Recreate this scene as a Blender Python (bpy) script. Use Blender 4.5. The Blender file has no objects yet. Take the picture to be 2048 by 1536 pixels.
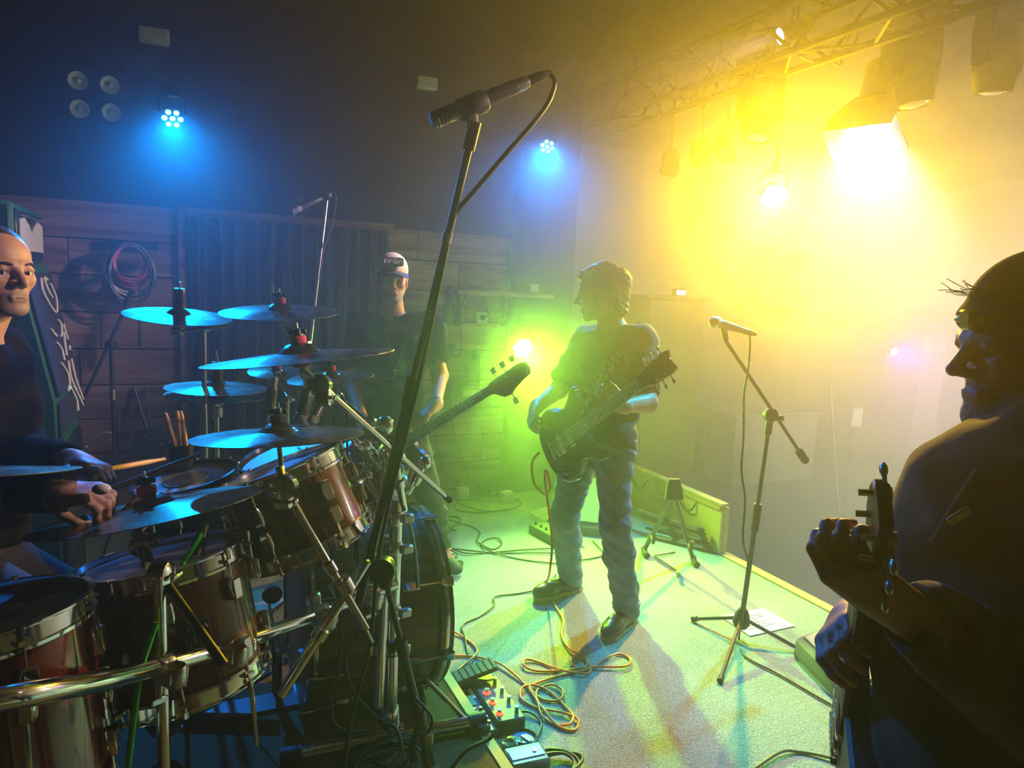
import bpy, math, random
import numpy as np
from mathutils import Vector, Matrix
random.seed(7); np.random.seed(7)
sc = bpy.context.scene
COL = sc.collection

# ------------------------------------------------------------------ camera
F_PX = 1400.0
PITCH, ROLL, YAW = math.radians(7.75), 0.044, math.radians(25.0)
CAM = np.array([0.0, 0.0, 1.65])
cf = np.array([math.sin(YAW)*math.cos(PITCH), math.cos(YAW)*math.cos(PITCH), -math.sin(PITCH)])
_r0 = np.array([math.cos(YAW), -math.sin(YAW), 0.0]); _u0 = np.cross(_r0, cf)
cr = _r0*math.cos(ROLL) + _u0*math.sin(ROLL)
cu = _u0*math.cos(ROLL) - _r0*math.sin(ROLL)
cam_data = bpy.data.cameras.new('camera'); cam = bpy.data.objects.new('camera', cam_data); COL.objects.link(cam)
cam_data.sensor_fit = 'HORIZONTAL'; cam_data.sensor_width = 36.0; cam_data.lens = F_PX/2048*36.0
cam_data.clip_start = 0.02; cam_data.clip_end = 60
cam.matrix_world = Matrix(((cr[0], cu[0], -cf[0], CAM[0]), (cr[1], cu[1], -cf[1], CAM[1]), (cr[2], cu[2], -cf[2], CAM[2]), (0, 0, 0, 1)))
sc.camera = cam

# ------------------------------------------------------------------ world, exposure
world = bpy.data.worlds.new('world'); sc.world = world; world.use_nodes = True
world.node_tree.nodes['Background'].inputs[0].default_value = (0.5, 0.6, 0.7, 1)
world.node_tree.nodes['Background'].inputs[1].default_value = 0.0
vs = sc.view_settings
vs.view_transform = 'Standard'; vs.look = 'None'; vs.exposure = 0.4; vs.gamma = 1.0; vs.use_curve_mapping = False
cy = sc.cycles
cy.use_denoising = True
cy.use_light_tree = False
cy.max_bounces = 4; cy.diffuse_bounces = 2; cy.glossy_bounces = 3; cy.transmission_bounces = 4; cy.volume_bounces = 2
cy.transparent_max_bounces = 8
cy.sample_clamp_indirect = 4.0
cy.caustics_reflective = False; cy.caustics_refractive = False

# ------------------------------------------------------------------ maths
def V3(*a): return np.array(a, float)
def unit(v):
    v = np.asarray(v, float); n = np.linalg.norm(v); return v/n if n > 1e-9 else v
def ray(x, y): return cf + cr*(x-1024)/F_PX - cu*(y-768)/F_PX
def at(x, y, d): return CAM + ray(x, y)*d                       # picture point at a depth in metres
def atz(x, y, z=0.0):
    d = ray(x, y); return CAM + d*((z-CAM[2])/d[2])
def aty(x, y, Y):
    d = ray(x, y); return CAM + d*(Y/d[1])
def atx(x, y, X):
    d = ray(x, y); return CAM + d*(X/d[0])
def frame_of(z, x=None):
    z = unit(z)
    if x is None: x = V3(1, 0, 0) if abs(z[0]) < 0.8 else V3(0, 1, 0)
    x = unit(np.asarray(x, float) - z*np.dot(x, z)); y = np.cross(z, x)
    return np.stack([x, y, z], 1)                               # columns are the axes
def spline(pts, n=8):
    P = [np.asarray(p, float) for p in pts]
    if len(P) < 3: return P
    P = [2*P[0]-P[1]] + P + [2*P[-1]-P[-2]]
    out = []
    for i in range(1, len(P)-2):
        a, b, c, d = P[i-1], P[i], P[i+1], P[i+2]
        for k in range(n):
            t = k/n
            out.append(0.5*((2*b) + (c-a)*t + (2*a-5*b+4*c-d)*t*t + (3*b-a-3*c+d)*t**3))
    out.append(P[-2]); return out

# ------------------------------------------------------------------ materials
MATS = {}
def mat(name, col=(0.5, 0.5, 0.5), rough=0.5, metal=0.0, noise=None, bump=None, emit=None, spec=None, coat=0.0, alpha=None, sheen=0.0, stretch=(1, 1, 1), trans=0.0):
    """noise=(scale, amount, colour2); bump=(scale, strength)"""
    if name in MATS: return MATS[name]
    m = bpy.data.materials.new(name); m.use_nodes = True; nt = m.node_tree; b = nt.nodes['Principled BSDF']
    c4 = tuple(col)+(1.0,)
    b.inputs['Base Color'].default_value = c4; b.inputs['Roughness'].default_value = rough; b.inputs['Metallic'].default_value = metal
    if spec is not None: b.inputs['Specular IOR Level'].default_value = spec
    if coat: b.inputs['Coat Weight'].default_value = coat; b.inputs['Coat Roughness'].default_value = 0.05
    if sheen: b.inputs['Sheen Weight'].default_value = sheen
    if trans: b.inputs['Transmission Weight'].default_value = trans
    tc = None
    def coords():
        t = nt.nodes.new('ShaderNodeTexCoord'); mp = nt.nodes.new('ShaderNodeMapping'); mp.inputs['Scale'].default_value = stretch
        nt.links.new(t.outputs['Object'], mp.inputs[0]); return mp.outputs[0]
    if noise or bump: tc = coords()
    if noise:
        n = nt.nodes.new('ShaderNodeTexNoise'); n.inputs['Scale'].default_value = noise[0]; n.inputs['Detail'].default_value = 5
        nt.links.new(tc, n.inputs['Vector'])
        cr_ = nt.nodes.new('ShaderNodeValToRGB'); cr_.color_ramp.elements[0].position = 0.5-0.5*noise[1]*0.6; cr_.color_ramp.elements[1].position = 0.5+0.5*noise[1]*0.6
        cr_.color_ramp.elements[0].color = c4; cr_.color_ramp.elements[1].color = tuple(noise[2])+(1.0,)
        nt.links.new(n.outputs['Fac'], cr_.inputs[0]); nt.links.new(cr_.outputs[0], b.inputs['Base Color'])
    if bump:
        n2 = nt.nodes.new('ShaderNodeTexNoise'); n2.inputs['Scale'].default_value = bump[0]; n2.inputs['Detail'].default_value = 3
        nt.links.new(tc, n2.inputs['Vector'])
        bp = nt.nodes.new('ShaderNodeBump'); bp.inputs['Strength'].default_value = bump[1]; bp.inputs['Distance'].default_value = 0.01
        nt.links.new(n2.outputs['Fac'], bp.inputs['Height']); nt.links.new(bp.outputs[0], b.inputs['Normal'])
    if emit:
        m.cycles.emission_sampling = 'NONE'
        b.inputs['Emission Color'].default_value = tuple(emit[0])+(1.0,); b.inputs['Emission Strength'].default_value = emit[1]
    MATS[name] = m; return m

# ------------------------------------------------------------------ mesh builder
class MB:
    def __init__(s): s.v = []; s.f = []; s.m = []; s.mi = 0
    def add(s, vs_, fs):
        o = len(s.v); s.v.extend([tuple(map(float, p)) for p in vs_])
        for f in fs: s.f.append(tuple(o+i for i in f)); s.m.append(s.mi)
        return s
    def box(s, c, size, R=None, bev=0.0):
        c = np.asarray(c, float); h = np.asarray(size, float)/2
        R = np.eye(3) if R is None else R
        if bev <= 0:
            P = [c + R@(h*V3(x, y, z)) for z in (-1, 1) for y in (-1, 1) for x in (-1, 1)]
            return s.add(P, [(0, 2, 3, 1), (4, 5, 7, 6), (0, 1, 5, 4), (2, 6, 7, 3), (0, 4, 6, 2), (1, 3, 7, 5)])
        b = min(bev, 0.49*min(size)); P = []; idx = {}
        for z in (-1, 1):
            for y in (-1, 1):
                for x in (-1, 1):
                    for ax in range(3):
                        q = h - b; q = q.copy(); q[ax] = h[ax]
                        idx[(x, y, z, ax)] = len(P); P.append(c + R@(q*V3(x, y, z)))
        fs = []
        for ax in range(3):
            a1, a2 = (ax+1) % 3, (ax+2) % 3
            for sg in (-1, 1):
                q = []
                for (i, j) in ((-1, -1), (1, -1), (1, 1), (-1, 1)):
                    k = [0, 0, 0]; k[ax] = sg; k[a1] = i; k[a2] = j; q.append(idx[(k[0], k[1], k[2], ax)])
                fs.append(tuple(q if sg > 0 else q[::-1]))
            for i in (-1, 1):
                for j in (-1, 1):
                    lo = [0, 0, 0]; hi = [0, 0, 0]; lo[ax] = -1; hi[ax] = 1
                    for k in (lo, hi): k[a1] = i; k[a2] = j
                    q = [idx[tuple(lo)+(a1,)], idx[tuple(hi)+(a1,)], idx[tuple(hi)+(a2,)], idx[tuple(lo)+(a2,)]]
                    fs.append(tuple(q if i*j < 0 else q[::-1]))
        for z in (-1, 1):
            for y in (-1, 1):
                for x in (-1, 1):
                    q = [idx[(x, y, z, a)] for a in range(3)]
                    fs.append(tuple(q if x*y*z > 0 else q[::-1]))
        return s.add(P, fs)
    def rings(s, rings, cap0=True, cap1=True, closed=True):
        n = len(rings[0]); P = [p for r in rings for p in r]; fs = []
        for i in range(len(rings)-1):
            for j in range(n if closed else n-1):
                a = i*n+j; b = i*n+(j+1) % n; fs.append((a, b, b+n, a+n))
        if cap0: fs.append(tuple(range(n-1, -1, -1)))
        if cap1: fs.append(tuple((len(rings)-1)*n+j for j in range(n)))
        return s.add(P, fs)
    def tube(s, pts, r, n=8, r2=None, caps=True, flat=1.0):
        pts = [np.asarray(p, float) for p in pts]; N = len(pts)
        T = [unit(pts[min(i+1, N-1)]-pts[max(i-1, 0)]) for i in range(N)]
        fr = frame_of(T[0]); x = fr[:, 0]; rg = []
        for i in range(N):
            x = unit(x - T[i]*np.dot(x, T[i])); y = np.cross(T[i], x)
            rr = r if r2 is None else r + (r2-r)*i/max(N-1, 1)
            if not np.isscalar(r): rr = r[i]
            rg.append([pts[i] + x*rr*math.cos(2*math.pi*k/n) + y*rr*flat*math.sin(2*math.pi*k/n) for k in range(n)])
        return s.rings(rg, caps, caps)
    def cyl(s, a, b, r, r2=None, n=12): return s.tube([a, b], r, n, r2)
    def lathe(s, c, axis, prof, n=24, x=None, arc=None, cap=False):
        """prof: list of (radius, height along axis)"""
        R = frame_of(axis, x); c = np.asarray(c, float); rg = []
        for (rad, h) in prof:
            rad = max(rad, 1e-5)
            rg.append([c + R@V3(rad*math.cos(2*math.pi*k/n), rad*math.sin(2*math.pi*k/n), h) for k in range(n)])
        return s.rings(rg, cap, cap)
    def sphere(s, c, r, n=12, m=8, R=None):
        r = V3(r, r, r) if np.isscalar(r) else np.asarray(r, float); c = np.asarray(c, float); R = np.eye(3) if R is None else R
        rg = []
        for i in range(m+1):
            t = math.pi*i/m; st = max(math.sin(t), 1e-4)
            rg.append([c + R@(r*V3(st*math.cos(2*math.pi*k/n), st*math.sin(2*math.pi*k/n), -math.cos(t))) for k in range(n)])
        return s.rings(rg, True, True)
    def prism(s, outline, c, R, th, bev=0.0):
        """outline: 2D points in the plane of R's first two axes, thickness along the third (centred)"""
        c = np.asarray(c, float); o = np.asarray(outline, float); n = len(o)
        cen = o.mean(0)
        def ring(scale_in, h):
            if scale_in == 0: q = o
            else:
                e = np.roll(o, -1, 0)-np.roll(o, 1, 0); nrm = np.stack([e[:, 1], -e[:, 0]], 1); nrm /= (np.linalg.norm(nrm, axis=1, keepdims=True)+1e-9)
                area = 0.5*np.sum(o[:, 0]*np.roll(o[:, 1], -1)-np.roll(o[:, 0], -1)*o[:, 1])
                q = o - nrm*scale_in*(1 if area > 0 else -1)
            return [c + R@V3(p[0], p[1], h) for p in q]
        area = 0.5*np.sum(o[:, 0]*np.roll(o[:, 1], -1)-np.roll(o[:, 0], -1)*o[:, 1])
        if bev > 0: rg = [ring(bev, -th/2), ring(0, -th/2+bev), ring(0, th/2-bev), ring(bev, th/2)]
        else: rg = [ring(0, -th/2), ring(0, th/2)]
        if area < 0: rg = [r[::-1] for r in rg]
        return s.rings(rg)
    def build(s, name, m, parent=None, smooth=40, kind=None):
        me = bpy.data.meshes.new(name)
        off = np.array(parent['_w']) if parent is not None and '_w' in parent else np.zeros(3)
        va = np.array(s.v, float)-off
        if parent is None:
            off = np.array([(va[:, 0].min()+va[:, 0].max())/2, (va[:, 1].min()+va[:, 1].max())/2, va[:, 2].min()]); va = va-off
        me.from_pydata([tuple(p) for p in va], [], s.f)
        for mm in (m if isinstance(m, (list, tuple)) else [m]): me.materials.append(mm)
        me.polygons.foreach_set('material_index', s.m)
        if smooth:
            me.polygons.foreach_set('use_smooth', [True]*len(me.polygons)); me.set_sharp_from_angle(angle=math.radians(smooth))
        me.update()
        o = bpy.data.objects.new(name, me); COL.objects.link(o)
        if parent is not None: o.parent = parent; o['_w'] = tuple(off)
        else: o.location = off; o['_w'] = tuple(off)
        if kind: o['kind'] = kind
        return o

def tag(o, label=None, cat=None, group=None, kind=None):
    if label: o['label'] = label
    if cat: o['category'] = cat
    if group: o['group'] = group
    if kind: o['kind'] = kind
    return o
def thing(name, loc, label, cat, group=None, kind=None):
    o = bpy.data.objects.new(name, None); COL.objects.link(o); o.location = tuple(map(float, loc)); o['_w'] = tuple(map(float, loc))
    o.empty_display_size = 0.05
    return tag(o, label, cat, group, kind)
def share(name, src, parent, loc, R=None, sc_=None):
    """another object on the mesh of src (built around its own origin), placed under parent"""
    o = bpy.data.objects.new(name, src); COL.objects.link(o)
    off = np.array(parent['_w']) if parent is not None else np.zeros(3)
    M = Matrix.Translation(Vector(np.asarray(loc, float)-off))
    if R is not None: M = M @ Matrix([list(R[i])+[0] for i in range(3)]+[[0, 0, 0, 1]])
    if sc_ is not None: M = M @ Matrix.Diagonal((*sc_, 1))
    o.matrix_local = M
    if parent is not None: o.parent = parent
    o['_w'] = tuple(map(float, loc)); return o
def mesh_of(mb, name, m, smooth=40):
    me = bpy.data.meshes.new(name); me.from_pydata(mb.v, [], mb.f)
    for mm in (m if isinstance(m, (list, tuple)) else [m]): me.materials.append(mm)
    me.polygons.foreach_set('material_index', mb.m)
    if smooth: me.polygons.foreach_set('use_smooth', [True]*len(me.polygons)); me.set_sharp_from_angle(angle=math.radians(smooth))
    return me
def spot(name, loc, target, color, power, angle=40, blend=0.6, radius=0.04, parent=None):
    l = bpy.data.lights.new(name, 'SPOT'); l.color = color; l.energy = power; l.spot_size = math.radians(angle); l.spot_blend = blend; l.shadow_soft_size = radius
    o = bpy.data.objects.new(name, l); COL.objects.link(o)
    off = np.array(parent['_w']) if parent is not None else np.zeros(3)
    o.location = tuple(np.asarray(loc, float)-off)
    o.rotation_euler = Vector(np.asarray(target, float)-np.asarray(loc, float)).to_track_quat('-Z', 'Y').to_euler()
    if parent is not None: o.parent = parent
    return o

# text strokes: letters as polylines in a unit box (x 0..1, y 0..1)
GLYPH = {'N': [[(0, 0), (0, 1), (1, 0), (1, 1)]], 'A': [[(0, 0), (.5, 1), (1, 0)]], 'S': [[(0, 0), (1, 0), (1, .5), (0, .5), (0, 1), (1, 1)]],
         'T': [[(0, 1), (1, 1)], [(.5, 1), (.5, 0)]], 'M': [[(0, 0), (0, 1), (.5, .4), (1, 1), (1, 0)]], 'H': [[(0, 0), (0, 1)], [(1, 0), (1, 1)], [(0, .5), (1, .5)]],
         'E': [[(1, 0), (0, 0), (0, 1), (1, 1)], [(0, .5), (.8, .5)]], 'K': [[(0, 0), (0, 1)], [(1, 1), (0, .45), (1, 0)]]}
def strokes(mb, lines, fn, r, n=4, flat=1.0):
    for ln in lines: mb.tube([fn(p) for p in ln], r, n, flat=flat)

# ================================================================== STRUCTURE
WALL_Y, EDGE_X, CEIL_Z, AUD_Z, RISER = 5.1, 3.15, 3.42, -0.6, 0.15
def carpet_mat(name, c1, c2, sc1=260, wear=2.0):
    m = bpy.data.materials.new(name); m.use_nodes = True; nt = m.node_tree; b = nt.nodes['Principled BSDF']
    t = nt.nodes.new('ShaderNodeTexCoord')
    n1 = nt.nodes.new('ShaderNodeTexNoise'); n1.inputs['Scale'].default_value = sc1; n1.inputs['Detail'].default_value = 2
    n2 = nt.nodes.new('ShaderNodeTexNoise'); n2.inputs['Scale'].default_value = wear; n2.inputs['Detail'].default_value = 6
    mp = nt.nodes.new('ShaderNodeMapping'); mp.inputs['Scale'].default_value = (1, 0.45, 1); mp.inputs['Rotation'].default_value = (0, 0, 0.7)
    nt.links.new(t.outputs['Object'], mp.inputs[0]); nt.links.new(mp.outputs[0], n1.inputs['Vector']); nt.links.new(t.outputs['Object'], n2.inputs['Vector'])
    r = nt.nodes.new('ShaderNodeValToRGB'); r.color_ramp.elements[0].position = 0.33; r.color_ramp.elements[1].position = 0.66
    r.color_ramp.elements[0].color = (*c1, 1); r.color_ramp.elements[1].color = (*c2, 1)
    nt.links.new(n1.outputs['Fac'], r.inputs[0])
    mx = nt.nodes.new('ShaderNodeMix'); mx.data_type = 'RGBA'; mx.blend_type = 'MULTIPLY'; mx.inputs['Factor'].default_value = 0.5
    r2 = nt.nodes.new('ShaderNodeValToRGB'); r2.color_ramp.elements[0].position = 0.3; r2.color_ramp.elements[0].color = (0.55, 0.5, 0.45, 1); r2.color_ramp.elements[1].position = 0.6
    nt.links.new(n2.outputs['Fac'], r2.inputs[0]); nt.links.new(r.outputs[0], mx.inputs['A']); nt.links.new(r2.outputs[0], mx.inputs['B'])
    nt.links.new(mx.outputs['Result'], b.inputs['Base Color']); b.inputs['Roughness'].default_value = 0.95; b.inputs['Specular IOR Level'].default_value = 0.1
    bp = nt.nodes.new('ShaderNodeBump'); bp.inputs['Strength'].default_value = 0.8; bp.inputs['Distance'].default_value = 0.006
    nt.links.new(n1.outputs['Fac'], bp.inputs['Height']); nt.links.new(bp.outputs[0], b.inputs['Normal'])
    return m
def wood_mat(name, c1, c2, axis='X', scale=7.0, rough=0.55, coat=0.0):
    m = bpy.data.materials.new(name); m.use_nodes = True; nt = m.node_tree; b = nt.nodes['Principled BSDF']
    t = nt.nodes.new('ShaderNodeTexCoord'); mp = nt.nodes.new('ShaderNodeMapping')
    s = {'X': (0.08, 1, 1), 'Y': (1, 0.08, 1), 'Z': (1, 1, 0.08)}[axis]; mp.inputs['Scale'].default_value = s
    oi = nt.nodes.new('ShaderNodeObjectInfo'); ad = nt.nodes.new('ShaderNodeVectorMath'); ad.operation = 'MULTIPLY_ADD'
    ad.inputs[1].default_value = (1, 1, 1)
    cb = nt.nodes.new('ShaderNodeCombineXYZ'); ml = nt.nodes.new('ShaderNodeMath'); ml.operation = 'MULTIPLY'; ml.inputs[1].default_value = 37.0
    nt.links.new(oi.outputs['Random'], ml.inputs[0])
    for i in range(3): nt.links.new(ml.outputs[0], cb.inputs[i])
    nt.links.new(t.outputs['Object'], ad.inputs[0]); nt.links.new(cb.outputs[0], ad.inputs[2]); nt.links.new(ad.outputs[0], mp.inputs[0])
    n = nt.nodes.new('ShaderNodeTexNoise'); n.inputs['Scale'].default_value = scale; n.inputs['Detail'].default_value = 8; n.inputs['Distortion'].default_value = 1.2
    n.inputs['Roughness'].default_value = 0.65
    nt.links.new(mp.outputs[0], n.inputs['Vector'])
    r = nt.nodes.new('ShaderNodeValToRGB'); r.color_ramp.elements[0].position = 0.3; r.color_ramp.elements[1].position = 0.7
    r.color_ramp.elements[0].color = (*c1, 1); r.color_ramp.elements[1].color = (*c2, 1)
    nt.links.new(n.outputs['Fac'], r.inputs[0])
    hv = nt.nodes.new('ShaderNodeHueSaturation'); ma = nt.nodes.new('ShaderNodeMapRange'); ma.inputs['To Min'].default_value = 0.75; ma.inputs['To Max'].default_value = 1.2
    nt.links.new(oi.outputs['Random'], ma.inputs['Value']); nt.links.new(ma.outputs[0], hv.inputs['Value']); nt.links.new(r.outputs[0], hv.inputs['Color'])
    nt.links.new(hv.outputs[0], b.inputs['Base Color']); b.inputs['Roughness'].default_value = rough
    if coat: b.inputs['Coat Weight'].default_value = coat; b.inputs['Coat Roughness'].default_value = 0.04
    bp = nt.nodes.new('ShaderNodeBump'); bp.inputs['Strength'].default_value = 0.25 if not coat else 0.02; bp.inputs['Distance'].default_value = 0.004
    nt.links.new(n.outputs['Fac'], bp.inputs['Height']); nt.links.new(bp.outputs[0], b.inputs['Normal'])
    return m
CARPET = carpet_mat('stage_carpet', (0.20, 0.24, 0.22), (0.50, 0.54, 0.50))
RISERC = carpet_mat('riser_carpet', (0.075, 0.052, 0.028), (0.21, 0.15, 0.075), 300)
PLANK = wood_mat('wall_planks', (0.11, 0.062, 0.05), (0.42, 0.27, 0.22), 'X', 9)
PINE = wood_mat('pine_board', (0.42, 0.26, 0.12), (0.62, 0.42, 0.22), 'X', 6, 0.6)
PINEY = wood_mat('pine_board_along', (0.42, 0.26, 0.12), (0.62, 0.42, 0.22), 'Y', 6, 0.6)
BLACKPAINT = mat('black_wall_paint', (0.009, 0.009, 0.010), 0.85, noise=(3, 1, (0.016, 0.016, 0.018)), bump=(40, 0.1))
DARKCEIL = mat('dark_ceiling_paint', (0.012, 0.012, 0.012), 0.9, noise=(2, 1, (0.02, 0.02, 0.018)))
GREYWALL = mat('pale_grey_wall', (0.42, 0.41, 0.4), 0.85, noise=(1.5, 1, (0.5, 0.49, 0.47)))
AUDFLOOR = mat('grey_hall_floor', (0.25, 0.26, 0.25), 0.5, noise=(1.2, 1, (0.32, 0.33, 0.31)))
JOINT = mat('dark_joint', (0.01, 0.009, 0.008), 0.9)

def slab(name, lo, hi, m, kind='structure', parent=None, bev=0.0):
    lo = np.array(lo, float); hi = np.array(hi, float)
    o = MB().box((lo+hi)/2, hi-lo, bev=bev).build(name, m, parent, smooth=0)
    if parent is None: tag(o, kind=kind)
    return o
fl = slab('floor', (-2.6, -1.8, -0.62), (EDGE_X, 5.1, 0.0), CARPET); fl['label'] = 'grey-green carpeted stage floor'
tag(slab('floor_hall', (EDGE_X, -1.8, AUD_Z-0.1), (10.5, 9.0, AUD_Z), AUDFLOOR), 'grey hall floor below the stage edge')
e = slab('trim_1', (EDGE_X-0.045, -1.8, 0.0), (EDGE_X+0.02, 5.1, 0.012), PINEY, bev=0.003); e['label'] = 'bare pine strip along the stage edge'
tag(slab('ceiling', (-2.6, -1.8, CEIL_Z), (10.5, 9.0, CEIL_Z+0.1), DARKCEIL), 'dark painted ceiling above the stage')
# far wall: black upper wall with plank cladding below, curtain bay between
wb = slab('wall_back', (-2.6, WALL_Y, -0.62), (2.84, WALL_Y+0.15, CEIL_Z), BLACKPAINT); wb['label'] = 'wall behind the stage, black above, wood planks below'
slab('joint_backing', (-2.6, WALL_Y-0.004, 0.0), (-0.03, WALL_Y, 2.07), JOINT, parent=wb)
slab('joint_backing', (1.33, WALL_Y-0.004, 0.0), (2.30, WALL_Y, 2.06), JOINT, parent=wb)
rowz = [0.05, 0.27, 0.49, 0.71, 0.93, 1.16, 1.39, 1.62, 1.84, 2.07]
seamsL = [[-1.6, -0.75], [-1.1], [-1.9, -0.43], [-1.3, -0.64], [-1.7, -0.62], [-2.0, -0.5], [-1.45], [-1.75, -0.66], [-1.2]]
seamsR = [[1.95], [1.62, 2.13], [], [1.80], [2.05], [1.70], [1.95], [1.88], [1.55]]
rowz_r = [0.05, 0.27, 0.49, 0.70, 0.93, 1.16, 1.38, 1.61, 1.83, 2.05]
for (x0, x1, seams, rz) in ((-2.6, -0.055, seamsL, rowz), (1.375, 2.30, seamsR, rowz_r)):
    for i in range(9):
        xs = [x0]+[s for s in seams[i] if x0 < s < x1]+[x1]
        for a, b_ in zip(xs[:-1], xs[1:]):
            d = random.uniform(-0.003, 0.004)
            slab('plank', (a+0.003, WALL_Y-0.022-d, rz[i]+0.004), (b_-0.003, WALL_Y-0.003, rz[i+1]-0.004), PLANK, parent=wb, bev=0.003)
for n_, (x0, x1) in enumerate(((-0.05, 0.0), (1.325, 1.37))):
    slab('post', (x0, WALL_Y-0.05, 0.0), (x1, WALL_Y-0.002, 2.08), PLANK, parent=wb, bev=0.004)
slab('baseboard', (1.375, WALL_Y-0.03, 0.0), (2.30, WALL_Y-0.004, 0.048), PLANK, parent=wb, bev=0.003)
# black return panel and column at the corner
tag(slab('pillar_corner', (2.32, WALL_Y-0.10, 0.0), (2.84, WALL_Y, CEIL_Z), BLACKPAINT), 'black corner pillar at the end of the plank wall')
tag(slab('wall_left', (-2.7, -1.8, -0.62), (-2.6, 5.1, CEIL_Z), BLACKPAINT), 'black wall behind the drummer')
tag(slab('wall_rear', (-2.7, -1.9, -0.7), (10.5, -1.8, CEIL_Z), BLACKPAINT), 'black wall at the near end of the hall')
tag(slab('wall_hall_far', (2.84, 7.6, AUD_Z), (10.5, 7.7, CEIL_Z), GREYWALL), 'pale hall wall far behind the haze')
tag(slab('wall_hall_side', (2.74, 5.1, AUD_Z), (2.84, 7.6, CEIL_Z), BLACKPAINT), 'black side wall between stage and hall')
tag(slab('wall_right', (10.4, -1.8, AUD_Z), (10.5, 7.7, CEIL_Z), GREYWALL), 'pale hall wall opposite the stage')
# drum riser
rz_ = thing('drum_riser', (0.0, 1.6, 0.0), 'low brown-carpeted drum riser with a bare wooden edge strip', 'riser')
MB().box((-0.85, 1.05, RISER/2), (3.44, 4.3, RISER)).build('carpet_top', RISERC, rz_, 0)
MB().box((0.889, 1.05, RISER/2+0.002), (0.042, 4.3, RISER+0.004), bev=0.004).build('wood_edge', PINEY, rz_, 0)

# ================================================================== STAGE LAMPS
LAMPBLACK = mat('lamp_housing_black', (0.010, 0.010, 0.011), 0.75, spec=0.25)
LAMPGREY = mat('brushed_grey_metal', (0.35, 0.35, 0.36), 0.35, 0.9)
FLAPGREY = mat('barn_door_sheet', (0.22, 0.23, 0.24), 0.5, 0.3)
CHROME = mat('chrome', (0.86, 0.87, 0.88), 0.10, 1.0, bump=(14, 0.02))
STEEL = mat('steel', (0.55, 0.55, 0.55), 0.3, 1.0)
BLACKMETAL = mat('black_metal', (0.018, 0.018, 0.019), 0.35, bump=(80, 0.03))
RUBBER = mat('black_rubber', (0.014, 0.014, 0.014), 0.6)
LENSOFF = mat('unlit_lens', (0.55, 0.57, 0.55), 0.12, 0.0, coat=0.6, bump=(25, 0.15))
WHITEPLASTIC = mat('white_plastic', (0.75, 0.75, 0.72), 0.5)
BLUE_L, CYAN_L, YEL_L, GRN_L, LAV_L, PUR_L = (0.0, 0.24, 1.0), (0.0, 0.66, 0.95), (1.0, 0.57, 0.0), (0.36, 1.0, 0.03), (0.95, 0.66, 0.72), (0.5, 0.01, 1.0)

def par_can(pos, aim, color, strength, power, label, R=0.07, angle=66, hang=0.16, group=None, blend=1.0, leds=7, rad=0.05, face=None):
    pos = np.asarray(pos, float); ax = unit(np.asarray(aim, float)-pos); up = V3(0, 0, 1)
    t = thing('stage_lamp', pos + V3(0, 0, hang+0.02), label, 'stage light', group)
    MB().lathe(pos, ax, [(R*0.55, -0.16), (R*0.9, -0.14), (R*0.98, -0.05), (R, 0.0), (R*1.08, 0.004), (R*1.08, 0.016), (R*0.98, 0.016), (R*0.96, 0.0)], 24, cap=True).build('housing', LAMPBLACK, t)
    side = unit(np.cross(ax, up)); b = pos-ax*0.07
    MB().tube([b+side*R*1.1, b+side*R*1.15+up*hang*0.6, b+side*R*0.7+up*hang, b-side*R*0.7+up*hang, b-side*R*1.15+up*hang*0.6, b-side*R*1.1], 0.008, 6).build('yoke', LAMPBLACK, t)
    MB().box(b+up*(hang+0.025), (0.04, 0.04, 0.05), bev=0.005).build('clamp', LAMPBLACK, t)
    fr = frame_of(ax)
    lm = mat('led_%d' % (len(MATS)), (0.02, 0.02, 0.02), 0.3, emit=(face or color, strength))
    spots = [(0, 0)] + [(0.62*R*math.cos(a), 0.62*R*math.sin(a)) for a in np.arange(6)*math.pi/3]
    if leds == 1: spots = [(0, 0)]
    rl = R*(0.23 if R < 0.08 else 0.33) if leds > 1 else R*0.8
    for (x, y) in spots:
        c = pos + fr@V3(x, y, 0.002)
        MB().lathe(c, ax, [(rl, 0), (rl*0.9, rl*0.25), (rl*0.5, rl*0.45), (0.0001, rl*0.5)], 12).build('led_lens' if leds > 1 else 'lamp_lens', lm, t)
    spot('lamp_light', pos+ax*(0.03+R*0.2), aim, color, power, angle, blend, rad, t)
    return t

P_B1 = aty(345, 237, 4.85); P_B2 = aty(1095, 293, 4.95); P_G = aty(1045, 695, 4.85)
par_can(P_B1, V3(0.05, 2.75, 1.0), BLUE_L, 14, 330, 'blue seven-lens spotlight above the coiled cables', group='blue LED stage lamps', face=(0.05, 0.75, 1.0))
par_can(P_B2, V3(1.4, 2.8, 0.8), BLUE_L, 14, 300, 'blue seven-lens spotlight near the corner pillar', group='blue LED stage lamps', R=0.065, face=(0.05, 0.75, 1.0))
G_AIM = V3(2.05, 2.3, 0.1)
par_can(P_G, G_AIM, GRN_L, 250, 760, 'glaring green LED lamp low on the corner pillar', R=0.085, angle=85, hang=0.14)
P_Y = at(1548, 392, 5.2)
par_can(P_Y, V3(1.5, 0.6, 1.0), YEL_L, 300, 1000, 'dazzling yellow spotlight hanging beyond the stage edge', R=0.085, angle=118, leds=1, blend=0.7, rad=0.06, face=(1.0, 0.86, 0.5))
P_P = at(1788, 703, 8.2)
par_can(P_P, P_P+V3(-0.25, -0.8, -0.15), PUR_L, 400, 100, 'small purple lamp beside the brick pillar', R=0.055, angle=130, leds=1, hang=0.21)

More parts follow.
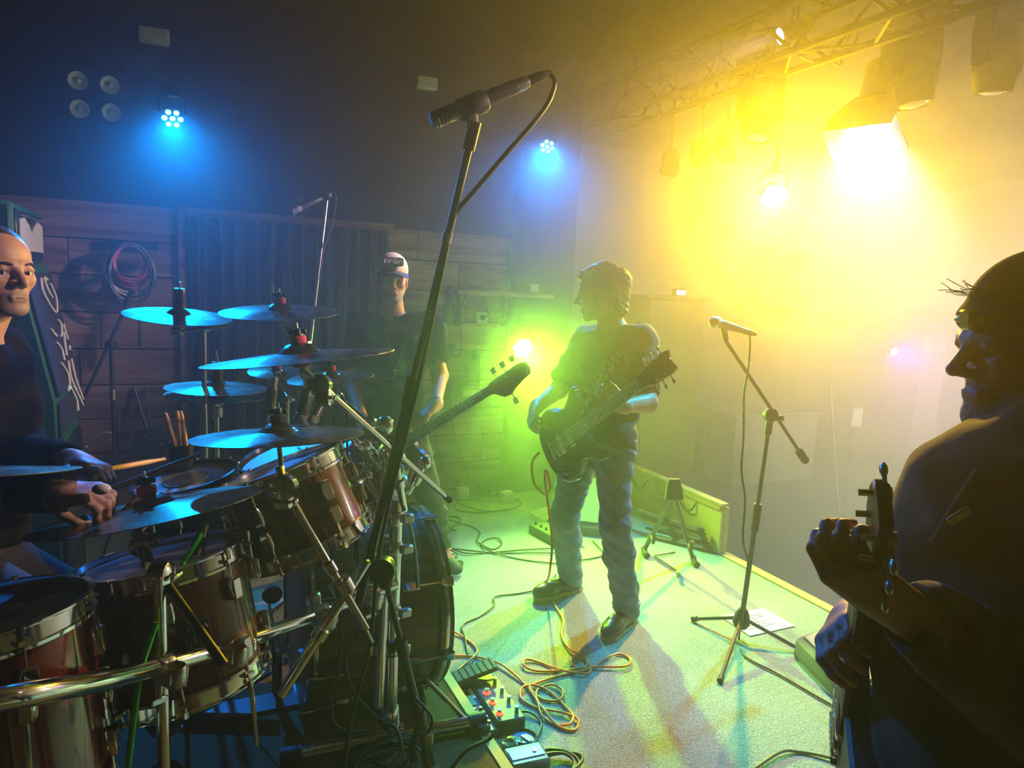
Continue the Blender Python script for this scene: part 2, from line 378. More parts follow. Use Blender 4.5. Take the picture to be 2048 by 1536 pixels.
def barn_lamp():
    lens = at(1750, 208, 3.92); aim = V3(2.5, 2.35, 0.0); ax = unit(aim-lens); fr = frame_of(ax, CAM-lens)
    t = thing('barn_door_lamp', lens-ax*0.12+V3(0, 0, 0.25), 'cyan stage lamp with four folded-out barn doors under the truss', 'stage light')
    R = 0.085
    MB().lathe(lens, ax, [(0.05, -0.26), (0.085, -0.24), (0.09, -0.03), (0.1, 0.0), (0.105, 0.0), (0.105, 0.02), (0.088, 0.02), (0.086, 0.0)], 24, cap=True).build('housing', LAMPBLACK, t)
    lm = mat('cyan_lamp_lens', (0.02, 0.02, 0.02), 0.3, emit=(CYAN_L, 40))
    MB().lathe(lens, ax, [(R*0.6, 0.0), (R*0.55, 0.012), (R*0.3, 0.024), (0.0001, 0.03)], 20).build('lamp_lens', lm, t)
    for k in range(4):
        a = 0.30 + k*math.pi/2
        o = fr@V3(math.cos(a), math.sin(a), 0); s = fr@V3(-math.sin(a), math.cos(a), 0); L, sp = (0.30, 0.42) if k % 2 == 0 else (0.27, 0.36)
        d = unit(ax*math.cos(sp)+o*math.sin(sp)); nrm = unit(np.cross(s, d)); h = lens + o*0.1 + ax*0.02
        Rm = np.stack([s, d, nrm], 1)
        MB().prism([(-0.09, 0), (0.09, 0), (0.17, L*0.55), (0.165, L), (-0.165, L), (-0.17, L*0.55)], h, Rm, 0.003).build('barn_door', FLAPGREY, t, 0)
        MB().cyl(h-s*0.08, h+s*0.08, 0.006, n=6).build('hinge', LAMPBLACK, t)
    MB().tube([lens-ax*0.12+s*0.1*0+fr[:, 0]*0.1, lens-ax*0.12+fr[:, 0]*0.11+V3(0, 0, 0.2), lens-ax*0.12-fr[:, 0]*0.11+V3(0, 0, 0.2), lens-ax*0.12-fr[:, 0]*0.1], 0.009, 6).build('yoke', LAMPBLACK, t)
    MB().cyl(lens-ax*0.12+V3(0, 0, 0.19), lens-ax*0.12+V3(0, 0, 0.36), 0.012, n=8).build('hanger', LAMPBLACK, t)
    spot('lamp_light', lens+ax*0.04, aim, CYAN_L, 320, 84, 0.5, 0.05, t)
barn_lamp()

# haze: thin over the drums, thicker towards the hall
def fog(name, x0, x1, dens, g, label):
    m = bpy.data.materials.new('stage_fog'); m.use_nodes = True; nt = m.node_tree
    for n in list(nt.nodes):
        if n.type == 'BSDF_PRINCIPLED': nt.nodes.remove(n)
    v = nt.nodes.new('ShaderNodeVolumeScatter'); v.inputs['Density'].default_value = dens; v.inputs['Anisotropy'].default_value = g
    v.inputs['Color'].default_value = (0.96, 0.96, 0.96, 1); nt.links.new(v.outputs[0], nt.nodes['Material Output'].inputs['Volume'])
    o = slab(name, (x0, -1.79, AUD_Z+0.001), (x1, 7.59, CEIL_Z-0.01), m, kind='stuff'); o['label'] = label; o['category'] = 'haze'
fog('haze', -2.59, 0.95, 0.026, 0.76, 'faint stage fog over the drummer side of the stage')
fog('haze', 0.952, 3.30, 0.044, 0.83, 'stage fog around the bass player and the middle guitarist')
fog('haze', 3.302, 10.39, 0.20, 0.12, 'dense stage fog filling the hall beyond the stage edge')

# ================================================================== WALL FITTINGS, TRUSS, HALL
CURTAIN = mat('dark_curtain_cloth', (0.020, 0.022, 0.026), 0.9, noise=(30, 1, (0.032, 0.034, 0.04)), bump=(300, 0.1), sheen=0.2)
CABLE = mat('black_cable', (0.012, 0.012, 0.012), 0.45)
WHITECABLE = mat('white_cable', (0.72, 0.68, 0.58), 0.5)
PINKCABLE = mat('pink_red_cable', (0.55, 0.12, 0.24), 0.5)
PAPER = mat('paper', (0.8, 0.8, 0.78), 0.8)
CREAM = mat('cream_plastic', (0.7, 0.66, 0.5), 0.5)
tr = tag(MB().box(((0.0+1.325)/2, WALL_Y-0.035, 2.045), (1.325, 0.045, 0.06), bev=0.006).build('trim_2', PLANK, None, 0), 'narrow wooden board over the curtain bay', kind='structure')
def curtain(x0, x1, z0, z1, Y, pitch, label, seed):
    rnd = random.Random(seed); nx = int((x1-x0)/0.008); nz = 14; ph = rnd.random()*6
    mb = MB(); rows = []
    for k in range(nz+1):
        z = z1+(z0-z1)*k/nz; row = []
        for i in range(nx+1):
            x = x0+(x1-x0)*i/nx; a = 0.016+0.014*k/nz
            y = Y + a*math.sin(2*math.pi*x/pitch+ph+0.5*math.sin(9*x+seed)) + 0.5*a*math.sin(2*math.pi*x/(pitch*0.43)+seed+0.6*k/nz)
            row.append((x+0.006*math.sin(5*z+x*30), y, z))
        rows.append(row)
    back = [[(p[0], p[1]+0.006, p[2]) for p in r] for r in rows]
    ring = [r+b[::-1] for r, b in zip(rows, back)]
    mb.rings(ring)
    return tag(mb.build('curtain', CURTAIN, None, 60), label, 'curtain', 'stage curtains')
curtain(0.012, 0.545, 0.02, 2.02, WALL_Y-0.075, 0.105, 'dark pleated curtain beside the wooden post with the coiled cables', 2)
curtain(0.585, 1.318, 0.02, 2.02, WALL_Y-0.075, 0.098, 'dark pleated curtain behind the man in the trucker cap', 5)
a, b_ = aty(538, 512, 5.04), aty(541, 590, 5.04)
mb = MB(); mb.prism([(-0.01, 0.14), (0.012, 0.08), (0.03, -0.13), (-0.005, -0.13), (-0.012, 0.02)], (a+b_)/2, np.stack([V3(1, 0, 0), V3(0, 0, 1), V3(0, -1, 0)], 1), 0.006)
tag(mb.build('paper_strip', PAPER, None, 0), 'pale torn paper strip showing in the curtain gap', 'paper')

def cable(pts, r, m, label, cat='cable', group=None, n=6, k=8, name='cable', parent=None):
    o = MB().tube(spline(pts, k), r, n).build(name, m, parent, 80)
    if parent is None: tag(o, label, cat, group)
    return o
def loops(c, ux, uy, uz, rx, ry, turns, seed, jit=0.06):
    rnd = random.Random(seed); pts = []; N = int(turns*14)
    ph = rnd.random()*6
    for i in range(N+1):
        t = 2*math.pi*i/14; k = 1+jit*math.sin(i*0.37+seed); kk = 1+jit*math.cos(i*0.23+ph)
        pts.append(np.asarray(c)+ux*rx*k*math.sin(t)+uy*ry*kk*math.cos(t)+uz*(0.006*math.sin(i*0.5)+0.004*(i/N)))
    return pts
# coiled cables on a hook
hook = aty(262, 492, 5.03)
h = thing('wall_hook', hook, 'dark wooden bar with a hook holding the cable coils', 'hook')
MB().box(hook+V3(0, 0.02, 0.01), (0.30, 0.03, 0.05), bev=0.004).build('bar', BLACKMETAL, h)
MB().tube([hook+V3(0, 0.02, 0.0), hook+V3(0, -0.03, -0.02), hook+V3(0, -0.07, -0.01), hook+V3(0, -0.075, 0.03)], 0.010, 8).build('peg', BLACKMETAL, h)
cc = aty(262, 541, 4.99); UX, UY, UZ = V3(1, 0, 0), V3(0, 0, 1), V3(0, -1, 0)
for i, (m_, rx, ry, dz, lab, tn) in enumerate(((CABLE, 0.130, 0.165, -0.012, 'thick black cable coil hanging on the wall hook', 4), (PINKCABLE, 0.105, 0.125, 0.03, 'pinkish-red cable coil hanging on the wall hook', 3),
        (WHITECABLE, 0.135, 0.150, 0.004, 'single loop of white cable among the coils on the wall hook', 1.6), (PINKCABLE, 0.085, 0.105, 0.042, 'smaller pink cable coil, innermost on the wall hook', 2), (mat('grey_cable', (0.2, 0.2, 0.22), 0.5), 0.12, 0.18, -0.02, 'long grey cable loop, lowest on the wall hook', 1.5))):
    cable(loops(cc+V3(0, -0.012*i, dz), UX, UY, UZ, rx, ry, tn*1.8, i+3, 0.09), 0.006, m_, lab, group=None, k=3, n=5, name='coiled_cable')
cable([aty(277, 560, 4.95), aty(279, 620, 4.94), aty(278, 660, 4.94), aty(279, 680, 4.94)], 0.004, CABLE, 'black cable tail with plug dangling below the coils', name='cable_tail')
cable([aty(279, 660, 4.93), aty(279, 692, 4.93)], 0.009, BLACKMETAL, 'black jack plug at the end of the dangling cable', 'plug', name='jack_plug')

# four-lens blinder
c = aty(188, 193, 4.86); bl = thing('blinder_lamp', c+V3(0, 0.1, 0.25), 'dark square blinder lamp with four unlit round lenses', 'stage light')
Rb = frame_of(unit(CAM-c+V3(0.9, 0, -0.2)), V3(1, 0, 0.0)); Rb = np.stack([Rb[:, 0], Rb[:, 1], Rb[:, 2]], 1)
MB().box(c-Rb[:, 2]*0.06, (0.33, 0.30, 0.14), Rb, bev=0.012).build('housing', LAMPBLACK, bl)
for sx in (-1, 1):
    for sy in (-1, 1):
        p = c+Rb@V3(sx*0.08, sy*0.075, 0.01)
        ln = MB().lathe(p, Rb[:, 2], [(0.052, 0.0), (0.05, 0.016), (0.047, 0.016), (0.03, 0.004), (0.012, 0.002)], 20).build('reflector', LENSOFF, bl)
        MB().sphere(p+Rb[:, 2]*0.006, 0.017, 10, 6).build('bulb', LENSOFF, ln)
MB().tube([c+Rb@V3(-0.17, 0, -0.05), c+Rb@V3(-0.17, 0.2, -0.07), c+Rb@V3(0.17, 0.2, -0.07), c+Rb@V3(0.17, 0, -0.05)], 0.009, 6).build('yoke', LAMPBLACK, bl)
MB().cyl(c+Rb@V3(0, 0.2, -0.07), V3(c[0], 5.11, c[2]+0.22), 0.012, n=8).build('bracket', LAMPBLACK, bl)
def wallbox(px, py, w, hgt, label, name='wall_box', cat='box', d=0.06, m=WHITEPLASTIC):
    p = aty(px, py, WALL_Y-d/2-0.001); t = thing(name, p-V3(0, 0, hgt/2), label, cat)
    MB().box(p, (w, d, hgt), bev=0.006).build('case', m, t); MB().box(p-V3(0, d/2, 0), (w*0.8, 0.006, hgt*0.55), bev=0.002).build('cover', m, t); return t
wallbox(308, 72, 0.17, 0.09, 'pale box high on the black wall, above the blue lamp')
wallbox(853, 167, 0.15, 0.085, 'pale box high on the black wall, near the microphone')
t = wallbox(345, 180, 0.10, 0.09, 'small dark control box with white label above the blue lamp', d=0.05, m=LAMPBLACK)
p = aty(346, 193, 5.04); MB().box(p-V3(0, 0.005, 0), (0.05, 0.004, 0.012)).build('label_strip', WHITEPLASTIC, t, 0)
for i, (y0, y1) in enumerate(((178, 282), (186, 300), (232, 262))):
    q0, q1 = aty(545, y0, 5.085), aty(1085, y1, 4.99)
    cable([q0, (q0+q1)/2+V3(0, 0, -0.02), q1], 0.003, CABLE, ['uppermost thin wire strung along the black wall', 'middle thin wire strung along the black wall', 'lowest thin wire strung along the black wall'][i], 'wire', name='wire')
# lamp arms to wall
for P0, nm, lab in ((P_B1, 'lamp_bracket', 'black wall bracket carrying the blue lamp by the post'), (P_B2, 'lamp_bracket', 'black wall bracket carrying the blue lamp by the corner pillar'), (P_G, 'lamp_bracket', 'black wall bracket carrying the green lamp')):
    b0 = P0+V3(0, 0.03, 0.185)
    wy = 5.0 if P0[0] > 2.3 else 5.1
    o = MB(); o.box((b0[0], (b0[1]+wy)/2, b0[2]), (0.03, wy-b0[1]+0.02, 0.03)); o.box((b0[0], wy-0.006, b0[2]), (0.08, 0.012, 0.12))
    tag(o.build(nm, LAMPBLACK, None, 0), lab, 'bracket')

# shelf on the plank wall
sh = thing('wall_shelf', (2.2, 4.99, 1.40), 'rough wooden shelf on a black bracket on the plank wall', 'shelf')
MB().box((2.2, WALL_Y-0.125, 1.605), (0.80, 0.2, 0.035), bev=0.004).build('board', PLANK, sh)
for xb in (1.87, 2.26):
    MB().box((xb, WALL_Y-0.037, 1.47), (0.03, 0.02, 0.24)).build('bracket', BLACKMETAL, sh); MB().cyl((xb, WALL_Y-0.2, 1.585), (xb, WALL_Y-0.045, 1.40), 0.009, n=6).build('strut', BLACKMETAL, sh)
MB().box((1.80, WALL_Y-0.035, 1.50), (0.05, 0.03, 0.30), bev=0.003).build('upright', BLACKMETAL, sh)
s0 = aty(965, 571, 4.96)
for i in range(2):
    cable(loops(V3(s0[0]+0.12*i-0.03, 4.97, 1.645), V3(1, 0, 0), V3(0, 1, 0), V3(0, 0, 1), 0.075, 0.045, 3, 9+i, 0.25), 0.008, CABLE, ['black cable heap on the shelf by the bracket', 'black cable heap on the shelf beside the small pale box'][i], k=2, n=5, name='cable_heap')
q = aty(1066, 575, 4.97); bx = thing('small_box', (q[0], 4.97, 1.622), 'small pale cardboard box at the end of the shelf', 'box')
MB().box((q[0], 4.97, 1.655), (0.075, 0.06, 0.062), bev=0.003).build('carton', CREAM, bx); MB().box((q[0], 4.97, 1.688), (0.079, 0.064, 0.008), bev=0.002).build('lid', CREAM, bx)
# sockets and wiring
def socket(px, py, label, m=WHITEPLASTIC, s=0.085, plug=True):
    p = aty(px, py, WALL_Y-0.03); t = thing('wall_socket', p-V3(0, 0, s/2), label, 'socket')
    MB().box(p, (s, 0.018, s*1.1), bev=0.005).build('plate', m, t); MB().lathe(p-V3(0, 0.009, 0), V3(0, -1, 0), [(s*0.32, 0), (s*0.3, 0.004), (s*0.26, -0.001), (0.001, -0.001)], 14).build('cup', m, t)
    if plug: MB().lathe(p-V3(0, 0.01, 0), V3(0, -1, 0), [(s*0.22, 0), (s*0.22, 0.025), (s*0.1, 0.04), (0.001, 0.04)], 12).build('plug', BLACKMETAL, t)
    return p
p = socket(964, 635, 'white wall socket with a black plug under the shelf')
cable([p+V3(0, -0.04, 0), p+V3(0.03, -0.045, 0.03), p+V3(0.015, -0.03, 0.14), p+V3(-0.005, -0.06, 0.20)], 0.006, CABLE, 'black cord from the white socket up to the shelf')
for i, px_ in enumerate((872, 884, 902)):
    socket(px_, 697, ['black round socket on the plank wall, nearest the bassist', 'middle black round socket on the plank wall', 'black round socket below the shelf upright'][i], BLACKMETAL, 0.062, i == 2)
cable(loops(aty(884, 664, 5.03), UX, UY, UZ, 0.035, 0.075, 3.2, 4, 0.1), 0.004, WHITECABLE, 'pale cable coil hung on the plank wall under the shelf', k=3, n=5, name='coiled_cable')
cable([aty(920, 590, 5.02), aty(921, 660, 5.04), aty(921, 705, 5.04), aty(905, 712, 5.02), aty(903, 700, 5.02)], 0.006, CABLE, 'black cord looping from the shelf to the round socket')
cable([aty(995, 580, 4.99), aty(1001, 610, 5.03), aty(996, 640, 5.04), aty(990, 655, 5.04)], 0.005, CABLE, 'short black cable end dangling from the shelf')
cable([aty(882, 715, 5.04), aty(880, 745, 5.04), aty(898, 780, 5.04), aty(905, 850, 5.04), aty(930, 930, 5.03), aty(935, 955, 5.0)], 0.005, CABLE, 'black cable running down the plank wall to the floor')
cable([aty(872, 760, 5.04), aty(868, 850, 5.04), aty(875, 900, 5.03), aty(890, 945, 5.02), aty(935, 975, 4.95)], 0.004, CABLE, 'thin black cable running down the wall behind the bassist')
g0 = aty(945, 735, 5.04); t = thing('wall_device', g0-V3(0, 0, 0.14), 'dark rounded device mounted on the plank wall', 'device')
out = [(0.055*math.cos(a), 0.09+0.055*math.sin(a)) for a in np.linspace(0, math.pi, 10)]+[(-0.06, -0.14), (0.06, -0.14)]
MB().prism(out, g0, np.stack([V3(1, 0, 0), V3(0, 0, 1), V3(0, -1, 0)], 1), 0.06, 0.008).build('case', BLACKMETAL, t)
MB().box(g0+V3(0, -0.035, -0.06), (0.085, 0.01, 0.10), bev=0.003).build('panel', LAMPBLACK, t); MB().sphere(g0+V3(0, -0.03, 0.09), 0.022, 10, 6).build('knob', LAMPBLACK, t)
p = aty(962, 782, 5.0); t = thing('wall_ledge', p-V3(0, 0, 0.04), 'small pale wooden ledge with black tray below the wall device', 'shelf')
MB().box(p+V3(0, 0.03, -0.01), (0.32, 0.12, 0.05), bev=0.003).build('board', PINE, t); MB().box(p+V3(-0.06, 0.03, 0.035), (0.34, 0.12, 0.03), bev=0.004).build('tray', BLACKMETAL, t)
# sockets and boxes on the floor by the wall
for i, (px_, py_, sz, m_, lab, nm, cat) in enumerate(((893, 965, (0.10, 0.05, 0.08), CREAM, 'cream double socket block on the floor by the plank wall', 'socket_block', 'socket'), (935, 955, (0.2, 0.08, 0.10), BLACKMETAL, 'black power strip leaning on the plank wall', 'power_strip', 'power strip'),
        (978, 978, (0.13, 0.10, 0.075), BLACKMETAL, 'dark stage box with sockets on the floor', 'stage_box', 'box'), (1012, 1000, (0.10, 0.09, 0.085), CREAM, 'pale small box on the floor below the green lamp', 'small_box', 'box'), (925, 992, (0.09, 0.06, 0.06), CREAM, 'pale round-holed adapter on the floor by the wall', 'adapter', 'adapter'))):
    p = atz(px_, py_, 0.02); p[1] = min(p[1], 5.0); p[2] = 0; t = thing(nm, p, lab, cat)
    MB().box(p+V3(0, 0, sz[2]/2), sz, bev=0.008).build('case', m_, t)
    for k in (-1, 1):
        MB().lathe(p+V3(k*sz[0]*0.25, -sz[1]/2, sz[2]*0.55), V3(0, -1, 0), [(sz[2]*0.3, 0), (sz[2]*0.28, 0.004), (sz[2]*0.2, -0.0005), (0.0005, -0.0005)], 12).build('outlet', m_ if i != 2 else STEEL, t)
    MB().box(p+V3(0, 0, sz[2]+0.003), (sz[0]*0.8, sz[1]*0.7, 0.006)).build('lid', m_, t)

# truss along the stage edge
tx0, tx1, tz0, tz1 = 2.97, 3.23, 2.98, 3.24
tt = thing('lighting_truss', (3.1, 3.2, tz0), 'black lattice lighting truss under the ceiling', 'truss')
for x in (tx0, tx1):
    for z in (tz0, tz1): MB().cyl((x, 0.2, z), (x, 5.05, z), 0.024, n=8).build('chord', LAMPBLACK, tt)
ys = np.arange(0.3, 5.0, 0.3)
for i, y in enumerate(ys[:-1]):
    for z in (tz0, tz1): MB().cyl((tx0 if i % 2 else tx1, y, z), (tx1 if i % 2 else tx0, y+0.3, z), 0.011, n=5).build('brace', LAMPBLACK, tt)
    for x in (tx0, tx1): MB().cyl((x, y, tz0 if i % 2 else tz1), (x, y+0.3, tz1 if i % 2 else tz0), 0.011, n=5).build('brace', LAMPBLACK, tt)
for y in (1.2, 3.0, 4.7): MB().cyl((3.1, y, tz1), (3.1, y, CEIL_Z), 0.01, n=6).build('hanger', LAMPBLACK, tt); MB().box((3.1, y, tz1+0.01), (0.3, 0.03, 0.02)).build('hanger_bar', LAMPBLACK, tt)

def moving_head(px_, py_, D, label, tiltdir, s=1.0):
    c = at(px_, py_, D); d = unit(tiltdir); top = c+V3(0, 0, 0.22*s)
    t = thing('moving_head', top+V3(0, 0, 0.12), label, 'stage light', 'moving head lamps')
    MB().box(top+V3(0, 0, 0.06*s), (0.27*s, 0.22*s, 0.10*s), bev=0.015).build('base', LAMPBLACK, t)
    MB().box(top+V3(0, 0, 0.14*s), (0.05, 0.05, 0.08), bev=0.004).build('clamp', LAMPBLACK, t)
    for sg in (-1, 1):
        MB().prism([(-0.045*s, 0.02), (0.045*s, 0.02), (0.06*s, -0.1*s), (0.045*s, -0.27*s), (0.0, -0.29*s), (-0.045*s, -0.27*s), (-0.06*s, -0.1*s)], top+V3(0.135*s*sg, 0, 0), np.stack([V3(0, 1, 0), V3(0, 0, 1), V3(1, 0, 0)], 1), 0.035*s, 0.008).build('yoke_arm', LAMPBLACK, t)
    MB().lathe(c, d, [(0.04*s, -0.18*s), (0.085*s, -0.16*s), (0.108*s, -0.06*s), (0.112*s, 0.04*s), (0.098*s, 0.13*s), (0.092*s, 0.17*s), (0.082*s, 0.17*s), (0.08*s, 0.15*s)], 20, cap=True).build('head', LAMPBLACK, t)
    MB().lathe(c+d*0.148*s, d, [(0.08*s, 0), (0.065*s, 0.02*s), (0.03*s, 0.03*s), (0.0005, 0.032*s)], 20).build('lamp_lens', LENSOFF, t)
    return c
moving_head(1518, 225, 4.45, 'moving head lamp hanging behind the guitarist, farthest along the truss', (-0.1, -0.1, -1))
moving_head(1822, 145, 3.9, 'moving head lamp hanging just behind the cyan barn-door lamp', (0.1, -0.15, -1), 1.08)
moving_head(1995, 118, 3.55, 'moving head lamp nearest the camera, at the picture corner', (0.12, 0.1, -1), 0.95)
# small bright profile lamp on the truss, lighting the drums
P_L = at(1562, 72, 3.95); L_AIM = V3(-0.9, 4.3, 1.35)
axL = unit(L_AIM-P_L); pl = thing('profile_lamp', P_L+V3(0, 0, 0.12), 'small white-lensed profile lamp on the truss, beaming at the drums', 'stage light')
MB().lathe(P_L, axL, [(0.035, -0.2), (0.05, -0.18), (0.05, -0.02), (0.056, 0.0), (0.056, 0.012), (0.046, 0.012), (0.045, 0.0)], 20, cap=True).build('housing', LAMPBLACK, pl)
MB().lathe(P_L, axL, [(0.045, 0.002), (0.03, 0.012), (0.0005, 0.016)], 16).build('lamp_lens', mat('lavender_lens', (0.3, 0.3, 0.3), 0.2, emit=((0.9, 0.85, 1.0), 6)), pl)
MB().cyl(P_L-axL*0.1, P_L-axL*0.1+V3(0, 0, 0.16), 0.01, n=6).build('hanger', LAMPBLACK, pl)
spot('lamp_light', P_L+axL*0.03, L_AIM, LAV_L, 400, 34, 0.8, 0.04, pl)
# profile lamp added out of frame on the near truss end, lighting the drummer
P_W = V3(3.1, 1.05, 2.86); W_AIM = V3(-0.35, 2.05, 1.5); axW = unit(W_AIM-P_W); t = thing('profile_lamp', P_W+V3(0, 0, 0.12), 'added profile lamp out of view on the near end of the truss', 'stage light')
MB().lathe(P_W, axW, [(0.05, -0.3), (0.07, -0.27), (0.07, -0.03), (0.078, 0.0), (0.078, 0.016), (0.064, 0.016), (0.062, 0.0)], 20, cap=True).build('housing', LAMPBLACK, t)
MB().lathe(P_W, axW, [(0.062, 0.002), (0.04, 0.014), (0.0005, 0.02)], 16).build('lamp_lens', mat('warm_lens', (0.3, 0.3, 0.3), 0.2, emit=((1.0, 0.8, 0.75), 20)), t)
MB().cyl(P_W-axW*0.12, P_W-axW*0.12+V3(0, 0, 0.15), 0.012, n=6).build('hanger', LAMPBLACK, t)
spot('lamp_light', P_W+axW*0.03, W_AIM, (1.0, 0.66, 0.54), 330, 23, 0.6, 0.05, t)
# yellow warning tag on truss
p = at(1600, 100, 3.85); tg = tag(MB().prism([(-0.07, -0.03), (0.09, 0.0), (-0.05, 0.04)], p, frame_of(unit(CAM-p), V3(1, 0, 0)), 0.004).build('warning_tag', mat('yellow_tag', (0.75, 0.62, 0.05), 0.5), None, 0), 'yellow triangular tag hanging from the truss', 'tag')
cable([at(1600, 112, 3.9), at(1640, 125, 3.92), at(1690, 110, 3.95), at(1715, 70, 3.95), at(1700, 20, 3.95)], 0.006, CABLE, 'black power cable drooping from the truss')
cable([at(1660, 115, 3.9), at(1680, 130, 3.92), at(1694, 80, 3.95), at(1730, 40, 3.9), at(1790, 60, 3.8)], 0.006, CABLE, 'black power cable looping near the moving heads')
# yellow lamp hanger
o = MB(); o.cyl(P_Y+V3(0.03, 0.03, 0.19), (P_Y[0]+0.03, P_Y[1]+0.03, CEIL_Z), 0.015, n=8); tag(o.build('lamp_pole', LAMPBLACK), 'thin black drop pole carrying the yellow spotlight', 'pole')
# dark gear hanging left of the truss lamps
for i, (px_, py_, D) in enumerate(((1340, 330, 5.6), (1400, 310, 5.5), (1450, 300, 5.4))):
    c = at(px_, py_, D); t = thing('hanging_lamp', c+V3(0, 0, 0.2), ['small dark lamp hanging over the hall, nearest the corner pillar', 'small dark lamp hanging over the hall, middle of three', 'small dark lamp hanging over the hall, nearest the yellow spotlight'][i], 'stage light', 'dark lamps over the hall')
    MB().lathe(c, V3(-0.4, -0.5, -0.8), [(0.04, -0.16), (0.07, -0.12), (0.075, 0.04), (0.08, 0.06), (0.065, 0.06), (0.06, 0.0)], 14, cap=True).build('housing', LAMPBLACK, t)
    MB().cyl(c+V3(0, 0, 0.05), (c[0], c[1], CEIL_Z), 0.012, n=6).build('hanger', LAMPBLACK, t)

# plywood board on the stage edge
PLY = wood_mat('plywood_along', (0.45, 0.30, 0.14), (0.62, 0.45, 0.24), 'Y', 5, 0.55)
pb = thing('plywood_board', (3.1, 4.2, 0.012), 'low plywood board standing along the stage edge', 'board')
MB().box((3.10, 4.215, 0.17), (0.022, 1.72, 0.316), bev=0.003).build('panel', PLY, pb)
MB().box((3.105, 4.215, 0.335), (0.06, 1.74, 0.02), bev=0.003).build('top_rail', PINEY, pb); MB().box((3.083, 4.215, 0.31), (0.014, 1.7, 0.03), bev=0.002).build('batten', PINEY, pb)
MB().box((3.13, 3.37, 0.165), (0.04, 0.04, 0.30), bev=0.003).build('end_post', PINEY, pb)
for i in range(5):
    y = 3.6+0.28*i
    cable([V3(3.085, y, 0.28), V3(3.07, y+0.03, 0.22+0.02*(i % 2)), V3(3.075, y+0.10, 0.2), V3(3.07, y+0.16, 0.25), V3(3.085, y+0.2, 0.28)], 0.005, WHITECABLE if i % 2 else CABLE, ['cable swag on the plywood board, nearest the board end', 'cable swag on the plywood board, second from its end', 'cable swag on the plywood board, behind the guitar stand', 'cable swag on the plywood board, fourth from its end', 'cable swag on the plywood board, farthest from its end'][i], name='cable_swag')
# guitar stand
gs = thing('guitar_stand', (2.78, 3.47, 0.0), 'black folding A-frame guitar stand by the plywood board', 'guitar stand')
top = at(1348, 978, 3.95); fA = atz(1288, 1100, 0.02); fB = atz(1386, 1118, 0.02); fC = atz(1400, 1080, 0.02); mid = (fA+fB)/2
MB().prism([(-0.045, 0.0), (-0.03, 0.06), (0.03, 0.06), (0.045, 0.0), (0.05, -0.06), (-0.05, -0.06)], top, np.stack([cr, cu, -cf], 1), 0.04, 0.006).build('head', RUBBER, gs)
for f_ in (fA, fB):
    MB().tube([top-cu*0.04, f_], 0.014, 8).build('leg', BLACKMETAL, gs); MB().tube([f_+V3(0, 0, 0.012), f_+V3(-0.03, -0.05, 0.0), f_+V3(-0.04, -0.09, 0.0)], 0.02, 8).build('rubber_foot', RUBBER, gs)
    a_ = f_+(top-f_)*0.28; MB().tube([a_, a_+V3(-0.06, -0.10, -0.01), a_+V3(-0.07, -0.12, 0.05)], 0.011, 7).build('cradle_arm', RUBBER, gs)
# folded stand tubes lying by the board
for i in range(5):
    zz = 0.15-0.03*i; a_ = atz(1277+5*i, 1020+12*i, zz); b2 = atz(1396+3*i, 1058+9*i, zz*0.85+0.004)
    t = thing('stand_pole', (a_+b2)/2, ['loose metal stand pole, topmost of the pile by the plywood board', 'loose metal stand pole, second from the top of the pile', 'loose metal stand pole, middle of the pile', 'loose metal stand pole, second lowest of the pile', 'loose metal stand pole, lowest of the pile by the guitar stand'][i], 'pole', 'loose stand poles by the board')
    MB().cyl(a_, b2, 0.011, n=8).build('tube', STEEL if i % 2 == 0 else BLACKMETAL, t); MB().cyl(a_+(b2-a_)*0.45, a_+(b2-a_)*0.55, 0.018, n=8).build('collar', BLACKMETAL, t); MB().cyl(b2, b2+unit(b2-a_)*0.04, 0.015, n=8).build('end_cap', RUBBER, t)

# ---- hall behind
BRICK = mat('painted_brick', (0.42, 0.36, 0.36), 0.8, noise=(9, 1, (0.5, 0.42, 0.42)), bump=(30, 0.2))
MORTAR = mat('mortar', (0.62, 0.6, 0.58), 0.9)
tag(slab('beam_hall', (6.9, 5.45, 1.36), (10.4, 7.6, 1.55), BLACKPAINT), 'dark soffit over the brick pillar')
bp0 = at(1818, 900, 8.9); bx0, by0 = bp0[0], bp0[1]
bp = thing('wall_brick_pillar', (bx0+0.25, by0+0.25, AUD_Z), 'brick pillar lit purple far behind the haze', 'pillar', kind='structure')
MB().box((bx0+0.25, by0+0.25, (1.36+AUD_Z)/2), (0.47, 0.47, 1.36-AUD_Z)).build('mortar_core', MORTAR, bp, 0)
bm = mesh_of(MB().box((0, 0, 0), (0.225, 0.10, 0.066), bev=0.004), 'brick', BRICK, 0)
for r_ in range(25):
    z = AUD_Z+0.04+r_*0.0775
    for k in range(3):
        xo = -0.118+0.236*k-0.118*(r_ % 2)
        x = bx0+0.13+xo
        if bx0-0.06 < x < bx0+0.52: share('brick', bm, bp, (min(max(x, bx0+0.112), bx0+0.388), by0+0.052, z))
    for k in range(2): share('brick', bm, bp, (bx0+0.052, by0+0.14+0.236*k, z), np.array([[0, -1, 0], [1, 0, 0], [0, 0, 1.0]]))
def hallbox(name, lo, hi, m, label, cat, trim=None):
    lo = np.array(lo, float); hi = np.array(hi, float); t = thing(name, ((lo[0]+hi[0])/2, (lo[1]+hi[1])/2, lo[2]), label, cat)
    MB().box((lo+hi)/2, hi-lo, bev=0.01).build('body', m, t, 0); MB().box(((lo[0]+hi[0])/2, (lo[1]+hi[1])/2, hi[2]+0.015), (hi[0]-lo[0]+0.06, hi[1]-lo[1]+0.06, 0.03), bev=0.005).build('top', trim or m, t, 0); return t
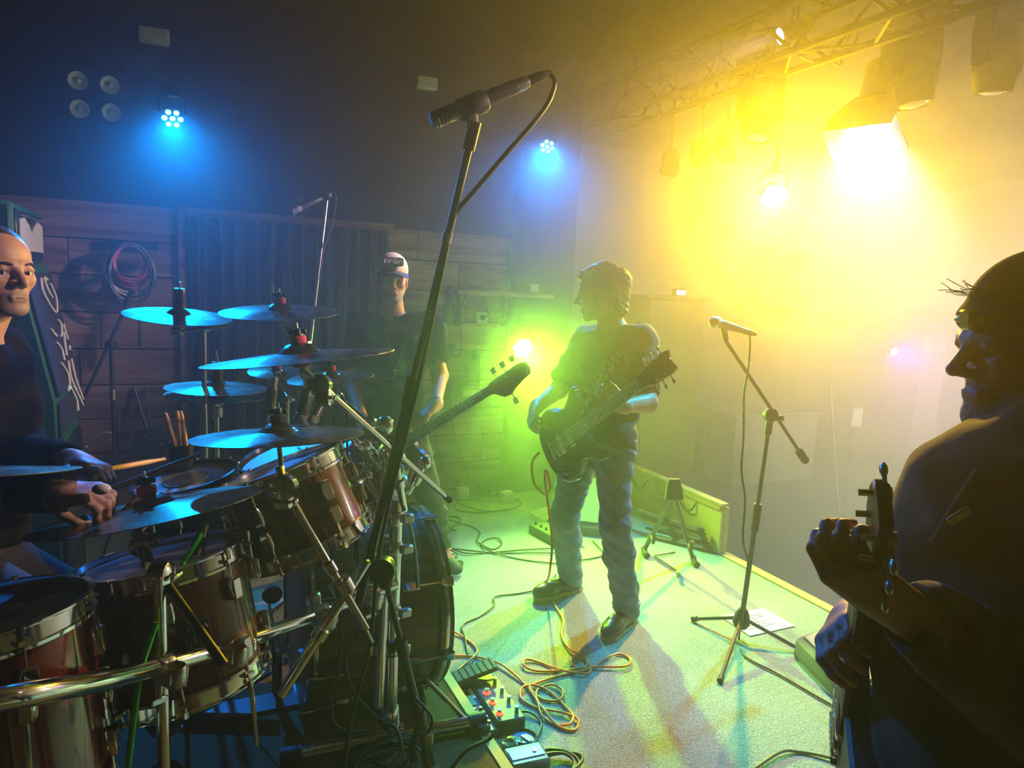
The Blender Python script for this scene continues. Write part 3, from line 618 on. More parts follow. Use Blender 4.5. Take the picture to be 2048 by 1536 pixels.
hallbox('bar_counter', (5.9, 6.3, AUD_Z), (7.25, 6.8, 0.25), mat('pale_counter', (0.6, 0.58, 0.52), 0.7), 'pale bar counter faintly seen across the hall', 'counter')
hallbox('equipment_case', (3.75, 5.22, AUD_Z), (4.4, 5.75, 1.615), mat('dull_case', (0.3, 0.27, 0.2), 0.7), 'tall equipment case in the yellow haze behind the guitarist', 'case')
p = aty(1366, 583, 5.35); p[2] = 1.682; t = thing('twin_lamp', p-V3(0, 0, 0.036), 'small twin-square lamp glowing yellow on the equipment case', 'lamp')
MB().box(p+V3(0, 0.06, 0), (0.12, 0.06, 0.07), bev=0.005).build('case', LAMPBLACK, t)
for s_ in (-1, 1): MB().box(p+V3(s_*0.026, 0.025, 0), (0.042, 0.012, 0.04), bev=0.003).build('lamp_face', mat('warm_led', (0.5, 0.5, 0.4), 0.4, emit=((1, 0.85, 0.5), 12)), t)
p0 = at(1660, 770, 7.6); p1 = at(1686, 938, 7.6); tag(MB().cyl(p0, V3(p1[0], p1[1], AUD_Z), 0.012, n=8).build('leaning_pole', WHITEPLASTIC), 'thin pale pole standing in the hall haze', 'pole')
p = at(1713, 835, 7.7); t = thing('notice_board', p-V3(0, 0, 0.14), 'small pale notice on a stand far back in the hall', 'sign'); MB().box(p, (0.16, 0.02, 0.2), bev=0.003).build('sheet', PAPER, t, 0); MB().box(p+V3(0, 0.015, 0), (0.18, 0.012, 0.22), bev=0.003).build('backing', GREYWALL, t, 0); MB().cyl((p[0], p[1]+0.02, AUD_Z), p+V3(0, 0.02, -0.1), 0.01, n=6).build('post', GREYWALL, t)

# globe lamp added beyond the picture edge to brighten the hall haze
hl = V3(7.8, 3.4, 2.0); t = thing('added_hall_lamp', (hl[0], hl[1], hl[2]+0.2), 'added white globe lamp out of view, hanging from the hall ceiling', 'lamp')
MB().cyl(hl+V3(0, 0, 0.16), (hl[0], hl[1], CEIL_Z), 0.012, n=8).build('cord', LAMPBLACK, t); MB().lathe(hl+V3(0, 0, 0.10), (0, 0, 1), [(0.09, 0), (0.07, 0.05), (0.015, 0.07)], 16, cap=True).build('fitting', LAMPBLACK, t)
MB().sphere(hl, 0.13, 18, 12).build('globe', mat('globe_glass', (0.8, 0.8, 0.78), 0.3, emit=((1.0, 0.93, 0.84), 8)), t)
l_ = bpy.data.lights.new('lamp_light', 'POINT'); l_.color = (0.98, 1.0, 0.80); l_.energy = 170; l_.shadow_soft_size = 0.12
o_ = bpy.data.objects.new('lamp_light', l_); COL.objects.link(o_); o_.location = (0, 0, -0.36); o_.parent = t

# ================================================================== DRUM KIT
def local_thing(name, origin, R, label, cat, group=None):
    o = bpy.data.objects.new(name, None); COL.objects.link(o); o.empty_display_size = 0.05
    o.matrix_world = Matrix([list(map(float, R[i]))+[float(origin[i])] for i in range(3)]+[[0, 0, 0, 1]]); o['_w'] = (0.0, 0.0, 0.0)
    return tag(o, label, cat, group)
def disc_pose(cx, cy, a, b, ang, R):
    ang = math.radians(ang); c = at(cx, cy, R*F_PX/a); d = unit(c-CAM)
    mu = cu*math.cos(ang)+cr*math.sin(ang); mu = unit(mu-d*np.dot(mu, d)); k = b/a
    return c, unit(-d*k + mu*math.sqrt(1-k*k))
def cymbal_mat():
    m = bpy.data.materials.new('cymbal_bronze'); m.use_nodes = True; nt = m.node_tree; b = nt.nodes['Principled BSDF']
    b.inputs['Base Color'].default_value = (0.32, 0.235, 0.11, 1); b.inputs['Metallic'].default_value = 1.0; b.inputs['Roughness'].default_value = 0.24
    t = nt.nodes.new('ShaderNodeTexCoord'); ln = nt.nodes.new('ShaderNodeVectorMath'); ln.operation = 'LENGTH'; nt.links.new(t.outputs['Object'], ln.inputs[0])
    mu = nt.nodes.new('ShaderNodeMath'); mu.operation = 'MULTIPLY'; mu.inputs[1].default_value = 1400.0; nt.links.new(ln.outputs['Value'], mu.inputs[0])
    sn = nt.nodes.new('ShaderNodeMath'); sn.operation = 'SINE'; nt.links.new(mu.outputs[0], sn.inputs[0])
    bp = nt.nodes.new('ShaderNodeBump'); bp.inputs['Strength'].default_value = 0.18; bp.inputs['Distance'].default_value = 0.001; nt.links.new(sn.outputs[0], bp.inputs['Height']); nt.links.new(bp.outputs[0], b.inputs['Normal'])
    n = nt.nodes.new('ShaderNodeTexNoise'); n.inputs['Scale'].default_value = 14; r = nt.nodes.new('ShaderNodeMapRange'); r.inputs['To Min'].default_value = 0.16; r.inputs['To Max'].default_value = 0.36
    nt.links.new(t.outputs['Object'], n.inputs['Vector']); nt.links.new(n.outputs['Fac'], r.inputs['Value']); nt.links.new(r.outputs[0], b.inputs['Roughness'])
    return m
CYMBAL = cymbal_mat()
REDFELT = mat('red_felt', (0.62, 0.03, 0.10), 0.85, bump=(150, 0.3))
BLACKFELT = mat('black_felt', (0.02, 0.02, 0.02), 0.9)
GREENFELT = mat('green_plastic', (0.12, 0.45, 0.03), 0.5)
def cymbal(cx, cy, a, b, ang, R, label, felt=REDFELT, nut=BLACKMETAL, tall=False, under=None, logo=None, pair=False):
    c, n = disc_pose(cx, cy, a, b, ang, R); Rm = frame_of(n, cr)
    t = local_thing('cymbal', c, Rm, label, 'cymbal', 'cymbals of the drum kit')
    hb, bw = 0.10*R, 0.055*R
    top = [(0.006, hb+bw), (0.06*R, hb+bw), (0.13*R, hb*0.85+bw), (0.19*R, hb*0.35+bw), (0.23*R, bw), (0.5*R, bw*0.75), (0.8*R, bw*0.3), (R, 0)]
    th = 0.0016; prof = top+[(R, -th)]+[(r_, h_-th) for (r_, h_) in top[::-1][1:]]
    MB().lathe((0, 0, 0), (0, 0, 1), prof, 56, x=(1, 0, 0)).build('plate', CYMBAL, t, 30)
    if pair: MB().lathe((0, 0, -0.028), (0, 0, 1), [(r_, -h_) for (r_, h_) in prof], 56, x=(1, 0, 0)).build('lower_plate', CYMBAL, t, 30)
    z = hb+bw; fh = 0.018
    MB().lathe((0, 0, z), (0, 0, 1), [(0.006, 0), (0.019, 0.0), (0.020, 0.004), (0.020, fh-0.004), (0.018, fh), (0.004, fh)], 16).build('felt', felt, t)
    if tall:
        MB().lathe((0, 0, z+fh), (0, 0, 1), [(0.02, 0), (0.021, 0.018), (0.017, 0.02), (0.017, 0.036), (0.02, 0.038), (0.018, 0.052), (0.004, 0.053)], 14).build('clutch', nut, t)
    else:
        MB().lathe((0, 0, z+fh), (0, 0, 1), [(0.012, 0), (0.012, 0.012), (0.008, 0.018), (0.001, 0.02)], 10).build('nut', nut, t)
        MB().box((0, 0, z+fh+0.010), (0.045, 0.007, 0.012), bev=0.002).build('wing', nut, t)
    MB().cyl((0, 0, -0.05), (0, 0, z+fh+(0.075 if tall else 0.032)), 0.0038, n=8).build('rod', STEEL, t)
    MB().lathe((0, 0, -0.006), (0, 0, 1), [(0.004, bw+hb-0.004), (0.021, bw*0.3), (0.021, -0.012), (0.016, -0.018), (0.004, -0.018)], 16).build('under_felt', under or felt, t)
    if logo:
        mb = MB(); s_ = R*0.16; strokes(mb, GLYPH['K'], lambda p: V3((p[0]-0.5)*s_+R*0.40, (p[1]-0.5)*s_-R*0.30, bw*0.86), 0.004, 4, 0.6); mb.build('logo_letter', BLACKFELT, t)
    return c, n
C1, N1 = cymbal(357, 632, 101, 17, 2, 0.178, 'thin cyan-lit cymbal under a tall black clutch', BLACKFELT, tall=True)
C2, N2 = cymbal(560, 624, 115, 16, -2.5, 0.20, 'crash cymbal with red felts, highest on the kit')
C3, N3 = cymbal(600, 715, 187, 11, -6.5, 0.23, 'large steeply tilted crash cymbal with red felt above the rack toms')
C4, N4 = cymbal(552, 743, 54, 15, 0, 0.11, 'small splash cymbal with a black K, below the tilted crash', logo=True)
C5, N5 = cymbal(662, 755, 85, 14, -5.5, 0.155, 'splash cymbal with red felts in front of the man in the cap')
C6, N6 = cymbal(433, 776, 96, 15, 1, 0.178, 'hi-hat cymbals beside the curtain post', BLACKFELT, tall=True, pair=True)
C7, N7 = cymbal(558, 871, 167, 20, -2, 0.203, 'dark ride cymbal with green cup below, over the large rack tom', BLACKFELT, under=GREENFELT)
C8, N8 = cymbal(300, 1020, 212, 26, -9.5, 0.23, 'large crash cymbal under the drummer hands, cyan glare')
C9, N9 = cymbal(-75, 947, 205, 9, 0.5, 0.20, 'cymbal cut by the picture edge, before the drummer chest', BLACKFELT)

SHELL = wood_mat('lacquered_tom_wood', (0.055, 0.017, 0.006), (0.34, 0.11, 0.025), 'Z', 34, 0.22, 1.0)
KSHELL = wood_mat('dark_kick_wood', (0.07, 0.024, 0.014), (0.26, 0.10, 0.05), 'X', 26, 0.35, 0.5)
REDSHELL = wood_mat('red_stained_shell', (0.05, 0.004, 0.003), (0.19, 0.03, 0.012), 'Z', 30, 0.2, 1.0)
HEAD = mat('drum_head', (0.42, 0.46, 0.50), 0.32, noise=(6, 1, (0.34, 0.38, 0.42)), bump=(220, 0.06))
BLACKHOOP = mat('black_hoop', (0.015, 0.015, 0.016), 0.25)
def drum(c, n, R, depth, label, lugs=6, shell=SHELL, hoop=CHROME, phase=0.0, badge=None, dot=False):
    Rm = frame_of(n, cr); t = local_thing('drum', c, Rm, label, 'drum', 'drums of the kit')
    MB().lathe((0, 0, 0), (0, 0, 1), [(R*0.985, -0.012), (R*0.985, -depth+0.012)], 48, x=(1, 0, 0), cap=True).build('shell', shell, t, 60)
    hp = [(R*0.99, -0.028), (R*1.035, -0.028), (R*1.04, -0.022), (R*1.015, -0.020), (R*1.012, 0.006), (R*1.045, 0.010), (R*1.045, 0.013), (R*0.985, 0.013), (R*0.98, -0.002), (R*0.99, -0.028)]
    MB().lathe((0, 0, 0), (0, 0, 1), hp, 48, x=(1, 0, 0)).build('hoop', hoop, t, 30)
    MB().lathe((0, 0, -depth), (0, 0, -1), hp, 48, x=(1, 0, 0)).build('hoop', hoop, t, 30)
    MB().lathe((0, 0, -0.003), (0, 0, 1), [(R*0.985, -0.006), (R*0.97, 0.002), (R*0.6, 0.001), (0.0005, 0.001)], 48, x=(1, 0, 0)).build('head', HEAD, t, 30)
    if dot: MB().lathe((0, 0, 0.0002), (0, 0, 1), [(R*0.45, -0.001), (R*0.44, 0.0005), (0.0005, 0.0006)], 32).build('centre_dot', mat('grey_dot', (0.10, 0.11, 0.13), 0.35), t)
    MB().lathe((0, 0, -depth+0.003), (0, 0, -1), [(R*0.985, -0.006), (R*0.97, 0.002), (0.0005, 0.001)], 32, x=(1, 0, 0)).build('bottom_head', HEAD, t, 30)
    for k in range(lugs):
        a_ = 2*math.pi*k/lugs+phase; e = V3(math.cos(a_), math.sin(a_), 0); s_ = V3(-math.sin(a_), math.cos(a_), 0); Re = np.stack([s_, V3(0, 0, 1), e], 1)
        for (z0, sg) in ((0.0, -1), (-depth, 1)):
            zc = z0+sg*0.075
            lug = MB().prism([(-0.011, -0.024), (0.011, -0.024), (0.014, -0.012), (0.014, 0.012), (0.011, 0.024), (-0.011, 0.024), (-0.014, 0.012), (-0.014, -0.012)], e*(R+0.010)+V3(0, 0, zc), Re, 0.026, 0.004).build('lug', hoop if hoop is CHROME else CHROME, t)
            m_ = MB(); m_.cyl(e*(R*1.03+0.004)+V3(0, 0, zc), e*(R*1.03+0.004)+V3(0, 0, z0-sg*0.014), 0.0032, n=6); m_.cyl(e*(R*1.03+0.004)+V3(0, 0, z0-sg*0.002), e*(R*1.03+0.004)+V3(0, 0, z0-sg*0.016), 0.0055, n=6)
            m_.box(e*(R*1.03+0.002)+V3(0, 0, z0+sg*0.012), (0.02, 0.02, 0.008), np.stack([s_, V3(0, 0, 1), e], 1).dot(np.array([[1, 0, 0], [0, 0, 1.0], [0, -1, 0]]))); m_.build('tension_rod', CHROME, lug)
    if badge is not None:
        e = V3(math.cos(badge), math.sin(badge), 0); s_ = V3(-math.sin(badge), math.cos(badge), 0); bc = e*(R+0.001)+V3(0, 0, -depth*0.48); Re = np.stack([s_, V3(0, 0, 1), e], 1)
        bd = MB().box(bc, (0.052, 0.046, 0.004), Re, bev=0.001).build('badge', BLACKHOOP, t)
        mb = MB()
        for i, ch in enumerate('TAMA'): strokes(mb, GLYPH[ch], lambda p, i=i: bc+Re@V3(-0.021+0.0115*i+p[0]*0.008, 0.006+p[1]*0.011, 0.003), 0.0008, 4)
        strokes(mb, [[(0.009*math.cos(q), 0.009*math.sin(q)) for q in np.linspace(0, 2*math.pi, 14)], [(-0.013, -0.004), (-0.02, -0.010)], [(0.013, -0.004), (0.02, -0.010)]], lambda p: bc+Re@V3(p[0], -0.010+p[1], 0.003), 0.0009, 4)
        fr_ = [[(-0.025, -0.022), (0.025, -0.022), (0.025, 0.022), (-0.025, 0.022), (-0.025, -0.022)]]; strokes(mb, fr_, lambda p: bc+Re@V3(p[0], p[1], 0.002), 0.0006, 4)
        mb.build('badge_lettering', mat('badge_silver', (0.6, 0.6, 0.62), 0.3, 0.8), bd)
    return t
c, n = disc_pose(372, 958, 97, 27, -13, 0.152); drum(c, n, 0.152, 0.14, 'snare drum with dark hoops, just below the drummer sticks', 8, BLACKHOOP, BLACKHOOP, 0.2, dot=True)
c, n = disc_pose(562, 938, 119, 13, -21.5, 0.158); T2 = (c, n); drum(c, n, 0.158, 0.215, 'big tilted rack tom in lacquered wood with chrome hoops', 6, SHELL, CHROME, 0.35)
c, n = disc_pose(580, 905, 98, 27, -20, 0.152); drum(c, n, 0.152, 0.19, 'second rack tom behind the big tilted one', 6, SHELL, CHROME, 0.1)
c, n = disc_pose(325, 1117, 155, 31, -10.5, 0.178); T4 = (c, n)
def badge_angle(n, tgt):
    Rm = frame_of(n, cr); v = Rm.T@unit(tgt); return math.atan2(v[1], v[0])
drum(c, n, 0.178, 0.285, 'floor tom with black metal badge in the middle of the picture edge rack', 8, SHELL, CHROME, 0.45, badge=badge_angle(n, unit(CAM-c)+cr*0.28))
c, n = disc_pose(-70, 1240, 218, 53, -8, 0.19); drum(c, n, 0.19, 0.34, 'dark red floor tom cut by the picture edge', 8, REDSHELL, CHROME, 0.25, dot=True)
# third rack tom, mostly hidden behind the mic stand, seen as chrome hardware
c = at(700, 905, 2.35); n = unit(V3(-0.45, -0.1, 0.9)); drum(c, n, 0.13, 0.16, 'small rack tom half hidden behind the black mic stand', 6, SHELL, CHROME, 0.6)

# bass drum: axis along x, facing the hall
KC, KR, KX0, KX1 = V3(0, 2.43, 0.49), 0.32, 0.33, 0.80
kd = thing('bass_drum', (0.565, 2.43, RISER), 'large dark wood bass drum with grained shell and chrome claws', 'drum', 'drums of the kit')
MB().lathe((KX0, 2.43, 0.49), (1, 0, 0), [(KR*0.97, 0.015), (KR*0.97, KX1-KX0-0.015)], 72, cap=True).build('shell', KSHELL, kd, 60)
for x0, sg in ((KX0, -1), (KX1, 1)):
    MB().lathe((x0, 2.43, 0.49), (sg, 0, 0), [(KR*0.98, -0.04), (KR*1.02, -0.04), (KR*1.02, 0.006), (KR*0.97, 0.006), (KR*0.965, -0.01)], 72).build('hoop', KSHELL, kd, 30)
    MB().lathe((x0, 2.43, 0.49), (sg, 0, 0), [(KR*1.0225, -0.024), (KR*1.0235, -0.023), (KR*1.0235, -0.011), (KR*1.0225, -0.010)], 72).build('hoop_inlay', CHROME, kd, 30)
    MB().lathe((x0, 2.43, 0.49), (sg, 0, 0), [(KR*0.97, -0.004), (KR*0.9, 0.0), (0.001, 0.0)], 48).build('head', mat('black_kick_head', (0.02, 0.02, 0.02), 0.4), kd, 30)
    for k in range(8):
        a_ = 2*math.pi*(k+0.35)/8; e = V3(0, math.cos(a_), math.sin(a_)); s_ = V3(0, -math.sin(a_), math.cos(a_)); Re = np.stack([s_, V3(1, 0, 0), e], 1); p = V3(x0, 2.43, 0.49)+e*KR
        cl = MB().prism([(-0.012, -0.024), (0.012, -0.024), (0.017, 0.02), (-0.017, 0.02)], p+e*0.016+V3(-sg*0.012, 0, 0), np.stack([s_, V3(sg, 0, 0), e], 1), 0.014, 0.003).build('claw', CHROME, kd)
        MB().cyl(p+e*0.012+V3(sg*0.012, 0, 0), p+e*0.012+V3(-sg*0.12, 0, 0), 0.0035, n=6).build('tension_rod', CHROME, cl)
        MB().prism([(-0.012, -0.03), (0.012, -0.03), (0.015, 0.0), (0.012, 0.03), (-0.012, 0.03), (-0.015, 0.0)], p+e*0.004+V3(-sg*0.14, 0, 0), Re, 0.024, 0.004).build('lug', CHROME, kd)
for sy in (-1, 1):
    MB().tube([V3(0.70, 2.43+sy*0.26, 0.33), V3(0.86, 2.43+sy*0.40, RISER+0.012)], 0.009, 8).build('spur', CHROME, kd)
# kick pedal
kp = thing('kick_pedal', (0.12, 2.43, RISER), 'black chain-drive bass drum pedal', 'pedal')
MB().box((0.14, 2.43, RISER+0.008), (0.38, 0.11, 0.012), bev=0.004).build('base_plate', BLACKMETAL, kp)
for sy in (-1, 1): MB().cyl((0.265, 2.43+sy*0.055, RISER+0.01), (0.265, 2.43+sy*0.055, RISER+0.23), 0.011, n=8).build('upright', BLACKMETAL, kp)
MB().cyl((0.265, 2.36, RISER+0.225), (0.265, 2.50, RISER+0.225), 0.012, n=8).build('axle', CHROME, kp); MB().lathe((0.265, 2.42, RISER+0.225), (0, 1, 0), [(0.035, 0), (0.035, 0.02)], 16, cap=True).build('cam', CHROME, kp)
MB().box((0.10, 2.43, RISER+0.08), (0.30, 0.085, 0.012), frame_of(V3(-0.42, 0, 1), V3(1, 0, 0)), bev=0.004).build('footboard', BLACKMETAL, kp)
MB().cyl((0.265, 2.43, RISER+0.22), (0.235, 2.43, RISER+0.40), 0.005, n=6).build('beater_rod', CHROME, kp); MB().sphere((0.25, 2.43, RISER+0.41), (0.035, 0.025, 0.032), 12, 8).build('beater', BLACKFELT, kp)
MB().tube([V3(0.295, 2.43, RISER+0.21), V3(0.25, 2.43, RISER+0.12), V3(0.22, 2.43, RISER+0.11)], 0.006, 6).build('chain', STEEL, kp)
MB().tube([V3(0.285, 2.36, RISER+0.10), V3(0.31, 2.30, RISER+0.16), V3(0.33, 2.29, RISER+0.26)], 0.013, 8).build('spring', CHROME, kp)

# ---- chrome drum rack
rk = thing('drum_rack', (0.57, 2.05, RISER), 'curved chrome drum rack with upright post and floor foot', 'drum rack')
bar = spline([at(-120, 1420, 0.93), at(60, 1388, 1.02), at(200, 1362, 1.18), at(320, 1333, 1.37), at(460, 1292, 1.57), at(600, 1243, 1.84), at(700, 1202, 2.02), at(790, 1168, 2.15)], 8)
MB().tube(bar, 0.0185, 16).build('bar', CHROME, rk)
postx, posty = 0.573, 2.05
MB().cyl((postx, posty, RISER+0.05), (postx+0.005, posty, 0.99), 0.021, n=16).build('post', CHROME, rk)
MB().cyl((postx-0.045, posty-0.02, RISER+0.17), (postx-0.03, posty-0.01, 0.70), 0.017, n=14).build('inner_post', CHROME, rk)
MB().cyl((0.29, 2.085, RISER+0.027), (0.855, 2.045, RISER+0.027), 0.023, n=16).build('foot_bar', CHROME, rk)
MB().cyl((0.845, 2.046, RISER+0.027), (0.905, 2.042, RISER+0.027), 0.028, n=16).build('rubber_cap', RUBBER, rk); MB().cyl((0.235, 2.089, RISER+0.027), (0.30, 2.084, RISER+0.027), 0.028, n=16).build('rubber_cap', RUBBER, rk)
MB().box((0.93-0.045, 2.03, RISER+0.016), (0.05, 0.075, 0.032), bev=0.008).build('rubber_foot', RUBBER, rk)
tc = V3(postx, posty+0.01, RISER+0.05); MB().lathe(tc, (1, -0.07, 0), [(0.034, -0.045), (0.036, -0.03), (0.036, 0.03), (0.034, 0.045)], 16, cap=True).build('tee_clamp', CHROME, rk); MB().lathe(tc, (0, 0, 1), [(0.034, 0.0), (0.034, 0.06), (0.030, 0.09), (0.026, 0.10)], 16, cap=True).build('tee_collar', CHROME, rk)
def clamp(c, ax1, ax2, parent, name='clamp'):
    """memory clamp: two collars, a cast bridge, wing bolts"""
    ax1, ax2 = unit(ax1), unit(ax2); s_ = unit(np.cross(ax1, ax2)); R1 = np.stack([ax1, unit(np.cross(s_, ax1)), s_], 1)
    o = MB().lathe(c, ax1, [(0.028, -0.022), (0.03, -0.018), (0.03, 0.018), (0.028, 0.022)], 14, cap=True).build(name, CHROME, parent)
    m_ = MB(); m_.box(c+s_*0.035, (0.055, 0.034, 0.05), R1, bev=0.008); m_.box(c-s_*0.03+ax2*0.03, (0.03, 0.04, 0.022), R1, bev=0.005); m_.lathe(c+s_*0.05, ax2, [(0.018, -0.02), (0.020, -0.016), (0.020, 0.016), (0.018, 0.02)], 12, cap=True); m_.build('bridge', STEEL, o)
    w = MB(); b0 = c+s_*0.01-R1[:, 1]*0.028; w.cyl(b0, b0-R1[:, 1]*0.03, 0.004, n=6); w.box(b0-R1[:, 1]*0.034, (0.035, 0.014, 0.006), R1, bev=0.002); w.build('wing_bolt', CHROME, o)
    return o
for i, (px_, py_, D) in enumerate(((640, 1228, 1.91), (318, 1336, 1.37), (735, 1190, 2.08), (450, 1296, 1.555))):
    j = 3; cpt = at(px_, py_, D); tg_ = unit(at(px_+60, py_-22, D+0.06)-cpt); clamp(cpt, tg_, (0, 0, 1), rk)
for z in (0.50, 0.62, 0.83, 0.93): clamp(V3(postx, posty, z), (0, 0, 1), (1, 0.2, 0), rk)
# tom holder arms and assorted chrome rods between post and toms
for (A, B, r_) in ((at(790, 1060, 2.2), at(730, 950, 2.2), 0.012), (at(790, 1020, 2.2), at(745, 900, 2.3), 0.012), (at(735, 950, 2.2), at(690, 990, 2.05), 0.012), (at(700, 870, 2.2), at(760, 940, 2.2), 0.010), (at(850, 925, 2.2), at(815, 985, 2.25), 0.011), (at(770, 850, 2.25), at(765, 1000, 2.2), 0.016)):
    o = MB().cyl(A, B, r_, n=10).build('holder_arm', CHROME, rk); MB().sphere(A, r_*1.9, 10, 8).build('ball_joint', CHROME, o); MB().lathe((A+B)/2, unit(B-A), [(r_*1.7, -0.02), (r_*1.9, 0), (r_*1.7, 0.02)], 12, cap=True).build('collar', CHROME, o)
rnd = random.Random(5)
for k in range(9):
    c = at(720+rnd.uniform(-25, 75), 880+rnd.uniform(-20, 170), 2.2+rnd.uniform(-0.05, 0.1)); d = unit(V3(rnd.uniform(-1, 1), rnd.uniform(-1, 1), rnd.uniform(-1, 1)))
    o = MB().lathe(c, d, [(0.016, -0.016), (0.02, -0.008), (0.02, 0.008), (0.016, 0.016)], 12, cap=True).build('joint', CHROME, rk); MB().box(c+d*0.028, (0.034, 0.013, 0.006), frame_of(d), bev=0.002).build('wing_bolt', CHROME, o)

# ---- cymbal stands
def stand(label, segs, joints, name='cymbal_stand', mats=CHROME, feet=None, group='cymbal stands of the kit', base=None):
    allp = [p for s_ in segs for p in s_[:2]]; b0 = min(allp, key=lambda p: p[2])
    t = thing(name, b0 if base is None else base, label, 'stand', group)
    for s_ in segs:
        p0, p1, r_ = s_[:3]; nm = s_[3] if len(s_) > 3 else 'tube'; m_ = s_[4] if len(s_) > 4 else mats
        o = MB().cyl(p0, p1, r_, n=12).build(nm, m_, t)
        L = np.linalg.norm(np.asarray(p1)-np.asarray(p0)); d = unit(np.asarray(p1)-np.asarray(p0))
        if L > 0.25: MB().lathe(np.asarray(p0)+d*L*0.55, d, [(r_*1.05, -0.018), (r_*1.5, -0.014), (r_*1.5, 0.014), (r_*1.05, 0.018)], 12).build('collar', m_, o)
    for (c, d, r_) in joints:
        d = unit(d); o = MB().lathe(c, d, [(r_*0.6, -0.022), (r_, -0.016), (r_, 0.016), (r_*0.6, 0.022)], 16, cap=True).build('tilter', mats, t); q = frame_of(d)
        MB().box(np.asarray(c)+d*0.03, (0.042, 0.012, 0.008), q, bev=0.003).build('wing_nut', mats, o)
    if feet is not None:
        f0, rr = feet
        for k in range(3):
            a_ = 2*math.pi*k/3+0.4; e = f0+V3(math.cos(a_)*rr, math.sin(a_)*rr, -0.16)
            o = MB().tube([f0, e], 0.009, 8).build('leg', mats, t); MB().sphere(e, (0.018, 0.018, 0.012), 8, 6).build('rubber_foot', RUBBER, o)
    return t
def drop(p, z): return V3(p[0], p[1], z)
j1 = C1-N1*0.055; a1 = at(407, 657, 2.52)
stand('short-arm cymbal stand beside the curtain post', [(C1-N1*0.03, j1, 0.005, 'rod'), (j1, at(460, 651, 2.5), 0.006, 'arm'), (a1, drop(a1, RISER+0.14), 0.009, 'post')], [(j1, cr, 0.018), (a1, cf, 0.016)], feet=(drop(a1, RISER+0.175), 0.2))
j2 = at(588, 668, 2.45); stand('cymbal stand holding the highest crash cymbal', [(C2-N2*0.03, j2, 0.006, 'rod'), (j2, at(612, 700, 2.47), 0.011, 'arm'), (at(612, 700, 2.47), drop(at(612, 700, 2.47), RISER+0.14), 0.011, 'post')], [(j2, cf, 0.026), (at(600, 685, 2.46), cr, 0.022)], feet=(drop(at(612, 700, 2.47), RISER+0.175), 0.22))
j3 = at(640, 770, 1.76); e3 = at(900, 1000, 2.25); q3 = at(786, 890, 2.02)
stand('long chrome boom stand of the steeply tilted crash cymbal', [(C3-N3*0.02, j3, 0.007, 'rod'), (j3, at(668, 800, 1.82), 0.014, 'neck'), (j3, e3, 0.0085, 'boom'), (e3-unit(e3-j3)*0.03, e3, 0.011, 'end_cap', RUBBER), (q3, V3(postx+0.03, posty, 0.95), 0.012, 'post')], [(j3, cf, 0.028), (j3-cu*0.03+cr*0.01, cr, 0.024), (q3, cf, 0.026), (q3+cu*0.01, cr, 0.022)])
j5 = at(672, 790, 2.46); stand('cymbal stand of the splash in front of the man in the cap', [(C5-N5*0.02, j5, 0.005, 'rod'), (j5, at(740, 845, 2.42), 0.008, 'arm'), (at(740, 845, 2.42), at(765, 950, 2.3), 0.011, 'post')], [(j5, cf, 0.018), (at(740, 845, 2.42), cf, 0.022)])
j4 = at(575, 800, 2.8); stand('thin rod stand of the small K splash cymbal', [(C4-N4*0.02, j4, 0.005, 'rod'), (j4, drop(j4, RISER+0.14), 0.008, 'post')], [(j4, cf, 0.016)], feet=(drop(j4, RISER+0.175), 0.18))
h6 = C6-N6*0.05; stand('hi-hat stand with long pull rod', [(C6+V3(0, 0, 0.14), C6+V3(0, 0, -0.05), 0.0035, 'pull_rod'), (h6, drop(h6, RISER+0.14), 0.010, 'post')], [(C6+V3(0, 0, -0.09), (0, 0, 1), 0.022)], feet=(drop(h6, RISER+0.175), 0.2))
j7 = at(568, 975, 1.64); e7 = at(732, 1258, 1.74); q7 = at(685, 1172, 1.71)
stand('chrome boom stand of the ride cymbal, clamped to the rack', [(C7-N7*0.03, j7, 0.006, 'rod'), (at(558, 935, 1.66), j7, 0.0095, 'neck'), (j7, e7, 0.0098, 'boom'), (e7, at(745, 1285, 1.755), 0.004, 'tip'), (at(735, 1120, 1.78), at(562, 1390, 1.74), 0.0135, 'post')], [(j7, cf, 0.031), (j7-cu*0.032, cr, 0.020), (q7, unit(e7-j7), 0.029)])
j8 = at(285, 1090, 1.46); q8 = at(322, 1152, 1.38); e8 = at(448, 1330, 1.33)
stand('dark boom stand of the crash cymbal under the drummer hands', [(C8-N8*0.02, at(275, 1070, 1.49), 0.006, 'rod', CHROME), (at(275, 1068, 1.49), at(297, 1128, 1.41), 0.013, 'neck', CHROME), (q8, e8, 0.0095, 'boom', BLACKMETAL), (at(318, 1150, 1.36), drop(at(318, 1150, 1.36), RISER+0.02), 0.0125, 'post', CHROME)], [(j8, cf, 0.022), (q8, cr, 0.028)], feet=(drop(at(318, 1150, 1.36), RISER+0.175), 0.2))
b9 = drop(C9, RISER+0.14); stand('cymbal stand at the picture edge beside the drummer', [(C9-N9*0.02, b9, 0.009, 'post')], [(C9-V3(0, 0, 0.08), cf, 0.02)], feet=(drop(C9, RISER+0.175), 0.2))
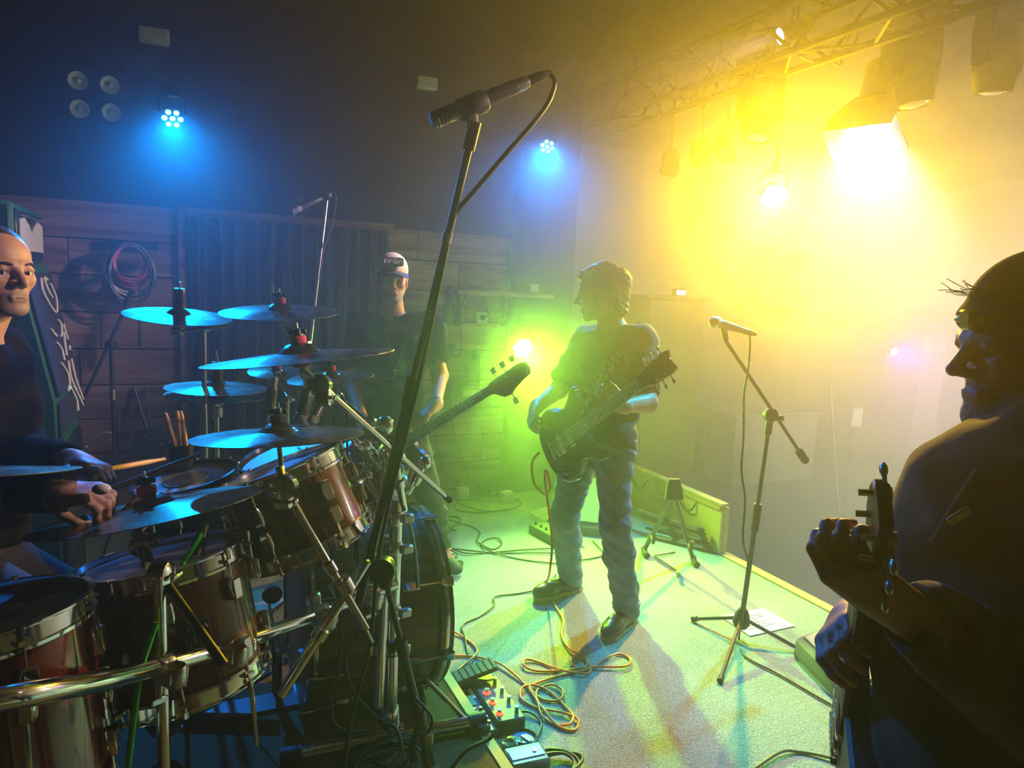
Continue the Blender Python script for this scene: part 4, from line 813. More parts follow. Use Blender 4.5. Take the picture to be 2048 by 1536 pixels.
# floor tom legs as bent rods
def tomleg(pts, label):
    t = thing('floor_tom_leg', pts[-1], label, 'leg rod', 'floor tom legs'); MB().tube(pts, 0.0055, 8).build('rod', CHROME, t)
    MB().box(pts[0]+(pts[1]-pts[0])*0.3, (0.026, 0.03, 0.05), bev=0.005).build('bracket', CHROME, t); MB().sphere(pts[-1], (0.014, 0.014, 0.012), 8, 6).build('rubber_tip', RUBBER, t)
tomleg([at(498, 1255, 1.62), at(504, 1390, 1.63), at(514, 1488, 1.64), atz(566, 1545, RISER+0.01)], 'bent chrome floor tom leg in front of the bass drum')
tomleg([at(206, 1330, 1.42), at(212, 1400, 1.42), at(222, 1536, 1.43), at(224, 1575, 1.435)], 'straight chrome floor tom leg under the rack bar')
tomleg([at(55, 1400, 1.08), at(50, 1440, 1.08), at(58, 1550, 1.09), at(58, 1640, 1.1)], 'chrome leg of the dark red floor tom')

# ---- drum microphones
MICGRILLE = mat('mic_grille', (0.28, 0.28, 0.27), 0.4, 0.8, bump=(700, 0.5))
MICBODY = mat('mic_body_dark', (0.035, 0.036, 0.036), 0.35, 0.2)
def pencil_mic(a, b, r_, label, tail):
    a, b = np.asarray(a), np.asarray(b); d = unit(b-a); L = np.linalg.norm(b-a); t = thing('drum_microphone', b, label, 'microphone', 'drum microphones')
    MB().lathe(a, d, [(r_*0.7, 0), (r_*0.9, 0.01), (r_, 0.02), (r_, L*0.68), (r_*1.1, L*0.70), (r_*1.1, L*0.74)], 14, cap=True).build('body', MICBODY, t)
    MB().lathe(a+d*L*0.74, d, [(r_*1.1, 0), (r_*1.15, L*0.04), (r_*1.15, L*0.2), (r_*0.9, L*0.25), (0.0005, L*0.26)], 14).build('grille', MICGRILLE, t)
    MB().cyl(a-d*0.03, a+d*0.005, r_*0.75, n=10).build('plug', STEEL, t)
    MB().tube(spline(tail, 6), 0.0035, 6).build('lead', CABLE, t)
pencil_mic(at(546, 772, 2.25), at(535, 850, 2.25), 0.017, 'upright pencil microphone above the second rack tom', [at(547, 755, 2.26), at(556, 745, 2.27), at(566, 765, 2.3), at(570, 830, 2.32)])
pencil_mic(at(616, 778, 2.15), at(600, 852, 2.12), 0.021, 'thick slanted microphone over the rack toms', [at(620, 765, 2.16), at(630, 760, 2.18), at(640, 800, 2.2), at(645, 850, 2.2)])
pencil_mic(at(650, 795, 2.1), at(622, 848, 2.06), 0.014, 'slim slanted microphone beside the tilted crash boom', [at(652, 786, 2.1), at(672, 780, 2.1), at(692, 810, 2.1), at(694, 870, 2.1), at(697, 960, 2.08), at(712, 1010, 2.08), at(710, 1120, 2.08)])
pencil_mic(at(402, 1075, 1.62), at(385, 1130, 1.58), 0.016, 'black clip microphone at the rim of the middle floor tom', [at(404, 1065, 1.62), at(400, 1090, 1.6), at(372, 1128, 1.56)])

# ---- stick holder with sticks
STICK = mat('hickory_stick', (0.62, 0.40, 0.22), 0.5, noise=(20, 1, (0.55, 0.34, 0.18)))
hc = at(362, 912, 2.3); sh_ = thing('stick_holder', hc-V3(0, 0, 0.05), 'black stick holder cup behind the snare drum', 'stick holder')
MB().lathe(hc-V3(0, 0, 0.05), (0, 0, 1), [(0.03, 0), (0.035, 0.0), (0.038, 0.09), (0.034, 0.09), (0.03, 0.01)], 16, cap=True).build('cup', BLACKMETAL, sh_); MB().cyl(hc-V3(0, 0, 0.05), drop(hc, RISER), 0.007, n=8).build('support', BLACKMETAL, sh_)
for i, (x0, y0, x1, y1) in enumerate(((330, 825, 352, 897), (354, 821, 364, 899), (361, 821, 373, 897))):
    a_, b2 = at(x0, y0, 2.31+0.01*i), at(x1, y1, 2.3); d = unit(b2-a_); t = thing('drumstick', b2, ['wooden drumstick leaning out of the holder', 'middle upright drumstick in the holder', 'upright drumstick in the holder, nearest the hi-hat'][i], 'drumstick', 'sticks in the holder')
    MB().lathe(a_, d, [(0.002, 0), (0.0055, 0.004), (0.0075, 0.02), (0.0075, np.linalg.norm(b2-a_)+0.03)], 10, cap=True).build('shaft', STICK, t)

# ================================================================== AMPS AND STANDS AT THE FAR SIDE
GREENTOLEX = mat('green_amp_covering', (0.006, 0.085, 0.03), 0.55, noise=(40, 1, (0.008, 0.11, 0.04)), bump=(260, 0.3))
BLACKCLOTH = mat('black_cloth', (0.012, 0.012, 0.014), 0.9, bump=(200, 0.2))
GRILLECREAM = mat('cream_grille_cloth', (0.42, 0.40, 0.32), 0.8, bump=(500, 0.2))
AX = -0.555
def cab(z0, z1, y0, y1, depth, slant, label, cloth=True):
    t = thing('speaker_cabinet', (AX-depth/2, (y0+y1)/2, z0), label, 'speaker')
    prof = [(-depth, z0), (0, z0), (0, z0+(z1-z0)*0.25), (-slant, z1), (-depth, z1)]
    Rm = np.stack([V3(1, 0, 0), V3(0, 0, 1), V3(0, -1, 0)], 1)
    MB().prism([(p[0], p[1]) for p in prof], (AX, (y0+y1)/2, 0), Rm, y1-y0, 0.008).build('box', GREENTOLEX, t)
    a_ = V3(AX+0.004, 0, z0+(z1-z0)*0.25); b2 = V3(AX+0.004-slant, 0, z1-0.02); d = unit(b2-a_); nrm = V3(d[2], 0, -d[0]); yc = (y0+y1)/2; L = np.linalg.norm(b2-a_)
    MB().box((a_+b2)/2+V3(0, yc, 0)+nrm*0.004, (L-0.03, y1-y0-0.06, 0.02), np.stack([d, V3(0, 1, 0), np.cross(d, V3(0, 1, 0))], 1), bev=0.005).build('baffle', BLACKCLOTH, t)
    MB().box((AX+0.004, yc, z0+(z1-z0)*0.13), (0.02, y1-y0-0.06, (z1-z0)*0.2), bev=0.005).build('lower_baffle', BLACKCLOTH, t)
    for zz in (z0+0.02, z1-0.02):
        for yy in (y0+0.015, y1-0.015): MB().box((AX-(0 if zz < z0+0.1 else slant)-0.02, yy, zz), (0.05, 0.034, 0.044), bev=0.01).build('corner', BLACKMETAL, t)
    MB().tube([V3(AX-depth*0.62, y0-0.004, (z0+z1)/2), V3(AX-depth*0.55, y0-0.02, (z0+z1)/2+0.01), V3(AX-depth*0.35, y0-0.02, (z0+z1)/2+0.01), V3(AX-depth*0.28, y0-0.004, (z0+z1)/2)], 0.012, 8).build('handle', BLACKMETAL, t)
    return (a_, d, nrm, yc, L, t)
cab(0.0, 0.84, 3.72, 4.42, 0.42, 0.0, 'lower green speaker cabinet with black baffle, under the lettered one')
a_, d_, n_, yc, L_, ct = cab(0.845, 1.66, 3.72, 4.42, 0.42, 0.115, 'slanted green speaker cabinet with hand-painted white lettering on black cloth')
# white hand-painted characters running down the cloth (unreadable scrawl)
scr = [[(0.02, 0.55), (0.10, 0.62), (0.2, 0.5), (0.26, 0.36)], [(0.03, 0.30), (0.02, 0.42), (0.10, 0.40), (0.16, 0.30)], [(0.06, 0.22), (0.16, 0.14), (0.24, 0.22), (0.27, 0.30)], [(0.36, 0.70), (0.40, 0.62), (0.42, 0.55)], [(0.32, 0.30), (0.36, 0.24), (0.42, 0.32), (0.44, 0.40)],
       [(0.46, 0.62), (0.52, 0.5), (0.60, 0.52)], [(0.42, 0.22), (0.5, 0.30), (0.58, 0.36)], [(0.36, 0.14), (0.48, 0.12)], [(0.53, 0.12), (0.56, 0.16)], [(0.60, 0.66), (0.70, 0.52), (0.80, 0.60)], [(0.62, 0.36), (0.74, 0.44), (0.86, 0.34)], [(0.62, 0.20), (0.78, 0.24), (0.94, 0.16)], [(0.80, 0.70), (0.78, 0.58), (0.90, 0.46), (0.97, 0.52)], [(0.80, 0.42), (0.90, 0.30), (0.97, 0.24)]]
mb = MB(); top_ = a_+d_*L_
for s_ in scr:
    sp_ = spline([V3(p[0], p[1], 0) for p in s_], 5)
    mb.tube([top_-d_*(0.03+p[0]*(L_+0.10))+n_*0.02+V3(0, yc-0.32+0.64*(1-p[1]), 0) for p in sp_], 0.0065, 6)
mb.build('painted_lettering', mat('off_white_paint', (0.70, 0.66, 0.55), 0.7), ct)
ah = thing('amplifier_head', (AX-0.24, 4.07, 1.662), 'green amplifier head with cream grille and black control panel', 'amplifier')
MB().box((AX-0.265, 4.07, 1.80), (0.27, 0.66, 0.27), bev=0.018).build('case', GREENTOLEX, ah)
MB().box((AX-0.128, 4.07, 1.795), (0.012, 0.60, 0.22), bev=0.004).build('front_panel', BLACKMETAL, ah)
MB().prism([(-0.27, -0.075), (0.27, -0.075), (0.27, 0.06), (0.16, 0.075), (0.06, 0.045), (0.0, 0.01), (-0.06, 0.045), (-0.16, 0.075), (-0.27, 0.06)], (AX-0.12, 4.07, 1.80), np.stack([V3(0, 1, 0), V3(0, 0, 1), V3(1, 0, 0)], 1), 0.012, 0.002).build('grille', GRILLECREAM, ah)
for k in range(6): MB().lathe((AX-0.12, 3.85+0.085*k, 1.888), (1, 0, 0), [(0.010, 0), (0.009, 0.014), (0.0005, 0.015)], 10).build('knob', STEEL, ah)
MB().tube([V3(AX-0.265, 3.86, 1.935), V3(AX-0.265, 3.95, 1.965), V3(AX-0.265, 4.19, 1.965), V3(AX-0.265, 4.28, 1.935)], 0.012, 8).build('handle', BLACKMETAL, ah)

def tripod(t, hub, rr, z0, phase=0.3, r_=0.009, m=BLACKMETAL, h_=None):
    for k in range(3):
        a_ = 2*math.pi*k/3+phase; e = V3(hub[0]+math.cos(a_)*rr, hub[1]+math.sin(a_)*rr, z0+0.012)
        o = MB().tube([hub, e], r_, 8).build('leg', m, t); MB().cyl(e-(e-hub)*0.08, e, r_*1.5, n=8).build('rubber_foot', RUBBER, o)
# dark boom stand in front of the plank wall
pv = at(222, 690, 4.05); t = thing('mic_boom_stand', drop(pv, 0.0), 'dark empty boom stand before the plank wall with the coils', 'stand', 'microphone stands')
MB().cyl(drop(pv, 0.10), pv, 0.012, n=10).build('post', BLACKMETAL, t); MB().cyl(at(160, 815, 3.95), at(258, 600, 4.1), 0.011, n=10).build('boom', BLACKMETAL, t)
MB().lathe(pv, cf, [(0.02, -0.03), (0.03, -0.02), (0.03, 0.02), (0.02, 0.03)], 12, cap=True).build('clutch', BLACKMETAL, t); MB().cyl(at(252, 610, 4.1), at(266, 580, 4.1), 0.022, 0.016, n=10).build('mic_clip', BLACKMETAL, t); MB().cyl(pv-V3(0, 0, 0.32), pv-V3(0, 0, 0.26), 0.017, n=10).build('collar', STEEL, t)
tripod(t, drop(pv, 0.2), 0.3, 0.0)
# round-base stand leaning by the wall
b0 = at(302, 887, 4.5); t = thing('round_base_stand', b0-V3(0, 0, 0.1), 'black round-base stand laid against the plank wall', 'stand')
MB().lathe(b0, unit(V3(0.1, -0.9, 0.35)), [(0.09, -0.012), (0.105, 0.0), (0.10, 0.012), (0.03, 0.022), (0.001, 0.024)], 24, cap=True).build('base', BLACKMETAL, t)
for k in range(3): MB().sphere(b0+V3(0.06*math.cos(k*2.1), -0.02, 0.06*math.sin(k*2.1)), 0.007, 8, 6).build('bolt', STEEL, t)
MB().cyl(b0, at(268, 775, 4.52), 0.010, n=8).build('pole', BLACKMETAL, t); MB().cyl(b0+V3(0.01, 0, 0), at(292, 778, 4.55), 0.007, n=8).build('brace', BLACKMETAL, t)
cable([at(146, 805, 4.3), at(150, 830, 4.25), at(140, 855, 4.2), at(141, 885, 4.2), at(152, 899, 4.2), at(174, 893, 4.2)], 0.006, WHITECABLE, 'cream cable hanging beside the green cabinets', name='cable')
cable([at(182, 880, 4.2), at(205, 866, 4.2), at(224, 868, 4.2), at(222, 880, 4.2), at(208, 886, 4.2)], 0.005, WHITECABLE, 'cream cable loop on the dark clip by the boom stand', name='cable')

# back microphone on a tall stand behind the kit
pt = at(655, 392, 4.25); pb_ = at(615, 735, 4.15); t = thing('tall_mic_stand', drop(pb_, 0.0), 'tall chrome boom stand behind the cymbals, before the curtain', 'stand', 'microphone stands')
MB().cyl(pb_, pt, 0.010, n=10).build('boom', STEEL, t); MB().cyl(drop(pb_, 0.1), pb_, 0.013, n=10).build('post', STEEL, t); MB().lathe(pb_, cf, [(0.02, -0.03), (0.03, -0.02), (0.03, 0.02), (0.02, 0.03)], 12, cap=True).build('clutch', BLACKMETAL, t)
tripod(t, drop(pb_, 0.2), 0.3, 0.0, 0.9); MB().cyl(pt+(pb_-pt)*0.28, pt+(pb_-pt)*0.31, 0.014, n=10).build('collar', BLACKMETAL, t)
MB().sphere(pt, 0.032, 12, 8).build('swivel', BLACKMETAL, t)
def hand_mic(head, tail, r_, label, ball=False, ring=True):
    head, tail = np.asarray(head), np.asarray(tail); d = unit(tail-head); L = np.linalg.norm(tail-head); t = thing('microphone', (head+tail)/2, label, 'microphone')
    if ball:
        MB().lathe(head, d, [(0.001, 0), (r_*0.8, 0.006), (r_*1.25, 0.02), (r_*1.3, 0.034), (r_*1.1, 0.05), (r_*0.9, 0.055)], 18).build('grille', MICGRILLE, t)
        MB().lathe(head+d*0.03, d, [(r_*1.34, 0), (r_*1.36, 0.006), (r_*1.3, 0.011)], 18).build('grille_band', STEEL, t); s0 = 0.052
        MB().lathe(head, d, [(r_, s0), (r_*1.0, s0+0.01), (r_*0.72, L*0.9), (r_*0.6, L)], 16, cap=True).build('body', MICBODY, t)
    else:
        MB().lathe(head, d, [(r_*0.6, 0), (r_, 0.004), (r_*1.05, 0.03), (r_*1.0, L*0.26), (r_*0.85, L*0.29)], 18, cap=True).build('grille', MICGRILLE, t)
        for k in range(4): MB().lathe(head+d*(0.010+0.008*k), d, [(r_*1.04, 0), (r_*1.1, 0.002), (r_*1.04, 0.004)], 16).build('grille_ring', MICBODY, t)
        MB().lathe(head, d, [(r_*0.85, L*0.28), (r_*0.92, L*0.32), (r_*0.92, L*0.86), (r_*0.8, L*0.88)], 16, cap=True).build('body', MICBODY, t)
        MB().lathe(head, d, [(r_*0.82, L*0.87), (r_*0.82, L*0.97), (r_*0.7, L)], 14, cap=True).build('grey_band', LAMPGREY, t)
    MB().lathe(tail, d, [(r_*0.62, -0.005), (r_*0.66, 0.0), (r_*0.66, 0.03), (r_*0.42, 0.05), (r_*0.3, 0.06)], 12, cap=True).build('plug', BLACKMETAL, t)
    return t
hand_mic(at(583, 425, 4.15), at(648, 394, 4.25), 0.02, 'far microphone before the curtain, pointing down at the kit')
cable([at(662, 385, 4.25), at(672, 395, 4.25), at(664, 450, 4.25), at(648, 500, 4.22), at(640, 560, 4.2)], 0.005, CABLE, 'black cable of the far microphone looping down its stand')

# ---- big foreground overhead microphone and leaning stand
base = atz(862, 1528, RISER+0.012); pv = at(766, 1140, 1.86); mc = at(948, 222, 1.52); tail = at(716, 1212, 1.93); bt = at(946, 262, 1.52)
t = thing('overhead_mic_stand', base, 'tall black boom stand leaning across the foreground with folded legs', 'stand', 'microphone stands')
up_ = unit(pv-base)
MB().cyl(base+up_*0.22, pv, 0.0085, n=12).build('upper_tube', BLACKMETAL, t); MB().cyl(base+up_*0.10, base+up_*0.50, 0.0125, n=12).build('lower_tube', BLACKMETAL, t)
MB().cyl(base+up_*0.47, base+up_*0.53, 0.018, n=12).build('tube_clutch', BLACKMETAL, t); MB().box(base+up_*0.5-cr*0.03, (0.022, 0.02, 0.035), bev=0.004).build('clutch_knob', RUBBER, t)
hub = base+up_*0.20; MB().cyl(base+up_*0.14, base+up_*0.24, 0.021, n=12).build('leg_hub', BLACKMETAL, t)
for k, (ox, oy) in enumerate(((0.0, 0.0), (-0.045, 0.03), (-0.02, -0.045))):
    e = V3(base[0]+ox, base[1]+oy, RISER+0.014); o = MB().tube([hub, e+up_*0.06, e], 0.010, 8).build('leg', BLACKMETAL, t); MB().cyl(e+up_*0.05, e, 0.015, n=10).build('rubber_foot', RUBBER, o)
MB().box(base+up_*0.13+cr*0.005-cf*0.02, (0.05, 0.012, 0.03), np.stack([cr, -cf, cu], 1), bev=0.003).build('hub_tag', CREAM, t)
MB().lathe(pv, cf, [(0.022, -0.03), (0.034, -0.022), (0.034, 0.022), (0.022, 0.03)], 18, cap=True).build('pivot', BLACKMETAL, t); MB().cyl(pv-up_*0.05, pv+up_*0.02, 0.02, 0.03, n=12).build('pivot_neck', BLACKMETAL, t)
j_ = tail+(bt-tail)*0.52
MB().cyl(tail, j_, 0.0125, n=12).build('boom_lower', BLACKMETAL, t); MB().cyl(j_-unit(bt-tail)*0.05, j_+unit(bt-tail)*0.03, 0.016, n=12).build('boom_clutch', BLACKMETAL, t)
MB().cyl(j_, bt, 0.0085, n=12).build('boom_upper', BLACKMETAL, t); k_ = tail+(bt-tail)*0.815; MB().cyl(k_-unit(bt-tail)*0.012, k_+unit(bt-tail)*0.012, 0.0115, n=10).build('boom_ring', STEEL, t)
MB().cyl(bt-unit(bt-tail)*0.04, bt+unit(bt-tail)*0.02, 0.014, n=10).build('boom_tip', BLACKMETAL, t)
mh_, mt_ = at(862, 243, 1.50), at(1056, 163, 1.56); md = unit(mt_-mh_)
MB().lathe(at(944, 212, 1.525), md, [(0.020, -0.035), (0.025, -0.028), (0.025, 0.028), (0.020, 0.035)], 16, cap=True).build('mic_clip', RUBBER, t); MB().cyl(bt, at(944, 215, 1.525), 0.013, n=10).build('clip_stem', RUBBER, t)
hand_mic(mh_, mt_, 0.0175, 'big overhead microphone on the foreground boom, grey band at its tail')
bd_ = unit(bt-tail)
cable([mt_+md*0.06, at(1096, 146, 1.575), at(1106, 155, 1.575), at(1108, 175, 1.57), at(1085, 222, 1.57), at(1010, 310, 1.57), at(950, 380, 1.57), at(918, 418, 1.58), at(904, 450, 1.59), at(880, 560, 1.62), at(852, 700, 1.68), at(838, 760, 1.70), at(815, 860, 1.75), at(780, 1000, 1.81), at(755, 1130, 1.86), at(740, 1290, 1.88), at(705, 1427, 1.9), at(687, 1540, 1.85)], 0.0055, CABLE, 'black cable running from the overhead microphone down the foreground boom')

# ---- vocal stand at the stage edge
hb = V3(2.43, 2.44, 0.11); pv = at(1541, 830, 3.14); t = thing('vocal_mic_stand', (2.43, 2.44, 0), 'black tripod boom stand with vocal microphone by the stage edge', 'stand', 'microphone stands')
lowt = hb+(pv-hb)*0.52
MB().cyl(hb, lowt, 0.0125, n=12).build('lower_tube', BLACKMETAL, t); MB().cyl(lowt, pv, 0.0095, n=12).build('upper_tube', BLACKMETAL, t)
up_ = unit(pv-hb); MB().lathe(lowt, up_, [(0.014, -0.075), (0.019, -0.07), (0.019, 0.06), (0.014, 0.065)], 14, cap=True).build('height_clutch', RUBBER, t)
MB().lathe(pv, cf, [(0.02, -0.025), (0.03, -0.018), (0.03, 0.018), (0.02, 0.025)], 14, cap=True).build('pivot', RUBBER, t); MB().box(pv+cr*0.03-cu*0.015, (0.06, 0.02, 0.025), np.stack([cr, cf, cu], 1), bev=0.005).build('pivot_lever', BLACKMETAL, t); MB().cyl(pv-up_*0.09, pv-up_*0.03, 0.016, n=10).build('neck', RUBBER, t)
bA, bB = at(1452, 682, 3.05), at(1600, 905, 3.2); MB().cyl(bA, bB, 0.0085, n=10).build('boom', BLACKMETAL, t); MB().lathe(bB, unit(bB-bA), [(0.012, -0.02), (0.019, -0.01), (0.019, 0.05), (0.012, 0.06)], 12, cap=True).build('counterweight', RUBBER, t)
MB().lathe(hb, up_, [(0.03, -0.05), (0.042, -0.03), (0.034, 0.02), (0.018, 0.05)], 14, cap=True).build('leg_hub', RUBBER, t)
for (qx, qy) in ((1384, 1238), (1440, 1362), (1605, 1302)):
    e = atz(qx, qy, 0.012); o = MB().tube([hb, e], 0.009, 8).build('leg', BLACKMETAL, t); MB().cyl(e-unit(e-hb)*0.03, e, 0.014, n=8).build('rubber_foot', RUBBER, o)
m0, m1 = at(1418, 641, 3.03), at(1488, 662, 3.06); MB().cyl(at(1446, 652, 3.045), bA, 0.016, 0.012, n=10).build('mic_clip', RUBBER, t)
hand_mic(m0, m1, 0.020, 'ball-headed vocal microphone on the stand by the stage edge', ball=True)
cable([m1+unit(m1-m0)*0.06, at(1500, 672, 3.08), at(1500, 690, 3.08), at(1496, 740, 3.08), at(1488, 790, 3.1), at(1487, 870, 3.1), at(1483, 940, 3.1), at(1490, 1000, 3.12), at(1486, 1080, 3.15), at(1497, 1130, 3.2), at(1492, 1200, 3.25), atz(1478, 1275, 0.008), atz(1490, 1312, 0.008), atz(1560, 1350, 0.008), atz(1655, 1405, 0.008), atz(1740, 1450, 0.008)], 0.005, CABLE, 'black cable dropping from the vocal microphone and running over the carpet')

# ================================================================== FLOOR CLUTTER
ORANGE = mat('orange_cable', (0.85, 0.22, 0.06), 0.45)
def floorcable(pts, r_, m, label, z=0.006, wob=0.004, name='cable', group=None):
    P = [atz(x, y, z) for (x, y) in pts]
    for i, p in enumerate(P): p[2] = r_+wob*(1+math.sin(i*2.1))
    return cable(P, r_, m, label, name=name, group=group, n=7)
oc = [at(1078, 905, 2.98), at(1064, 925, 2.95), at(1068, 965, 2.95), at(1088, 988, 2.96), at(1100, 975, 2.97), at(1092, 940, 2.97), at(1090, 960, 2.95), at(1096, 1010, 2.95), at(1104, 1080, 2.98), at(1100, 1140, 3.0)]
fp = [(1092, 1180), (1108, 1210), (1126, 1240), (1124, 1272), (1140, 1300), (1168, 1316), (1174, 1330), (1156, 1337), (1141, 1326), (1150, 1316), (1170, 1320), (1182, 1338), (1168, 1350), (1120, 1340), (1080, 1324), (1052, 1320), (1047, 1332), (1070, 1341), (1120, 1341), (1190, 1336), (1250, 1334), (1260, 1318), (1238, 1308), (1205, 1322), (1180, 1338), (1120, 1350), (1065, 1370), (1044, 1378), (1042, 1396), (1072, 1414), (1128, 1428), (1156, 1442), (1148, 1460), (1116, 1452), (1090, 1425), (1074, 1400), (1076, 1378), (1104, 1370), (1126, 1384), (1118, 1400), (1085, 1398), (1060, 1378), (1066, 1372), (1098, 1382), (1130, 1412), (1146, 1435), (1138, 1450), (1110, 1448), (1084, 1432), (1074, 1405), (1058, 1378), (1048, 1366), (1024, 1346), (996, 1328), (950, 1313), (905, 1311), (868, 1311)]
fo = [atz(x, y, 0.008) for x, y in fp]
for i, p in enumerate(fo): p[2] = 0.006+0.004*(1+math.sin(i*1.7))
cable(oc+fo, 0.0052, ORANGE, 'long orange guitar cable looped over the carpet', n=7)
floorcable([(866, 1252), (900, 1262), (932, 1278), (953, 1298), (950, 1314), (930, 1328), (915, 1342)], 0.0052, ORANGE, 'short orange cable end reaching the green-lit pedalboard')
for i, (pts, lab) in enumerate(((((892, 1092), (930, 1108), (985, 1104), (1050, 1100), (1115, 1098)), 'black floor cable from the high-top shoe to the rear pedal, uppermost'), (((905, 1098), (950, 1104), (1000, 1106), (1060, 1106), (1112, 1108)), 'black floor cable from the high-top shoe to the rear pedal, middle'),
        (((890, 1078), (912, 1050), (940, 1052), (960, 1066), (955, 1085), (985, 1098), (1003, 1088), (995, 1078), (975, 1078), (962, 1090), (980, 1104), (1040, 1118), (1112, 1128)), 'black floor cable with a loop beside the rear pedal'), (((895, 1040), (918, 1046), (918, 1036), (900, 1034), (890, 1044), (900, 1056), (912, 1062)), 'small black cable loop near the plank wall'),
        (((920, 1008), (960, 1022), (1010, 1020), (1042, 1010), (1030, 1000), (985, 1004), (950, 1000), (916, 1006), (915, 1020), (960, 1026), (1000, 1022)), 'black cable ring on the carpet by the small boxes'), (((900, 1100), (915, 1112), (905, 1120), (925, 1125), (920, 1140), (905, 1150)), 'black cable curl behind the high-top shoe'),
        (((1112, 1150), (1088, 1176), (1040, 1186), (990, 1194), (988, 1212), (960, 1232), (926, 1250), (930, 1278), (936, 1308)), 'thin black cable crossing the carpet left of the boots'), (((1185, 1082), (1205, 1105), (1202, 1112), (1170, 1120), (1150, 1122)), 'black cable end between the jeans legs'),
        (((1310, 1112), (1330, 1110), (1350, 1104)), 'short black cable behind the guitar stand'), (((1308, 1112), (1330, 1128), (1352, 1140)), 'thin black cable in front of the guitar stand'), (((1500, 1545), (1560, 1508), (1600, 1504), (1650, 1515), (1710, 1535)), 'pale cable curving along the bottom edge of the picture'),
        (((1035, 1425), (1060, 1428), (1082, 1445), (1076, 1470), (1060, 1500)), 'black cable curving from the pedalboard to the blue box'))):
    floorcable(pts, 0.0045 if i != 10 else 0.006, CABLE if i != 10 else mat('olive_cable', (0.2, 0.2, 0.08), 0.5), lab)
cable(loops(atz(1105, 1530, 0.02), V3(1, 0, 0), V3(0, 1, 0), V3(0, 0, 1), 0.10, 0.06, 4.3, 12, 0.2), 0.006, CABLE, 'black cable coil at the bottom edge beside the riser', k=3, name='coiled_cable')
# cables hanging off the rack
def hang(pts, r_, m, label): return cable([at(*p) for p in pts], r_, m, label, n=6)
hang([(682, 1222, 1.95), (678, 1330, 1.93), (662, 1395, 1.95), (672, 1450, 1.98), (710, 1462, 2.0), (752, 1462, 2.02)], 0.004, CABLE, 'thin black cable hanging from the rack, nearest the ride boom')
hang([(720, 1257, 1.96), (692, 1315, 1.96), (700, 1370, 1.97), (735, 1418, 1.98), (765, 1442, 2.0)], 0.0045, CABLE, 'black cable hanging in a bow before the bass drum')
hang([(712, 1010, 2.05), (716, 1100, 2.05), (716, 1170, 2.05)], 0.004, CABLE, 'black cable dropping beside the rack toms')
hang([(803, 1025, 2.18), (820, 1055, 2.22), (830, 1110, 2.25), (836, 1175, 2.28)], 0.0065, mat('blue_lit_cable', (0.3, 0.33, 0.38), 0.4), 'grey cable tinted with blue light, bowing over the bass drum shell')  # grey cable; the blue lamplight on it is tinted into its colour
hang([(405, 1062, 1.6), (395, 1082, 1.57), (380, 1106, 1.52), (364, 1132, 1.47)], 0.006, mat('bright_green_cable', (0.03, 0.55, 0.015), 0.4), 'short bright green cable over the middle floor tom')
hang([(312, 1245, 1.33), (298, 1285, 1.32), (284, 1330, 1.31), (272, 1400, 1.31), (262, 1480, 1.31), (252, 1560, 1.31)], 0.006, MATS['bright_green_cable'], 'long bright green cable hanging in front of the rack bar')
for i in range(3):
    c = atz(745+14*i, 1515+10*i, RISER+0.02); cable(loops(c, V3(1, 0, 0), V3(0, 1, 0.25*i), V3(0, 0, 1), 0.06+0.02*i, 0.05, 2.3, 20+i, 0.2), 0.0055, CABLE, ['black cable tangle around the rack foot, nearest the bass drum', 'black cable tangle around the rack foot, middle ring', 'black cable tangle around the rack foot, lowest ring'][i], k=3, name='cable_tangle')
hang([(762, 1450, 1.98), (790, 1455, 1.95), (802, 1500, 1.93), (780, 1530, 1.9), (745, 1525, 1.9)], 0.006, CABLE, 'thick black cable looped over the rack foot')
hang([(830, 1395, 1.98), (862, 1432, 1.96), (858, 1462, 1.96), (838, 1470, 1.95)], 0.0045, CABLE, 'black cable arching beside the leaning stand legs')
hang([(990, 1465, 1.98), (975, 1480, 1.96), (935, 1500, 1.93), (905, 1535, 1.9), (890, 1560, 1.88)], 0.006, CABLE, 'black cable lying over the wooden riser edge')

# ---- pedals
PEDALG = mat('pedal_metal', (0.05, 0.065, 0.04), 0.5, noise=(30, 1, (0.07, 0.085, 0.055)))
PEDALBLACK = mat('pedal_black', (0.03, 0.032, 0.03), 0.45)
REDLED = mat('red_led', (0.4, 0.02, 0.02), 0.3, emit=((1.0, 0.08, 0.03), 2.5))
A, B, Cc, Dd = [atz(x, y, 0.055) for x, y in ((938, 1362), (1002, 1357), (1050, 1437), (998, 1443))]
e1 = unit((Cc+Dd)/2-(A+B)/2); e2 = unit(np.cross(V3(0, 0, 1), e1)); cen = (A+B+Cc+Dd)/4; L1 = np.linalg.norm((Cc+Dd)/2-(A+B)/2); L2 = abs(np.dot((B+Cc)/2-(A+Dd)/2, e2)); sg = np.sign(np.dot((B+Cc)/2-cen, e2)); e2 = e2*sg
Rp = np.stack([e1, e2, V3(0, 0, 1)*sg*0+np.cross(e1, e2)], 1)
def upz(v): return V3(v[0], v[1], 0)
t = thing('pedalboard', drop(cen, 0), 'long green-lit guitar effects pedalboard beside the drum riser', 'pedalboard')
P0 = drop(cen, 0)
MB().box(P0+V3(0, 0, 0.028), (L1, L2, 0.056), np.stack([e1, e2, np.cross(e1, e2)], 1), bev=0.006).build('upper_deck', PEDALG, t)
MB().box(P0-e2*(L2/2+0.035)+V3(0, 0, 0.018), (L1+0.02, 0.08, 0.036), np.stack([e1, e2, np.cross(e1, e2)], 1), bev=0.005).build('lower_deck', PEDALBLACK, t)
